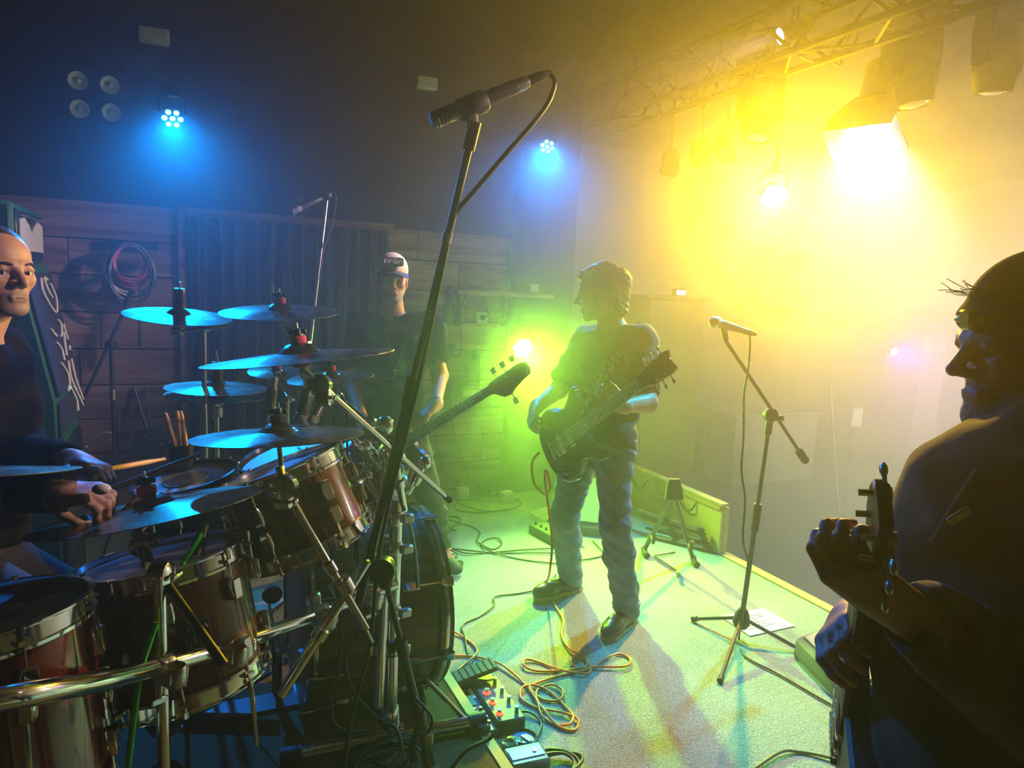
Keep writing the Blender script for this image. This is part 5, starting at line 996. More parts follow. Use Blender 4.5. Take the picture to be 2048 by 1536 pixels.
for i, (a_, b2) in enumerate(((-0.40, -0.28), (-0.40, 0.28), (-0.15, 0.3), (0.08, 0.32), (0.33, 0.34), (-0.18, -0.24), (0.06, -0.26), (0.32, -0.26))):
    p = P0+e1*a_*L1+e2*b2*L2+V3(0, 0, 0.056); fs = MB().cyl(p, p+V3(0, 0, 0.014), 0.0075, n=10).build('footswitch', CHROME, t); MB().cyl(p+V3(0, 0, 0.014), p+V3(0, 0, 0.018), 0.0095, n=10).build('cap', CHROME, fs)
    if i >= 5: MB().lathe(p, (0, 0, 1), [(0.016, 0), (0.016, 0.003), (0.011, 0.004), (0.011, 0)], 12).build('light_ring', REDLED, t)
for i in range(8):
    p = P0-e2*(L2/2+0.022+0.024*(i % 2))+e1*(0.02+0.03*(i//2))+V3(0, 0, 0.036); MB().cyl(p, p+V3(0, 0, 0.014), 0.0065, n=8).build('knob', BLACKMETAL, t)
MB().box(P0-e2*(L2/2+0.04)-e1*0.05+V3(0, 0, 0.0375), (0.07, 0.035, 0.004), np.stack([e1, e2, np.cross(e1, e2)], 1)).build('display', mat('green_display', (0.06, 0.3, 0.05), 0.3), t, 0)
MB().box(P0-e2*(L2/2+0.015)-e1*0.10+V3(0, 0, 0.0375), (0.08, 0.012, 0.003), np.stack([e1, e2, np.cross(e1, e2)], 1)).build('label_strip', WHITEPLASTIC, t, 0)
q = [atz(x, y, 0.085) for x, y in ((896, 1339), (972, 1330), (984, 1347), (936, 1360))]; tc_ = (q[0]+q[1]+q[2]+q[3])/4; f1 = unit((q[1]+q[2])/2-(q[0]+q[3])/2); f2 = unit(np.cross(V3(0, 0, 1), f1)); Rt = np.stack([f1, f2, np.cross(f1, f2)], 1)
tr_ = MB().box(tc_, (0.19, 0.085, 0.02), frame_of(V3(-f1[0]*0.22, -f1[1]*0.22, 1), f1), bev=0.005).build('treadle', PEDALG, t)
for k in range(7): MB().box(tc_+f1*(-0.078+0.026*k)+V3(0, 0, 0.010+0.22*(-0.078+0.026*k)), (0.005, 0.08, 0.006), frame_of(V3(-f1[0]*0.22, -f1[1]*0.22, 1), f1)).build('grip_rib', PEDALBLACK, tr_, 0)
MB().box(drop(tc_, 0.03), (0.17, 0.075, 0.06), Rt, bev=0.006).build('treadle_base', PEDALBLACK, t)
# rear pedal
A, B = atz(1047, 1060, 0), atz(1112, 1095, 0); e1 = unit(B-A); e2 = unit(np.cross(V3(0, 0, 1), e1)); t = thing('multi_effects_pedal', (A+B)/2+e2*0.09, 'rear floor effects unit with small knobs beside the jeans', 'pedal'); Rr = np.stack([e1, e2, V3(0, 0, 1)], 1); c = (A+B)/2+e2*0.09+e1*0.05
MB().box(c+V3(0, 0, 0.03), (0.36, 0.18, 0.06), Rr, bev=0.006).build('case', PEDALG, t); MB().box(c+e2*0.03+V3(0, 0, 0.0615), (0.09, 0.06, 0.004), Rr).build('screen', PEDALBLACK, t, 0)
for (a_, b2) in ((-0.15, 0.06), (-0.11, 0.07), (-0.15, -0.05), (-0.09, -0.05), (-0.03, -0.05), (0.03, -0.05), (0.09, -0.05), (-0.07, 0.07)):
    p = c+e1*a_+e2*b2+V3(0, 0, 0.06); MB().cyl(p, p+V3(0, 0, 0.02), 0.011, 0.009, n=10).build('knob', PEDALBLACK, t)
# blue box and round puck near the riser
c = atz(1052, 1522, 0.03); t = thing('tuner_box', drop(c, 0), 'blue-topped metal box at the bottom edge by the riser', 'box'); Rq = frame_of(V3(0, 0, 1), atz(1090, 1505, 0.03)-atz(1020, 1520, 0.03))
MB().box(drop(c, 0.03), (0.15, 0.11, 0.06), Rq, bev=0.012).build('case', mat('blue_steel', (0.05, 0.09, 0.15), 0.4, 0.2), t); MB().box(drop(c, 0.061), (0.12, 0.05, 0.004), Rq).build('panel', mat('pale_blue_panel', (0.12, 0.17, 0.24), 0.35, 0.3), t, 0); MB().lathe(drop(c, 0.062)+Rq[:, 0]*0.03, (0, 0, 1), [(0.008, 0), (0.007, 0.004), (0.001, 0.005)], 10).build('button', STEEL, t)
c = atz(1047, 1478, 0.02); t = thing('round_puck', drop(c, 0), 'black round puck with a white bar, before the pedalboard', 'puck'); MB().lathe(drop(c, 0), (0, 0, 1), [(0.05, 0), (0.053, 0.01), (0.05, 0.03), (0.042, 0.034), (0.038, 0.026), (0.001, 0.026)], 24).build('shell', BLACKMETAL, t); MB().box(drop(c, 0.029)+V3(0.005, -0.01, 0), (0.012, 0.045, 0.004), frame_of(V3(0, 0, 1), V3(0.9, 0.3, 0))).build('white_bar', WHITEPLASTIC, t, 0)
c = atz(1022, 1492, 0.01); t = thing('foil_scrap', drop(c, 0), 'crumpled olive wrapper on the floor beside the puck', 'wrapper'); mb = MB(); rnd = random.Random(3)
mb.sphere(drop(c, 0.02), (0.045, 0.03, 0.02), 9, 6); mb.v = [tuple(np.array(v)+np.array([rnd.uniform(-.006, .006) for _ in range(3)])) for v in mb.v]; mb.build('wrapper', mat('olive_foil', (0.25, 0.24, 0.12), 0.3, 0.5), t, 0)

# ---- papers
def sheet(quad, label, lines=7):
    q = [atz(x, y, 0.004) for x, y in quad]; t = thing('paper_sheet', (q[0]+q[1]+q[2]+q[3])/4, label, 'paper'); mb = MB()
    up = V3(0, 0, 0.0015); mb.add([p for p in q]+[p+up for p in q], [(3, 2, 1, 0), (4, 5, 6, 7), (0, 1, 5, 4), (1, 2, 6, 5), (2, 3, 7, 6), (3, 0, 4, 7)]); mb.build('sheet', PAPER, t, 0)
    mb = MB(); rnd = random.Random(1)
    for i in range(lines):
        u = 0.15+0.7*i/lines; a_ = q[0]+(q[3]-q[0])*u; b2 = q[1]+(q[2]-q[1])*u; v1 = rnd.uniform(0.45, 0.85)
        mb.tube([a_+(b2-a_)*0.12+V3(0, 0, 0.002), a_+(b2-a_)*v1+V3(0, 0, 0.002)], 0.0022, 4, flat=1.0)
    mb.build('printed_lines', mat('grey_ink', (0.35, 0.36, 0.38), 0.8), t, 0)
sheet(((1441, 1233), (1527, 1216), (1590, 1252), (1500, 1272)), 'white set-list sheet on the carpet behind the vocal stand')
sheet(((1058, 1024), (1094, 1013), (1120, 1030), (1088, 1042)), 'white sheet on the carpet behind the rear effects unit', 4)

# ---- floor monitors
def grille_mat():
    m = bpy.data.materials.new('perforated_grille'); m.use_nodes = True; nt = m.node_tree; b = nt.nodes['Principled BSDF']
    t = nt.nodes.new('ShaderNodeTexCoord'); v = nt.nodes.new('ShaderNodeTexVoronoi'); v.inputs['Scale'].default_value = 75; v.inputs['Randomness'].default_value = 0.0
    nt.links.new(t.outputs['Object'], v.inputs['Vector']); r = nt.nodes.new('ShaderNodeValToRGB'); r.color_ramp.interpolation = 'CONSTANT'; r.color_ramp.elements[0].color = (0.015, 0.015, 0.015, 1); r.color_ramp.elements[1].position = 0.33; r.color_ramp.elements[1].color = (0.30, 0.30, 0.28, 1)
    nt.links.new(v.outputs['Distance'], r.inputs[0]); nt.links.new(r.outputs[0], b.inputs['Base Color']); b.inputs['Roughness'].default_value = 0.5
    return m
GRILLE = grille_mat(); CABPAINT = mat('speaker_paint', (0.10, 0.10, 0.10), 0.6, bump=(120, 0.2))
def wedge(c, yaw, w, d, h0, h1, label, badge=True):
    """sloping grille faces local -y; near edge height h0, far edge height h1"""
    ex, ey = V3(math.cos(yaw), math.sin(yaw), 0), V3(-math.sin(yaw), math.cos(yaw), 0); t = thing('floor_monitor', c, label, 'speaker', 'floor monitors')
    MB().prism([(-d/2, 0), (d/2, 0), (d/2, h1*0.9), (d/2-0.05, h1), (-d/2+0.015, h0+0.015), (-d/2, h0)], c, np.stack([ey, V3(0, 0, 1), -ex*-1], 1) if False else np.stack([ey, V3(0, 0, 1), np.cross(ey, V3(0, 0, 1))], 1), w, 0.01).build('cabinet', CABPAINT, t)
    a_ = ey*(-d/2+0.015)+V3(0, 0, h0+0.015); b2 = ey*(d/2-0.05)+V3(0, 0, h1); s_ = unit(b2-a_); n = np.cross(ex, s_); L = np.linalg.norm(b2-a_)
    g = local_thing if False else None
    mb = MB().box((0, 0, 0), (w-0.05, L-0.03, 0.012), bev=0.004); me = mesh_of(mb, 'grille', GRILLE, 0); share('grille', me, t, c+(a_+b2)/2+n*0.004, np.stack([ex, s_, n], 1))
    if badge: MB().box(c+(a_+b2)/2+n*0.012+ex*0.03, (0.05, 0.022, 0.004), np.stack([ex, s_, n], 1), bev=0.001).build('badge', STEEL, t)
    MB().box(c+ex*(w/2+0.002)+V3(0, 0, h1*0.45), (0.01, 0.10, 0.03), np.stack([ex, ey, V3(0, 0, 1)], 1), bev=0.003).build('handle', RUBBER, t)
    return t
N0, N1_ = atz(1592, 1315, 0), atz(1660, 1386, 0); e = unit(N1_-N0); yaw = math.atan2(e[1], e[0]); ey = V3(-math.sin(yaw), math.cos(yaw), 0)
wedge((N0+N1_)/2+ey*0.17+e*0.06, yaw, 0.46, 0.34, 0.075, 0.20, 'low floor monitor with perforated grille, half hidden by the near guitar')
c = atz(1168, 1062, 0); wedge(c+V3(0.02, 0.08, 0), math.radians(-38), 0.42, 0.34, 0.06, 0.34, 'floor monitor seen between the guitarist legs, grille lit yellow', badge=False)

# ================================================================== SCULPTING (signed distance -> mesh)
class Sculpt:
    def __init__(s, vox): s.vox = vox; s.p = []; s.wr = None
    def cap(s, a, b, ra, rb=None, k=0.015, tag=0, sub=False): s.p.append(('c', np.asarray(a, float), np.asarray(b, float), ra, ra if rb is None else rb, k, tag, sub)); return s
    def ell(s, c, r, R=None, k=0.015, tag=0, sub=False): s.p.append(('e', np.asarray(c, float), np.asarray(r, float), np.eye(3) if R is None else R, None, k, tag, sub)); return s
    @staticmethod
    def dist(p, X):
        if p[0] == 'c':
            a, b, ra, rb = p[1:5]; ab = b-a; t = np.clip(((X-a)@ab)/max(ab@ab, 1e-9), 0, 1)
            return np.linalg.norm(X-a-t[..., None]*ab, axis=-1)-(ra+(rb-ra)*t)
        c, r, R = p[1:4]; q = (X-c)@R; k0 = np.linalg.norm(q/r, axis=-1); k1 = np.linalg.norm(q/(r*r), axis=-1)
        return k0*(k0-1)/np.maximum(k1, 1e-6)
    def bounds(s, p):
        if p[0] == 'c':
            r = max(p[3], p[4]); return np.minimum(p[1], p[2])-r, np.maximum(p[1], p[2])+r
        e = np.sqrt(((p[3]*p[2])**2).sum(1)); return p[1]-e, p[1]+e
    def mesh(s):
        v = s.vox; bb = [s.bounds(p) for p in s.p if not p[7]]; lo = np.min([b[0] for b in bb], 0)-3*v; hi = np.max([b[1] for b in bb], 0)+3*v
        n = np.ceil((hi-lo)/v).astype(int)+1; ax = [lo[i]+v*np.arange(n[i]) for i in range(3)]; D = np.full(n, 1e3, np.float32)
        for p in s.p:
            b0, b1 = s.bounds(p); m = p[5]+3*v; i0 = np.clip(((b0-m-lo)/v).astype(int), 0, n-1); i1 = np.clip(((b1+m-lo)/v).astype(int)+2, 1, n); sl = tuple(slice(i0[i], i1[i]) for i in range(3))
            X = np.stack(np.meshgrid(*[ax[i][sl[i]] for i in range(3)], indexing='ij'), -1); d = s.dist(p, X).astype(np.float32); c = D[sl]; k = max(p[5], 1e-4)
            if p[7]:
                h = np.clip(k-np.abs(c+d), 0, None)/k; D[sl] = np.maximum(c, -d)+h*h*k*0.25
            else:
                h = np.clip(k-np.abs(c-d), 0, None)/k; D[sl] = np.minimum(c, d)-h*h*k*0.25
        if s.wr:
            amp, fr = s.wr; X, Y, Z = np.meshgrid(*ax, indexing='ij', sparse=True)
            w = np.sin(fr*(0.8*X+1.3*Z)+2.1*np.sin(fr*0.45*(Y+Z)))*np.sin(fr*0.7*(Y-0.6*X)+1.7*np.sin(fr*0.4*X)) + 0.6*np.sin(fr*1.9*(Z+0.5*X-0.4*Y)+1.3*np.sin(fr*0.8*Y))
            D += (amp*w).astype(np.float32)
        return surface_nets(D, ax)
    def tags(s, pts):
        best = np.full(len(pts), 1e9); tg = np.zeros(len(pts), int)
        for p in s.p:
            if p[7]: continue
            d = s.dist(p, pts); m = d < best; best[m] = d[m]; tg[m] = p[6]
        return tg
    def build(s, name, mats, parent):
        V, Fq = s.mesh(); off = np.array(parent['_w'])
        me = bpy.data.meshes.new(name); me.vertices.add(len(V)); me.vertices.foreach_set('co', (V-off).astype(np.float32).ravel())
        me.loops.add(4*len(Fq)); me.loops.foreach_set('vertex_index', Fq.ravel().astype(np.int32)); me.polygons.add(len(Fq)); me.polygons.foreach_set('loop_start', np.arange(0, 4*len(Fq), 4, dtype=np.int32))
        mats = mats if isinstance(mats, (list, tuple)) else [mats]
        for m in mats: me.materials.append(m)
        if len(mats) > 1: me.polygons.foreach_set('material_index', np.clip(s.tags(V[Fq].mean(1)), 0, len(mats)-1).astype(np.int32))
        me.polygons.foreach_set('use_smooth', np.ones(len(Fq), bool)); me.update(calc_edges=True); me.validate()
        o = bpy.data.objects.new(name, me); COL.objects.link(o); o.parent = parent; o['_w'] = tuple(off); return o
def surface_nets(D, ax):
    S = D < 0; nx, ny, nz = D.shape
    cnt = np.zeros((nx-1, ny-1, nz-1), np.int8)
    for a in (0, 1):
        for b in (0, 1):
            for c in (0, 1): cnt += S[a:nx-1+a, b:ny-1+b, c:nz-1+c]
    ii = np.argwhere((cnt > 0) & (cnt < 8)); idx = np.full(cnt.shape, -1, np.int32); idx[tuple(ii.T)] = np.arange(len(ii))
    acc = np.zeros((len(ii), 3)); num = np.zeros(len(ii)); cor = [(a, b, c) for a in (0, 1) for b in (0, 1) for c in (0, 1)]
    for p in cor:
        for d in range(3):
            if p[d] == 0:
                q = list(p); q[d] = 1
                va = D[ii[:, 0]+p[0], ii[:, 1]+p[1], ii[:, 2]+p[2]].astype(float); vb = D[ii[:, 0]+q[0], ii[:, 1]+q[1], ii[:, 2]+q[2]].astype(float); m = (va < 0) != (vb < 0)
                t = np.where(m, va/np.where(np.abs(va-vb) < 1e-12, 1, va-vb), 0); P = np.tile(np.array(p, float), (len(ii), 1)); P[:, d] += t; acc[m] += P[m]; num[m] += 1
    V = ii+acc/num[:, None]; st = [a[1]-a[0] for a in ax]; V = np.stack([ax[i][0]+V[:, i]*st[i] for i in range(3)], 1); Q = []
    for d in range(3):
        a, b = (d+1) % 3, (d+2) % 3; s0 = [slice(None)]*3; s1 = [slice(None)]*3; s0[d] = slice(0, -1); s1[d] = slice(1, None)
        e = np.argwhere(S[tuple(s0)] != S[tuple(s1)]); e = e[(e[:, a] > 0) & (e[:, b] > 0) & (e[:, a] < D.shape[a]-1) & (e[:, b] < D.shape[b]-1)]
        def cell(da, db):
            c = e.copy(); c[:, a] += da; c[:, b] += db; return idx[tuple(c.T)]
        q = np.stack([cell(-1, -1), cell(0, -1), cell(0, 0), cell(-1, 0)], 1); fl_ = ~S[tuple(e.T)]; q[fl_] = q[fl_][:, ::-1]; Q.append(q)
    Q = np.concatenate(Q); return V, Q[(Q >= 0).all(1)]

SKIN = mat('skin', (0.55, 0.33, 0.25), 0.5, noise=(25, 1, (0.48, 0.27, 0.20)), bump=(180, 0.08))
STUBBLE = mat('stubbled_skin', (0.36, 0.24, 0.20), 0.6, noise=(160, 1, (0.26, 0.18, 0.16)))
LIP = mat('lip_skin', (0.40, 0.19, 0.16), 0.5)
BEARDG = mat('greying_beard', (0.22, 0.19, 0.17), 0.8, noise=(120, 1, (0.40, 0.37, 0.34)), bump=(200, 0.5))
HAIRD = mat('dark_hair', (0.03, 0.024, 0.02), 0.5, noise=(60, 1, (0.06, 0.045, 0.035)), bump=(120, 0.4), stretch=(1, 1, 0.3))
HAIRB = mat('brown_swept_hair', (0.10, 0.07, 0.04), 0.45, noise=(70, 1, (0.17, 0.12, 0.07)), bump=(140, 0.5), stretch=(0.3, 1, 1))
BLACKTEE = mat('black_cotton', (0.006, 0.006, 0.006), 0.95, bump=(14, 0.25), spec=0.08)
OLIVETEE = mat('dark_olive_cotton', (0.028, 0.028, 0.024), 0.85, bump=(14, 0.25), sheen=0.1)
BLACKJEAN = mat('black_denim', (0.02, 0.02, 0.021), 0.8, bump=(18, 0.25))
DENIM = mat('blue_denim', (0.05, 0.10, 0.19), 0.8, noise=(7, 1, (0.16, 0.24, 0.36)), bump=(22, 0.35))
LEATHER = mat('dark_boot_leather', (0.035, 0.026, 0.02), 0.32, bump=(30, 0.2))
HOODIE = mat('dark_hooded_jacket', (0.035, 0.030, 0.022), 0.9, bump=(16, 0.35), sheen=0.15)
EYEW = mat('eye_white', (0.7, 0.68, 0.65), 0.25); IRIS = mat('dark_iris', (0.03, 0.02, 0.015), 0.2)

def head(S, c, fwd, up, s=1.0, skin=0, jaw=0, lip=0, nose=1.0, ear=True):
    f = unit(fwd); l = unit(np.cross(up, f)); u = np.cross(f, l); R = np.stack([f, l, u], 1)
    P = lambda x, y, z: c+R@(V3(x, y, z)*s); r = lambda *a: V3(*a)*s
    S.ell(P(-0.012, 0, 0.035), r(0.096, 0.076, 0.082), R, 0.01*s, skin); S.ell(P(0.026, 0, -0.02), r(0.066, 0.062, 0.082), R, 0.03*s, skin)
    S.ell(P(0.045, 0, 0.045), r(0.045, 0.058, 0.045), R, 0.03*s, skin)
    for sg in (-1, 1):
        S.cap(P(-0.005, sg*0.052, -0.045), P(0.055, sg*0.024, -0.092), 0.020*s, 0.019*s, 0.025*s, jaw)
        S.ell(P(0.062, sg*0.042, -0.022), r(0.024, 0.02, 0.02), R, 0.025*s, skin)
        S.cap(P(0.082, sg*0.042, 0.016), P(0.094, sg*0.012, 0.014), 0.009*s, 0.010*s, 0.014*s, skin)
        S.ell(P(0.098, sg*0.033, -0.004), r(0.016, 0.017, 0.011), R, 0.012*s, skin, True)
        S.ell(P(0.100, sg*0.012, -0.037), r(0.011, 0.009, 0.008), R, 0.008*s, skin)
        S.cap(P(0.084, sg*0.046, -0.013), P(0.088, sg*0.022, -0.014), 0.004*s, 0.004*s, 0.006*s, skin)
        S.cap(P(0.082, sg*0.047, 0.003), P(0.0895, sg*0.034, 0.006), 0.006*s, 0.0065*s, 0.006*s, skin); S.cap(P(0.0895, sg*0.034, 0.006), P(0.088, sg*0.020, 0.003), 0.0065*s, 0.006*s, 0.006*s, skin)
        if ear: S.ell(P(-0.006, sg*0.077, -0.012), r(0.019, 0.009, 0.032), R, 0.008*s, skin); S.ell(P(0.0, sg*0.087, -0.010), r(0.009, 0.006, 0.017), R, 0.006*s, skin, True)
    S.ell(P(0.072, 0, -0.101), r(0.022, 0.031, 0.018), R, 0.022*s, jaw)
    S.ell(P(0.066, 0, -0.066), r(0.026, 0.033, 0.028), R, 0.02*s, jaw)
    S.cap(P(0.091, 0, 0.010), P(0.092+0.026*nose, 0, -0.030), 0.0085*s, 0.011*s, 0.012*s, skin)
    S.cap(P(0.0925, -0.019, -0.067), P(0.0925, 0.019, -0.067), 0.0042*s, 0.0042*s, 0.006*s, lip); S.cap(P(0.091, -0.016, -0.0755), P(0.091, 0.016, -0.0755), 0.005*s, 0.005*s, 0.006*s, lip)
    S.cap(P(0.103, -0.022, -0.071), P(0.103, 0.022, -0.071), 0.0022*s, 0.0022*s, 0.003*s, lip, True)
    return P, R
def eyes(P, R, t, gaze=0.0, s=1.0):
    for sg in (-1, 1):
        c = P(0.0775, sg*0.033, -0.005); e = MB().sphere(c, 0.0125*s, 14, 10).build('eye', EYEW, t); d = unit(R@V3(1, gaze, -0.05)); MB().lathe(c+d*0.0112*s, d, [(0.0062*s, 0), (0.005*s, 0.0014*s), (0.0003, 0.002*s)], 12).build('iris', IRIS, e)
def mouth(P, t, s=1.0): MB().tube(spline([P(0.0885, -0.021, -0.0725), P(0.0968, -0.009, -0.0705), P(0.0972, 0.0, -0.0712), P(0.0968, 0.009, -0.0705), P(0.0885, 0.021, -0.0725)], 4), 0.0014*s, 5).build('mouth', mat('mouth_line', (0.12, 0.05, 0.045), 0.6), t)
def brows(P, t, m):
    for sg in (-1, 1): MB().tube(spline([P(0.086, sg*0.050, 0.010), P(0.0985, sg*0.036, 0.019), P(0.1035, sg*0.016, 0.015)], 4), 0.0042, 6, r2=0.003).build('eyebrow', m, t)
def hand(S, wrist, f, n, side, curl=(0.9, 1.2, 0.7), s=1.0, tag=0, thumb_in=0.5, spread=0.0):
    """f towards the knuckles, n the way the palm faces, side (+1/-1) where the thumb sits along s=f x n"""
    f = unit(f); n = unit(n-f*np.dot(n, f)); sd = unit(np.cross(f, n))*side; w = np.asarray(wrist, float); Rm = np.stack([f, sd, n], 1)
    S.ell(w+f*0.048*s, V3(0.056, 0.040, 0.017)*s, Rm, 0.015*s, tag); S.cap(w+f*0.02*s+sd*0.018*s, w+f*0.085*s+sd*0.026*s, 0.014*s, 0.011*s, 0.012*s, tag); S.cap(w+f*0.02*s-sd*0.015*s, w+f*0.08*s-sd*0.026*s, 0.013*s, 0.010*s, 0.012*s, tag)
    S.cap(w-f*0.02*s, w+f*0.03*s, 0.026*s, 0.025*s, 0.02*s, tag); tips = []
    for i, (o, L) in enumerate(((0.029, 0.078), (0.0095, 0.086), (-0.0105, 0.080), (-0.029, 0.064))):
        p = w+f*(0.090-0.004*abs(i-1))*s+sd*o*s; a = 0.0
        for j, (fr, r0, r1) in enumerate(((0.46, 0.0098, 0.0088), (0.30, 0.0088, 0.0080), (0.24, 0.0080, 0.0068))):
            a += curl[j]; d = f*math.cos(a)+n*math.sin(a)+sd*spread*(1.5-i)*0.1; q = p+unit(d)*L*fr*s; S.cap(p, q, r0*s, r1*s, 0.0045*s, tag); p = q
        tips.append(p)
    p = w+f*0.028*s+sd*0.030*s+n*0.006*s; d1 = unit(f*0.65+sd*0.55+n*0.45*thumb_in); q = p+d1*0.042*s; S.cap(p, q, 0.014*s, 0.011*s, 0.012*s, tag)
    d2 = unit(f*0.8-sd*0.15+n*(0.5+0.5*thumb_in)); q2 = q+d2*0.030*s; S.cap(q, q2, 0.011*s, 0.0095*s, 0.006*s, tag); q3 = q2+unit(d2-sd*0.3)*0.024*s; S.cap(q2, q3, 0.0095*s, 0.008*s, 0.005*s, tag)
    return tips, q3
def torso(S, sL, sR, hL, hR, fwd, infl=0.0, k=0.05, belly=0.0, tag=0):
    ms, mh = (sL+sR)/2, (hL+hR)/2; up = unit(ms-mh); sd = unit(sR-sL); f = unit(fwd-up*np.dot(fwd, up)); sd = unit(np.cross(f, up)); R = np.stack([sd, f, up], 1); H = np.linalg.norm(ms-mh)
    S.ell(mh+up*H*0.74, V3(0.175+infl, 0.112+infl, 0.20), R, k, tag); S.ell(mh+up*H*0.38+f*belly*0.5, V3(0.155+infl, 0.108+infl+belly, 0.20), R, k, tag); S.ell(mh+up*H*0.06, V3(0.165+infl, 0.112+infl, 0.14), R, k, tag)
    S.cap(sL, sR, 0.062+infl, 0.062+infl, k, tag)
    return R
def smooth_arm(S, sh, el, wr, infl=0.0, tag=0, upto=1.0, r=(0.056, 0.043, 0.028)):
    S.cap(sh, el, r[0]+infl, r[1]+infl, 0.02, tag)
    if upto > 1: S.cap(el, wr, r[1]+infl*0.9, r[2]+infl*0.7, 0.02, tag)
def leg(S, hp, kn, an, infl=0.0, tag=0, r=(0.088, 0.060, 0.042), k=0.04): S.cap(hp, kn, r[0]+infl, r[1]+infl, k, tag); S.cap(kn, an, r[1]+infl, r[2]+infl, 0.03, tag); S.ell(kn+(an-kn)*0.3, V3(1, 1, 1)*(r[1]+infl)*0.98, None, 0.05, tag)

# ---------------------------------------------------------------- guitars
GBODY = mat('dark_cherry_lacquer', (0.035, 0.012, 0.010), 0.25, coat=0.5, noise=(12, 1, (0.055, 0.018, 0.012)))
GBLACK = mat('black_lacquer', (0.014, 0.013, 0.012), 0.25, coat=0.5)
MAPLE = mat('maple_neck', (0.50, 0.34, 0.17), 0.4, noise=(14, 1, (0.42, 0.28, 0.13)), stretch=(0.1, 1, 1)); ROSEW = mat('rosewood_board', (0.06, 0.035, 0.022), 0.5, noise=(30, 1, (0.09, 0.05, 0.03)), stretch=(0.1, 1, 1)); INLAY = mat('pearl_inlay', (0.75, 0.75, 0.7), 0.3)
SG = [(0, 0), (0.006, 0.06), (0.035, 0.115), (0.085, 0.155), (0.14, 0.165), (0.19, 0.148), (0.23, 0.124), (0.27, 0.120), (0.315, 0.140), (0.355, 0.165), (0.378, 0.160), (0.372, 0.125), (0.345, 0.082), (0.325, 0.036), (0.325, -0.036), (0.345, -0.082), (0.37, -0.12), (0.372, -0.15), (0.35, -0.155), (0.31, -0.132), (0.265, -0.115), (0.225, -0.120), (0.18, -0.146), (0.13, -0.163), (0.08, -0.152), (0.03, -0.112), (0.005, -0.058)]
BASSB = [(0, 0), (0.01, 0.07), (0.05, 0.13), (0.11, 0.16), (0.17, 0.155), (0.22, 0.125), (0.27, 0.115), (0.33, 0.14), (0.40, 0.165), (0.43, 0.15), (0.40, 0.11), (0.36, 0.06), (0.35, 0.035), (0.35, -0.035), (0.36, -0.07), (0.38, -0.11), (0.37, -0.14), (0.33, -0.135), (0.27, -0.115), (0.22, -0.13), (0.16, -0.165), (0.10, -0.165), (0.04, -0.12), (0.008, -0.06)]
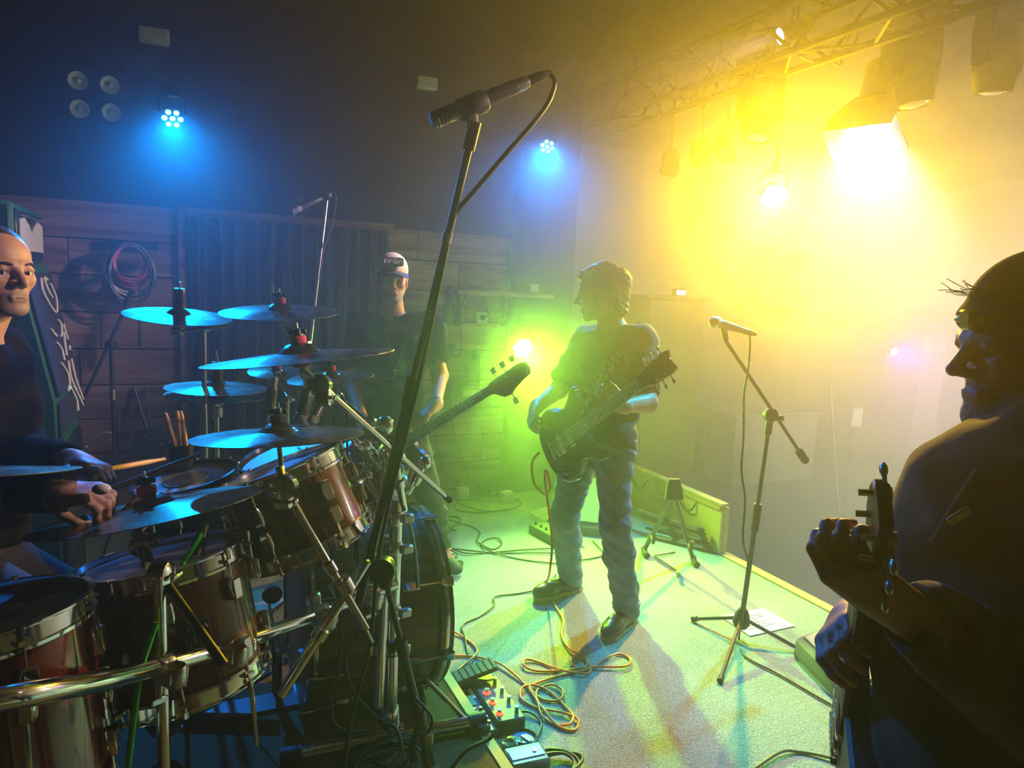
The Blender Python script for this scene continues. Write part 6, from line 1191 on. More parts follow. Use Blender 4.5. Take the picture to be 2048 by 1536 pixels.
def guitar(bc, nut, normal, label, outline, nm, neckm, boardm, scale_len, tuners, headout, th=0.042, horn=0.325, roll=0.0, pick=True):
    """bc: bridge point, nut: nut point; local x along the neck, z out of the face"""
    bc, nut = np.asarray(bc, float), np.asarray(nut, float); x = unit(nut-bc); z = unit(normal-x*np.dot(normal, x)); y = np.cross(z, x); R = np.stack([x, y, z], 1)
    t = local_thing('electric_guitar' if scale_len < 0.7 else 'bass_guitar', bc, R, label, 'guitar', None); x0 = -0.125
    I = np.eye(3); o = [(p[0]+x0, p[1]) for p in outline]; nx = horn+x0
    MB().prism([(q[0], q[1]) for q in [tuple(p[:2]) for p in spline([V3(a, b, 0) for a, b in o+[o[0]]], 3)[:-1]]], (0, 0, -th/2), I, th, 0.007).build('body', nm, t)
    sl = scale_len; w0, w1 = (0.028, 0.0215) if sl < 0.7 else (0.031, 0.021)
    nk = MB(); rg = []
    for xx, w in ((nx-0.06, w0), (sl, w1)):
        rg.append([V3(xx, w*math.cos(a), -0.004+min(0.0, -0.021*math.sin(a))) for a in np.linspace(0, math.pi, 9)])
    nk.rings(rg); nk.build('neck', neckm, t)
    MB().prism([(nx-0.07, -w0), (sl, -w1), (sl, w1), (nx-0.07, w0)], (0, 0, 0.0), I, 0.008).build('fretboard', boardm, t)
    fr = MB()
    for i in range(1, 21):
        xx = sl*(2**(-i/12)); xx = sl-(sl-sl*(2**(-i/12))); w = w1+(w0-w1)*(sl-xx)/(sl-nx)
        fr.box((xx, 0, 0.0045), (0.0022, 2*w*0.97, 0.002))
    fr.build('frets', STEEL, t, 0)
    for i in (3, 5, 7, 9, 12, 15, 17):
        xx = (sl*2**(-(i-1)/12)+sl*2**(-i/12))/2; MB().lathe((xx, 0, 0.0043), (0, 0, 1), [(0.004, 0), (0.0005, 0.0003)], 8).build('inlay_dot', INLAY, t)
    hd = MB().prism([(sl+p[0], p[1]) for p in headout], (0, 0, -0.010), I, 0.015, 0.003).build('headstock', neckm if sl > 0.7 else nm, t)
    for (tx, ty, sg) in tuners:
        k = MB(); k.cyl((sl+tx, ty, -0.004), (sl+tx, ty, 0.013), 0.004, n=8); k.cyl((sl+tx, ty, -0.022), (sl+tx, ty, -0.012), 0.009, n=10); e = V3(sl+tx, ty+sg*(0.034 if sl < 0.7 else 0.052), -0.016); k.cyl((sl+tx, ty, -0.016), e, 0.0028, n=6)
        if sl > 0.7:
            for a in range(4): k.sphere(e+V3(0.009*math.cos(a*math.pi/2+0.78), sg*0.006+0.009*math.sin(a*math.pi/2+0.78), 0), (0.009, 0.009, 0.003), 8, 5)
        else: k.sphere(e, (0.008, 0.010, 0.005), 8, 6)
        k.build('tuner', STEEL, t)
    MB().box((0, 0, 0.008), (0.016, 0.082, 0.012), bev=0.003).build('bridge', CHROME, t)
    if sl < 0.7: MB().box((-0.045, 0, 0.007), (0.012, 0.085, 0.012), bev=0.003).build('tailpiece', CHROME, t)
    for xx in ((0.035, 0.115) if sl < 0.7 else (0.09,)): MB().box((xx, 0, 0.005), (0.036, 0.085, 0.012), bev=0.003).build('pickup', CHROME if sl < 0.7 else BLACKMETAL, t)
    if pick: MB().prism([(0.0, -0.05), (0.14, -0.04), (0.17, -0.09), (0.12, -0.105), (0.05, -0.11)], (0, 0, 0.001), I, 0.003).build('pickguard', BLACKHOOP, t, 0)
    for k in range(4 if sl < 0.7 else 3): MB().cyl((-0.07+0.035*(k % 2)+0.02*(k//2), -0.10-0.03*(k//2)+0.012*(k % 2), 0.0), (-0.07+0.035*(k % 2)+0.02*(k//2), -0.10-0.03*(k//2)+0.012*(k % 2), 0.014), 0.009, n=12).build('knob', STEEL, t)
    for i in range(6 if sl < 0.7 else 4):
        n_s = 6 if sl < 0.7 else 4; yy = (i-(n_s-1)/2)/(n_s-1); MB().cyl((-0.045 if sl < 0.7 else 0, yy*0.056, 0.013), (sl, yy*0.036, 0.008), 0.0007, n=4).build('string', STEEL, t)
    return t, R
HEAD33 = [(0, -0.022), (0.02, -0.026), (0.05, -0.037), (0.16, -0.042), (0.185, -0.036), (0.175, 0.0), (0.185, 0.036), (0.16, 0.042), (0.05, 0.037), (0.02, 0.026), (0, 0.022)]
HEADBASS = [(0, -0.021), (0.02, -0.028), (0.06, -0.062), (0.10, -0.066), (0.14, -0.048), (0.19, -0.036), (0.235, -0.03), (0.25, -0.005), (0.24, 0.028), (0.21, 0.038), (0.06, 0.034), (0.02, 0.03), (0, 0.021)]
HEADLOBE = [(0, -0.024), (0.03, -0.03), (0.165, -0.032), (0.168, 0.026), (0.15, 0.03), (0.14, 0.05), (0.11, 0.062), (0.07, 0.062), (0.035, 0.045), (0.015, 0.026), (0, 0.024)]
TUN33 = [(0.05+0.045*i, sg*0.030, sg) for i in range(3) for sg in (-1, 1)]
TUNB = [(0.06, 0.012, 1), (0.12, 0.014, 1), (0.18, 0.014, 1), (0.10, -0.042, -1)]

# ================================================================== PEOPLE
def person(loc, label): return thing('person', loc, label, 'person')

# ---- bassist in the trucker cap
def bassist():
    c = at(784, 560, 3.82); fw = unit(CAM-c+V3(0.25, 0, 0.05)); fl = unit(V3(fw[0], fw[1], 0)); up = V3(0, 0, 1)
    sR, sL = at(722, 652, 3.90), at(856, 652, 3.84); hR, hL = at(756, 885, 3.92), at(822, 885, 3.88)
    eR, wR = at(703, 768, 3.80), at(728, 850, 3.60); eL, wL = at(880, 752, 3.78), at(871, 812, 3.55)
    aL = atz(884, 1128, 0.0)+V3(0, 0, 0.10); kL = at(860, 1000, 3.86); aR = atz(770, 1128, 0.0)+V3(0, 0.05, 0.10); kR = at(765, 1005, 3.95)
    t = person(drop((aL+aR)/2, 0), 'man in a trucker cap and black T-shirt holding a bass guitar, facing the camera')
    S = Sculpt(0.005); P, R = head(S, c, fw, up, 1.03, 0, 1, 2); nb = (sL+sR)/2+up*0.03
    S.cap(P(-0.015, 0, -0.07), nb, 0.056, 0.062, 0.03, 0); torso(S, sL, sR, hL, hR, fl, -0.012)
    smooth_arm(S, sR, eR, wR, 0, 0, 2); smooth_arm(S, sL, eL, wL, 0, 0, 2)
    hand(S, wR, at(742, 885, 3.52)-wR, -fl+V3(0, 0, -0.2), 1, (0.5, 0.7, 0.4)); nk = at(862, 832, 3.50)
    hand(S, wL, unit(nk-wL)+cu*0.1-cr*0.45, unit(cr*0.2-cu*0.9+cf*0.3), -1, (0.7, 1.1, 0.7), thumb_in=0.9)
    leg(S, hR, kR, aR, -0.01); leg(S, hL, kL, aL, -0.01)
    S.build('body', [SKIN, BEARDG, LIP], t); eyes(P, R, t, 0, 1.03); brows(P, t, HAIRD); mouth(P, t)
    S = Sculpt(0.006); torso(S, sL, sR, hL, hR, fl, 0.012, 0.05, 0.02); mh = (hL+hR)/2
    for s_, e_ in ((sR, eR), (sL, eL)): S.cap(s_, s_+(e_-s_)*0.62, 0.076, 0.074, 0.035); S.cap(s_+(e_-s_)*0.55, s_+(e_-s_)*1.1, 0.052, 0.047, 0.005, 0, True)
    S.cap(nb+up*0.01, nb+up*0.14, 0.066, 0.066, 0.008, 0, True); S.wr = (0.0035, 38); S.build('t_shirt', BLACKTEE, t)
    S = Sculpt(0.006); S.ell(mh+up*0.02, V3(0.17, 0.13, 0.11), None, 0.03); leg(S, hR, kR, aR, 0.012); leg(S, hL, kL, aL, 0.012); S.wr = (0.003, 46); S.build('jeans', BLACKJEAN, t)
    for a_, toe in ((aL, atz(917, 1158, 0)), (aR, atz(795, 1165, 0))):
        a0 = drop(a_, 0.045); d = unit(toe-drop(a_, 0)); S = Sculpt(0.005); S.cap(a0+V3(0, 0, 0.10), a0, 0.052, 0.05, 0.02); S.cap(a0-d*0.01, a0+d*0.15-V3(0, 0, 0.005), 0.05, 0.042, 0.03); S.ell(a0+d*0.17-V3(0, 0, 0.01), V3(0.055, 0.05, 0.035), frame_of(V3(0, 0, 1), d), 0.03)
        sh = S.build('high_top_shoe', mat('black_canvas', (0.02, 0.02, 0.02), 0.7), t)
        S = Sculpt(0.005); S.cap(drop(a0-d*0.01, 0.014), drop(a0+d*0.17, 0.014), 0.05, 0.05, 0.01); S.ell(drop(a0+d*0.08, -0.03), V3(0.3, 0.3, 0.032), None, 0.002, 0, True); S.build('sole', WHITEPLASTIC, sh)
        MB().box(a0+d*0.10+V3(0, 0, 0.045), (0.11, 0.035, 0.012), frame_of(unit(d*0.55+V3(0, 0, 1)), d), bev=0.004).build('tongue', mat('red_shoe_tongue', (0.5, 0.06, 0.07), 0.6), sh)
        for k in range(4): MB().box(a0+d*(0.06+0.026*k)+V3(0, 0, 0.068-0.014*k), (0.006, 0.06, 0.006), frame_of(unit(d*0.55+V3(0, 0, 1)), d)).build('lace', WHITEPLASTIC, sh, 0)
    # cap
    S = Sculpt(0.004); S.ell(P(-0.008, 0, 0.052), V3(0.104, 0.085, 0.094)*1.03, R, 0.01); S.ell(P(0.0, 0, -0.06), V3(0.16, 0.14, 0.095), R, 0.004, 0, True); S.ell(P(-0.008, 0, 0.045), V3(0.096, 0.077, 0.088)*1.03, R, 0.002, 0, True)
    cp = S.build('cap_crown', mat('cream_cap_cloth', (0.62, 0.58, 0.48), 0.8, bump=(120, 0.2)), t)
    mb = MB(); rg = []
    for i, q in enumerate(np.linspace(-1, 1, 13)):
        rg.append([P(0.060+0.03*(1-q*q), q*0.080, 0.045-0.012*q*q), P(0.105+0.062*(1-q*q), q*0.082, 0.030-0.026*q*q), P(0.105+0.062*(1-q*q), q*0.082, 0.025-0.026*q*q), P(0.060+0.03*(1-q*q), q*0.080, 0.040-0.012*q*q)])
    mb.rings(rg); mb.build('cap_visor', mat('black_visor', (0.03, 0.03, 0.032), 0.7), cp)
    pc = P(0.094, 0, 0.092); pn = unit(R@V3(0.80, 0, 0.5)); py_ = unit(R[:, 2]-pn*np.dot(R[:, 2], pn)); pxv = R[:, 1]
    Rp_ = np.stack([pxv, py_, np.cross(pxv, py_)], 1); q = []
    for a_ in np.linspace(0, 2*math.pi, 20, endpoint=False): q.append((0.054*np.sign(math.cos(a_))*abs(math.cos(a_))**0.4, 0.026*np.sign(math.sin(a_))*abs(math.sin(a_))**0.4))
    pt_ = MB().prism(q, pc, Rp_, 0.012, 0.002).build('cap_patch', mat('black_patch', (0.02, 0.02, 0.022), 0.8), cp)
    mb = MB()
    for i, ch in enumerate('NASA'): strokes(mb, GLYPH[ch], lambda p, i=i: pc+Rp_@V3(-0.046+0.0238*i+p[0]*0.0185, -0.012+p[1]*0.024, 0.0075), 0.0024, 5)
    mb.build('patch_lettering', WHITEPLASTIC, pt_)
    # necklace and shirt print
    ch0 = (sL+sR)/2-up*0.02; fz = fl*0.135
    pk = nb-up*0.24+fl*0.148
    n_ = MB().tube(spline([nb+np.cross(up, fl)*0.065+fl*0.05, nb+np.cross(up, fl)*0.045-up*0.10+fl*0.13, pk, nb-np.cross(up, fl)*0.045-up*0.10+fl*0.13, nb-np.cross(up, fl)*0.065+fl*0.05], 6), 0.0018, 5).build('necklace', STEEL, t)
    m_ = MB(); m_.box(pk-up*0.03, (0.007, 0.006, 0.055), np.stack([np.cross(fl, up), fl, up], 1)); m_.box(pk-up*0.02, (0.034, 0.006, 0.007), np.stack([np.cross(fl, up), fl, up], 1)); m_.build('cross_pendant', STEEL, n_, 0)
    mb = MB(); rnd = random.Random(4); pc = nb-up*0.38+fl*0.166; sx = np.cross(up, fl)
    for k in range(26):
        a_ = rnd.uniform(0, 6.28); r0 = rnd.uniform(0.04, 0.085); r1 = r0+rnd.uniform(-0.03, 0.03); b2 = a_+rnd.uniform(-0.5, 0.5)
        f_ = lambda aa, rr: pc+sx*rr*math.cos(aa)+up*rr*1.15*math.sin(aa)-fl*0.35*abs(rr*math.cos(aa))*0.5
        mb.tube([f_(a_, r0), f_((a_+b2)/2, (r0+r1)/2+0.008), f_(b2, r1)], 0.0022, 4)
    for i, chh in enumerate('THE'): strokes(mb, GLYPH[chh], lambda p, i=i: pc-up*0.125+sx*(-0.03+0.022*i+p[0]*0.015)+up*p[1]*0.02+fl*0.004, 0.0018, 4)
    mb.build('shirt_print', mat('faded_print', (0.3, 0.3, 0.27), 0.8), t)
    MB().lathe(wL+(eL-wL)*0.12, unit(eL-wL), [(0.034, -0.008), (0.038, -0.004), (0.038, 0.004), (0.034, 0.008)], 14).build('bracelet', STEEL, t)
    MB().tube(spline([at(842, 880, 3.72), at(845, 905, 3.7), at(858, 912, 3.7), at(868, 905, 3.72)], 6), 0.004, 6).build('wallet_chain', STEEL, t)
bassist()
bt_, bR = guitar(at(768, 910, 3.65), at(990, 774, 3.17), unit(CAM-at(850, 850, 3.5))+V3(0, 0, 0.15), 'bass guitar with dark headstock held by the man in the trucker cap', BASSB, GBLACK, MAPLE, ROSEW, 0.80, TUNB, HEADBASS, horn=0.35)

# ---- guitarist in jeans
def guitarist():
    c = at(1203, 588, 3.25); fw = unit(-cr+cf*0.10-cu*0.06); up = V3(0, 0, 1); fl = unit(V3(-0.62, -0.80, 0))
    sR, sL = at(1176, 684, 3.38), at(1282, 684, 3.18); hR, hL = at(1166, 890, 3.36), at(1228, 892, 3.22)
    eR, wR = at(1118, 778, 3.30), at(1072, 815, 3.12); eL, wL = at(1294, 806, 3.0), at(1243, 812, 2.80)
    aR = atz(1140, 1182, 0)+V3(0, 0, 0.12); kR = at(1128, 1035, 3.40); aL = atz(1252, 1246, 0)+V3(0, 0, 0.12); kL = at(1230, 1050, 3.18)
    t = person(drop((aL+aR)/2, 0), 'man in dark T-shirt, blue jeans and boots playing guitar, head turned away')
    S = Sculpt(0.005); P, R = head(S, c, fw, up, 1.02, 0, 1, 2, nose=1.1); nb = (sL+sR)/2+up*0.045
    S.cap(P(-0.02, 0, -0.07), nb, 0.056, 0.064, 0.03, 0); torso(S, sL, sR, hL, hR, fl, -0.012); smooth_arm(S, sR, eR, wR, 0, 0, 2); smooth_arm(S, sL, eL, wL, 0, 0, 2)
    hand(S, wR, at(1058, 845, 3.0)-wR, unit(cr*0.8-cu*0.4), -1, (0.4, 0.6, 0.4)); hand(S, wL, unit(at(1208, 808, 2.76)-wL)+cu*0.15, unit(-cf*-0.4+cu*0.9), -1, (0.8, 1.0, 0.7), thumb_in=0.8)
    leg(S, hR, kR, aR, -0.01); leg(S, hL, kL, aL, -0.01)
    S.build('body', [SKIN, SKIN, LIP], t); eyes(P, R, t, 0, 1.02)
    S = Sculpt(0.004); S.ell(P(-0.020, 0, 0.052), V3(0.106, 0.083, 0.080), R, 0.02); S.cap(P(0.075, 0, 0.085), P(-0.02, 0, 0.115), 0.026, 0.030, 0.04); S.cap(P(-0.085, 0, 0.05), P(-0.085, 0, -0.085), 0.050, 0.032, 0.05); S.cap(P(-0.04, 0.065, 0.02), P(-0.07, 0.05, -0.07), 0.022, 0.015, 0.04); S.cap(P(-0.04, -0.065, 0.02), P(-0.07, -0.05, -0.07), 0.022, 0.015, 0.04)
    S.ell(P(0.115, 0, -0.01), V3(0.065, 0.09, 0.085), R, 0.01, 0, True); S.wr = (0.0016, 110); S.build('hair', HAIRB, t)
    S = Sculpt(0.006); torso(S, sL, sR, hL, hR, fl, 0.014, 0.05, 0.015); S.cap(hR+up*0.03, hL+up*0.03, 0.105, 0.105, 0.04)
    for s_, e_ in ((sR, eR), (sL, eL)): S.cap(s_, s_+(e_-s_)*0.75, 0.076, 0.070, 0.035); S.cap(s_+(e_-s_)*0.66, s_+(e_-s_)*1.2, 0.052, 0.047, 0.005, 0, True)
    S.cap(nb+up*0.005, nb+up*0.14, 0.068, 0.068, 0.008, 0, True); S.cap((hL+hR)/2-up*0.16, (hL+hR)/2-up*0.05, 0.3, 0.15, 0.005, 0, True) if False else None
    S.wr = (0.004, 36); S.build('t_shirt', OLIVETEE, t)
    S = Sculpt(0.006); S.cap(hR, hL, 0.098, 0.098, 0.03); leg(S, hR, kR, aR-up*0.05, 0.008, 0, (0.086, 0.060, 0.056)); leg(S, hL, kL, aL-up*0.05, 0.008, 0, (0.086, 0.060, 0.056)); S.wr = (0.0045, 44); S.build('jeans', DENIM, t)
    for a_, toe in ((aR, atz(1090, 1196, 0)), (aL, atz(1212, 1284, 0))):
        d = unit(toe-drop(a_, 0)); a0 = drop(a_, 0.05); S = Sculpt(0.005); S.cap(a0+V3(0, 0, 0.14), a0, 0.056, 0.05, 0.02); S.cap(a0-d*0.02, a0+d*0.14, 0.050, 0.044, 0.03); S.ell(a0+d*0.19-V3(0, 0, 0.008), V3(0.07, 0.046, 0.038), frame_of(V3(0, 0, 1), d), 0.04); S.wr = (0.0015, 60)
        b = S.build('boot', LEATHER, t); S = Sculpt(0.004); S.cap(drop(a0-d*0.02, 0.012), drop(a0+d*0.20, 0.012), 0.052, 0.047, 0.01); S.ell(drop(a0+d*0.08, -0.030), V3(0.4, 0.4, 0.030), None, 0.002, 0, True); S.ell(drop(a0+d*0.08, 0.062), V3(0.5, 0.5, 0.038), None, 0.002, 0, True); S.build('sole', mat('tan_sole', (0.30, 0.24, 0.12), 0.6), b)
        MB().box(drop(a0-d*0.035, 0.012), (0.06, 0.075, 0.024), frame_of(V3(0, 0, 1), d), bev=0.005).build('heel', LEATHER, b)
        MB().lathe(a0+V3(0, 0, 0.055), unit(V3(0, 0, 1)+d*0.5), [(0.062, -0.008), (0.066, -0.006), (0.066, 0.006), (0.062, 0.008)], 18).build('ankle_strap', LEATHER, b); MB().lathe(a0+V3(0, 0, 0.055)+d*0.03+np.cross(d, V3(0, 0, 1))*0.06, np.cross(d, V3(0, 0, 1)), [(0.014, 0), (0.014, 0.006), (0.009, 0.006), (0.009, 0)], 12).build('strap_ring', STEEL, b)
    MB().tube(spline([sL+up*0.07+fl*-0.02, (sL+sR)/2-up*0.10+fl*0.165, at(1170, 800, 3.08), at(1150, 845, 3.02)], 8), 0.026, 8, flat=0.12).build('guitar_strap', mat('patterned_strap', (0.05, 0.04, 0.03), 0.7, noise=(60, 0.4, (0.3, 0.28, 0.2))), t)
guitarist()
guitar(at(1116, 893, 3.0), at(1262, 780, 2.55), unit(CAM-at(1120, 890, 3.0))+V3(0.0, 0, 0.10)-cr*0.25, 'dark cherry double-horned electric guitar held by the man in jeans', SG, GBODY, GBODY, ROSEW, 0.62, TUN33, HEAD33)

# ---- near guitarist in silhouette at the picture edge
def near_man():
    c = at(2068, 690, 1.13); fw = unit(-cr-cu*0.06+cf*0.04); up = V3(0, 0, 1)
    t = person(V3(1.33, 0.66, 0), 'dark silhouetted man in backwards cap and hooded jacket playing guitar at the picture edge')
    sN, sF = at(2170, 1010, 0.95), at(2050, 985, 1.36); hN, hF = at(1985, 1560, 1.02), at(1970, 1540, 1.28)
    eN, wN = at(2075, 1395, 0.89), at(1795, 1212, 0.865); eF, wF = at(1900, 1235, 1.34), at(1712, 1228, 1.10)
    S = Sculpt(0.004); P, R = head(S, c, fw, up, 1.06, 0, 1, 2, nose=1.05, ear=True); nb = (sN+sF)/2+up*0.05
    S.cap(P(-0.02, 0, -0.07), nb, 0.062, 0.07, 0.03, 0); S.cap(P(0.02, 0, -0.10), nb+fw*0.03, 0.045, 0.05, 0.03, 1)
    S.ell(P(0.075, 0, -0.108), V3(0.026, 0.034, 0.026), R, 0.02, 1)
    smooth_arm(S, sN, eN, wN, -0.006, 0, 2); smooth_arm(S, sF, eF, wF, -0.006, 0, 2); S.cap(sN, sF, 0.06, 0.06, 0.02)
    kn = at(1700, 1165, 0.85)
    hand(S, wN, unit(kn-wN)+cu*0.15, unit(cu*0.75+cf*0.35-cr*0.1), 1, (0.75, 1.0, 0.7), 1.0, thumb_in=0.9)
    hand(S, wF, unit(at(1655, 1275, 1.02)-wF), unit(cr*0.6-cu*0.5-cf*0.2), -1, (0.5, 0.8, 0.5), 1.0, thumb_in=0.7)
    S.build('body', [SKIN, BEARDG, LIP], t); eyes(P, R, t, 0, 1.06)
    S = Sculpt(0.005); S.ell(P(-0.014, 0, 0.050), V3(0.108, 0.087, 0.096)*1.06, R, 0.01); S.cap(P(0.075, -0.04, 0.045), P(0.075, 0.04, 0.045), 0.018, 0.018, 0.02); S.ell(P(-0.02, 0, -0.075), V3(0.2, 0.16, 0.095), frame_of(unit(R@V3(-0.28, 0, 1)), fw), 0.004, 0, True)
    cp = S.build('cap', mat('dark_cap_cloth', (0.035, 0.03, 0.015), 0.9, bump=(120, 0.3)), t)
    MB().tube(spline([P(0.094, -0.035, 0.045), P(0.103, -0.015, 0.046), P(0.103, 0.015, 0.046), P(0.094, 0.035, 0.045)], 5), 0.006, 8).build('cap_strap', mat('yellow_lit_strap', (0.55, 0.38, 0.05), 0.4, 0.4), cp); MB().box(P(0.107, 0.012, 0.046), (0.012, 0.030, 0.032), R, bev=0.003).build('strap_buckle', mat('brass', (0.7, 0.5, 0.12), 0.3, 0.9), cp)  # strap colour carries the yellow lamplight falling on it
    mb = MB(); rnd = random.Random(2)
    for k in range(14):
        a_ = P(0.084+0.01*rnd.random(), rnd.uniform(-0.03, 0.03), 0.075+rnd.uniform(0, 0.015)); mb.tube(spline([a_, a_+R@V3(0.016, rnd.uniform(-.008, .008), 0.004), a_+R@V3(0.026+0.02*rnd.random(), rnd.uniform(-.015, .015), 0.012+rnd.uniform(-0.012, 0.012))], 4), 0.0006, 4)
    mb.build('hair_tuft', HAIRB, t)
    # jacket: bulky torso, sleeves and hood
    S = Sculpt(0.006); ms = (sN+sF)/2; mh = (hN+hF)/2; fl = unit(V3(fw[0], fw[1], 0)); Rt = np.stack([np.cross(fl, up), fl, up], 1)
    for dd in (-0.09, 0.0, 0.11):
        n0, c0, b0, h0 = at(2075, 885, 1.14+dd*0.4), at(2015, 1050, 1.14+dd), at(1990, 1240, 1.13+dd), at(1985, 1540, 1.13+dd)
        S.cap(n0, c0, 0.088, 0.145, 0.05); S.cap(c0, b0, 0.145, 0.165, 0.06); S.cap(b0, h0, 0.165, 0.155, 0.06)
    S.cap(sN, sF, 0.085, 0.085, 0.05)
    S.cap(at(2000, 862, 1.12), at(1868, 1040, 1.06), 0.030, 0.036, 0.03); S.cap(at(2010, 875, 1.03), at(1925, 1060, 0.98), 0.030, 0.034, 0.03); S.cap(at(2090, 880, 1.2), at(2120, 900, 1.0), 0.075, 0.075, 0.03)
    for s_, e_, w_ in ((sN, eN, wN), (sF, eF, wF)): S.cap(s_, e_, 0.080, 0.070, 0.04); S.cap(e_, e_+(w_-e_)*0.80, 0.068, 0.050, 0.03); S.cap(e_+(w_-e_)*0.74, w_+(w_-e_)*0.1, 0.038, 0.036, 0.004, 0, True)
    S.cap(P(-0.01, 0, -0.06), ms+up*0.06+fl*0.01, 0.066, 0.07, 0.01, 0, True); S.wr = (0.005, 30); jk = S.build('hooded_jacket', HOODIE, t)
    MB().tube(spline([at(1985, 900, 0.99), at(1935, 965, 0.96), at(1895, 1030, 0.94), at(1862, 1085, 0.93)], 6), 0.004, 6).build('hood_cord', mat('grey_cord', (0.35, 0.3, 0.22), 0.7), jk)
    MB().box(at(1918, 1032, 0.93), (0.035, 0.006, 0.012), np.stack([unit(cr*0.8+cu*0.5), cf, unit(cu*0.8-cr*0.5)], 1), bev=0.002).build('zip_pull', STEEL, jk)
    S = Sculpt(0.007); kN, kF = V3(mh[0]+0.03, mh[1]-0.10, 0.50)+fl*0.06, V3(mh[0], mh[1]+0.12, 0.50)+fl*0.05; aN, aF = V3(kN[0], kN[1]-0.02, 0.10), V3(kF[0], kF[1]+0.02, 0.10)
    S.ell(mh-up*0.05, V3(0.19, 0.15, 0.14), Rt, 0.04); leg(S, hN-up*0.06, kN, aN, 0.018); leg(S, hF-up*0.06, kF, aF, 0.018); S.wr = (0.003, 40); S.build('jeans', BLACKJEAN, t)
    for a_ in (aN, aF):
        a0 = drop(a_, 0.045); S = Sculpt(0.006); S.cap(a0+V3(0, 0, 0.06), a0, 0.05, 0.05, 0.02); S.cap(a0, a0+fl*0.18, 0.045, 0.04, 0.03); b = S.build('shoe', LEATHER, t); S = Sculpt(0.006); S.cap(drop(a0, 0.01), drop(a0+fl*0.18, 0.01), 0.05, 0.045, 0.01); S.ell(drop(a0, -0.034), V3(0.5, 0.5, 0.034), None, 0.002, 0, True); S.build('sole', RUBBER, b)
near_man()
g_b, g_n = at(1676, 1470, 1.32), at(1728, 1140, 0.885); g_v = unit(np.cross(unit(g_b-CAM), unit(g_n-g_b))); g_v = g_v*(-1 if np.dot(g_v, cr) > 0 else 1)
gt, gR = guitar(g_b, g_n, g_v-unit(g_b-CAM)*0.6, 'dark electric guitar of the silhouetted man, neck towards the camera', SG, mat('satin_black', (0.012, 0.011, 0.010), 0.5), mat('dark_neck', (0.04, 0.025, 0.018), 0.5), ROSEW, 0.62, TUN33, HEADLOBE, pick=False)

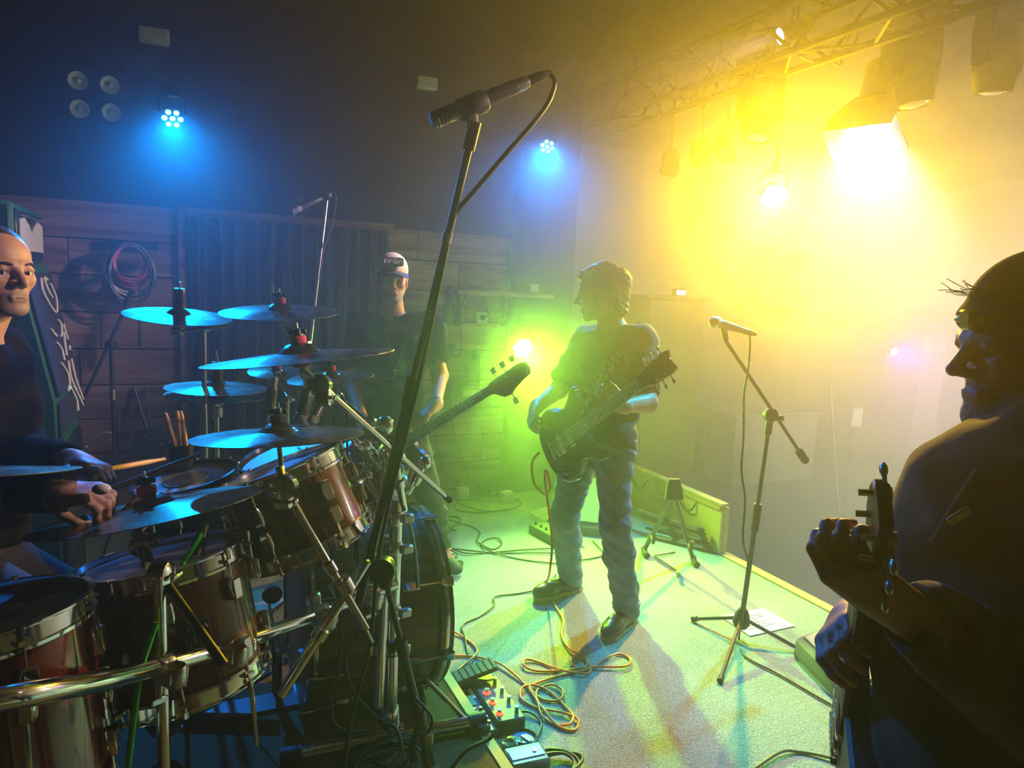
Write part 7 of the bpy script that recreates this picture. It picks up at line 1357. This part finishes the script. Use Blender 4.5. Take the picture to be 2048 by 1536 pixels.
# ---- drummer at the picture edge
def drummer():
    c = at(-12, 543, 1.86); fw = unit(cr*0.92-cf*0.38-cu*0.04); up = V3(0, 0, 1); fl = unit(V3(fw[0], fw[1], 0)*1.0+V3(0.2, 0, 0))
    sN, sF = at(-130, 738, 1.72), at(-4, 712, 1.98); hN, hF = at(-120, 1150, 1.80), at(-40, 1120, 2.0)
    eN, wN = at(-120, 985, 1.50), at(112, 990, 1.46); eF, wF = at(35, 905, 1.92), at(148, 925, 1.70)
    t = person(V3(hN[0], hN[1], RISER), 'drummer in black with short hair at the picture edge, taped fingers holding sticks')
    S = Sculpt(0.004); P, R = head(S, c, fw, up, 1.0, 0, 1, 2); nb = (sN+sF)/2+up*0.05; S.cap(P(-0.02, 0, -0.07), nb, 0.058, 0.066, 0.03, 0)
    torso(S, sN, sF, hN, hF, fl, -0.012); smooth_arm(S, sN, eN, wN, 0, 0, 2); smooth_arm(S, sF, eF, wF, 0, 0, 2)
    tN, thN = hand(S, wN, unit(at(205, 985, 1.44)-wN), unit(-cu*0.9+cf*0.3), -1, (0.7, 1.2, 0.8), 1.0, thumb_in=0.5)
    tF, thF = hand(S, wF, unit(at(205, 938, 1.66)-wF), unit(-cu*0.9-cf*0.2), -1, (0.7, 1.2, 0.8), 1.0, thumb_in=0.5)
    leg(S, hN, at(60, 1230, 1.62), atz(120, 1500, RISER)+V3(0, 0, 0.1), -0.01); leg(S, hF, at(150, 1200, 2.1), at(330, 1440, 2.2), -0.01)
    S.build('body', [SKIN, STUBBLE, STUBBLE], t); eyes(P, R, t, -0.3)
    S = Sculpt(0.004); S.ell(P(-0.014, 0, 0.043), V3(0.101, 0.082, 0.082), R, 0.02); S.ell(P(0.112, 0, 0.008), V3(0.066, 0.10, 0.094), R, 0.015, 0, True); S.ell(P(0.0, 0, -0.10), V3(0.3, 0.3, 0.082), R, 0.01, 0, True); S.wr = (0.0012, 140); S.build('hair', HAIRD, t)
    brows(P, t, HAIRD); mouth(P, t)
    S = Sculpt(0.006); torso(S, sN, sF, hN, hF, fl, 0.016, 0.05, 0.02); S.cap(sN, eN, 0.074, 0.062, 0.04); S.cap(sF, eF, 0.074, 0.062, 0.04); S.cap(eF, eF+(wF-eF)*0.85, 0.060, 0.044, 0.03); S.cap(eF+(wF-eF)*0.8, wF+(wF-eF)*0.1, 0.034, 0.03, 0.004, 0, True)
    S.cap(eN, eN+(wN-eN)*0.25, 0.062, 0.056, 0.03); S.cap(eN+(wN-eN)*0.22, wN, 0.044, 0.03, 0.004, 0, True)
    S.cap(nb+up*0.01, nb+up*0.14, 0.068, 0.068, 0.008, 0, True); S.wr = (0.003, 40); S.build('long_sleeve_shirt', BLACKTEE, t)
    S = Sculpt(0.006); S.ell((hN+hF)/2, V3(0.17, 0.15, 0.12), None, 0.03); leg(S, hN, at(60, 1230, 1.62), atz(120, 1500, RISER)+V3(0, 0, 0.1), 0.012); leg(S, hF, at(150, 1200, 2.1), at(330, 1440, 2.2), 0.012); S.build('trousers', BLACKJEAN, t)
    a_, b2 = eN+(wN-eN)*0.66, eN+(wN-eN)*0.98; d = unit(b2-a_); MB().lathe(a_, d, [(0.036, 0), (0.040, 0.004), (0.038, np.linalg.norm(b2-a_)-0.004), (0.034, np.linalg.norm(b2-a_))], 18).build('wristband', BLACKTEE, t)
    TAPE = mat('white_tape', (0.85, 0.84, 0.82), 0.6)
    for q, w_ in ((thN, wN), (thF, wF)):
        d = unit(q-w_); MB().lathe(q-d*0.012, unit(d), [(0.008, -0.014), (0.0125, -0.012), (0.0125, 0.012), (0.009, 0.016), (0.0005, 0.017)], 14).build('finger_tape', TAPE, t)
    d = unit(tN[0]-tN[3]); m_ = tN[0]; MB().sphere(at(203, 978, 1.415), (0.019, 0.012, 0.013), 12, 8, np.stack([cr, cu, -cf], 1)).build('finger_tape', TAPE, t); MB().sphere(at(190, 940, 1.63), (0.017, 0.011, 0.012), 12, 8, np.stack([cr, cu, -cf], 1)).build('finger_tape', TAPE, t)
drummer()
for i, (a_, b2, lab) in enumerate(((at(150, 1008, 1.46), at(402, 908, 1.70), 'drumstick in the drummer near hand, over the snare'), (at(165, 948, 1.68), at(330, 918, 2.0), 'drumstick in the drummer far hand'))):
    d = unit(b2-a_); L = np.linalg.norm(b2-a_); t = thing('drumstick', a_, lab, 'drumstick', 'sticks in the drummer hands'); MB().lathe(a_, d, [(0.004, 0), (0.0075, 0.006), (0.0075, L*0.75), (0.0045, L*0.96), (0.0058, L*0.975), (0.0055, L*0.99), (0.002, L)], 10, cap=True).build('shaft', STICK, t)
# drum throne
b = at(-110, 1215, 1.9); t = thing('drum_throne', drop(b, RISER), 'round black drum throne under the drummer', 'stool'); MB().lathe(b-V3(0, 0, 0.02), (0, 0, 1), [(0.02, -0.06), (0.15, -0.06), (0.165, -0.03), (0.16, 0.02), (0.12, 0.03), (0.001, 0.03)], 24, cap=True).build('seat', RUBBER, t); MB().cyl(drop(b, RISER+0.14), b-V3(0, 0, 0.06), 0.014, n=10).build('post', CHROME, t); tripod(t, drop(b, RISER+0.22), 0.24, RISER, 0.2, m=CHROME)
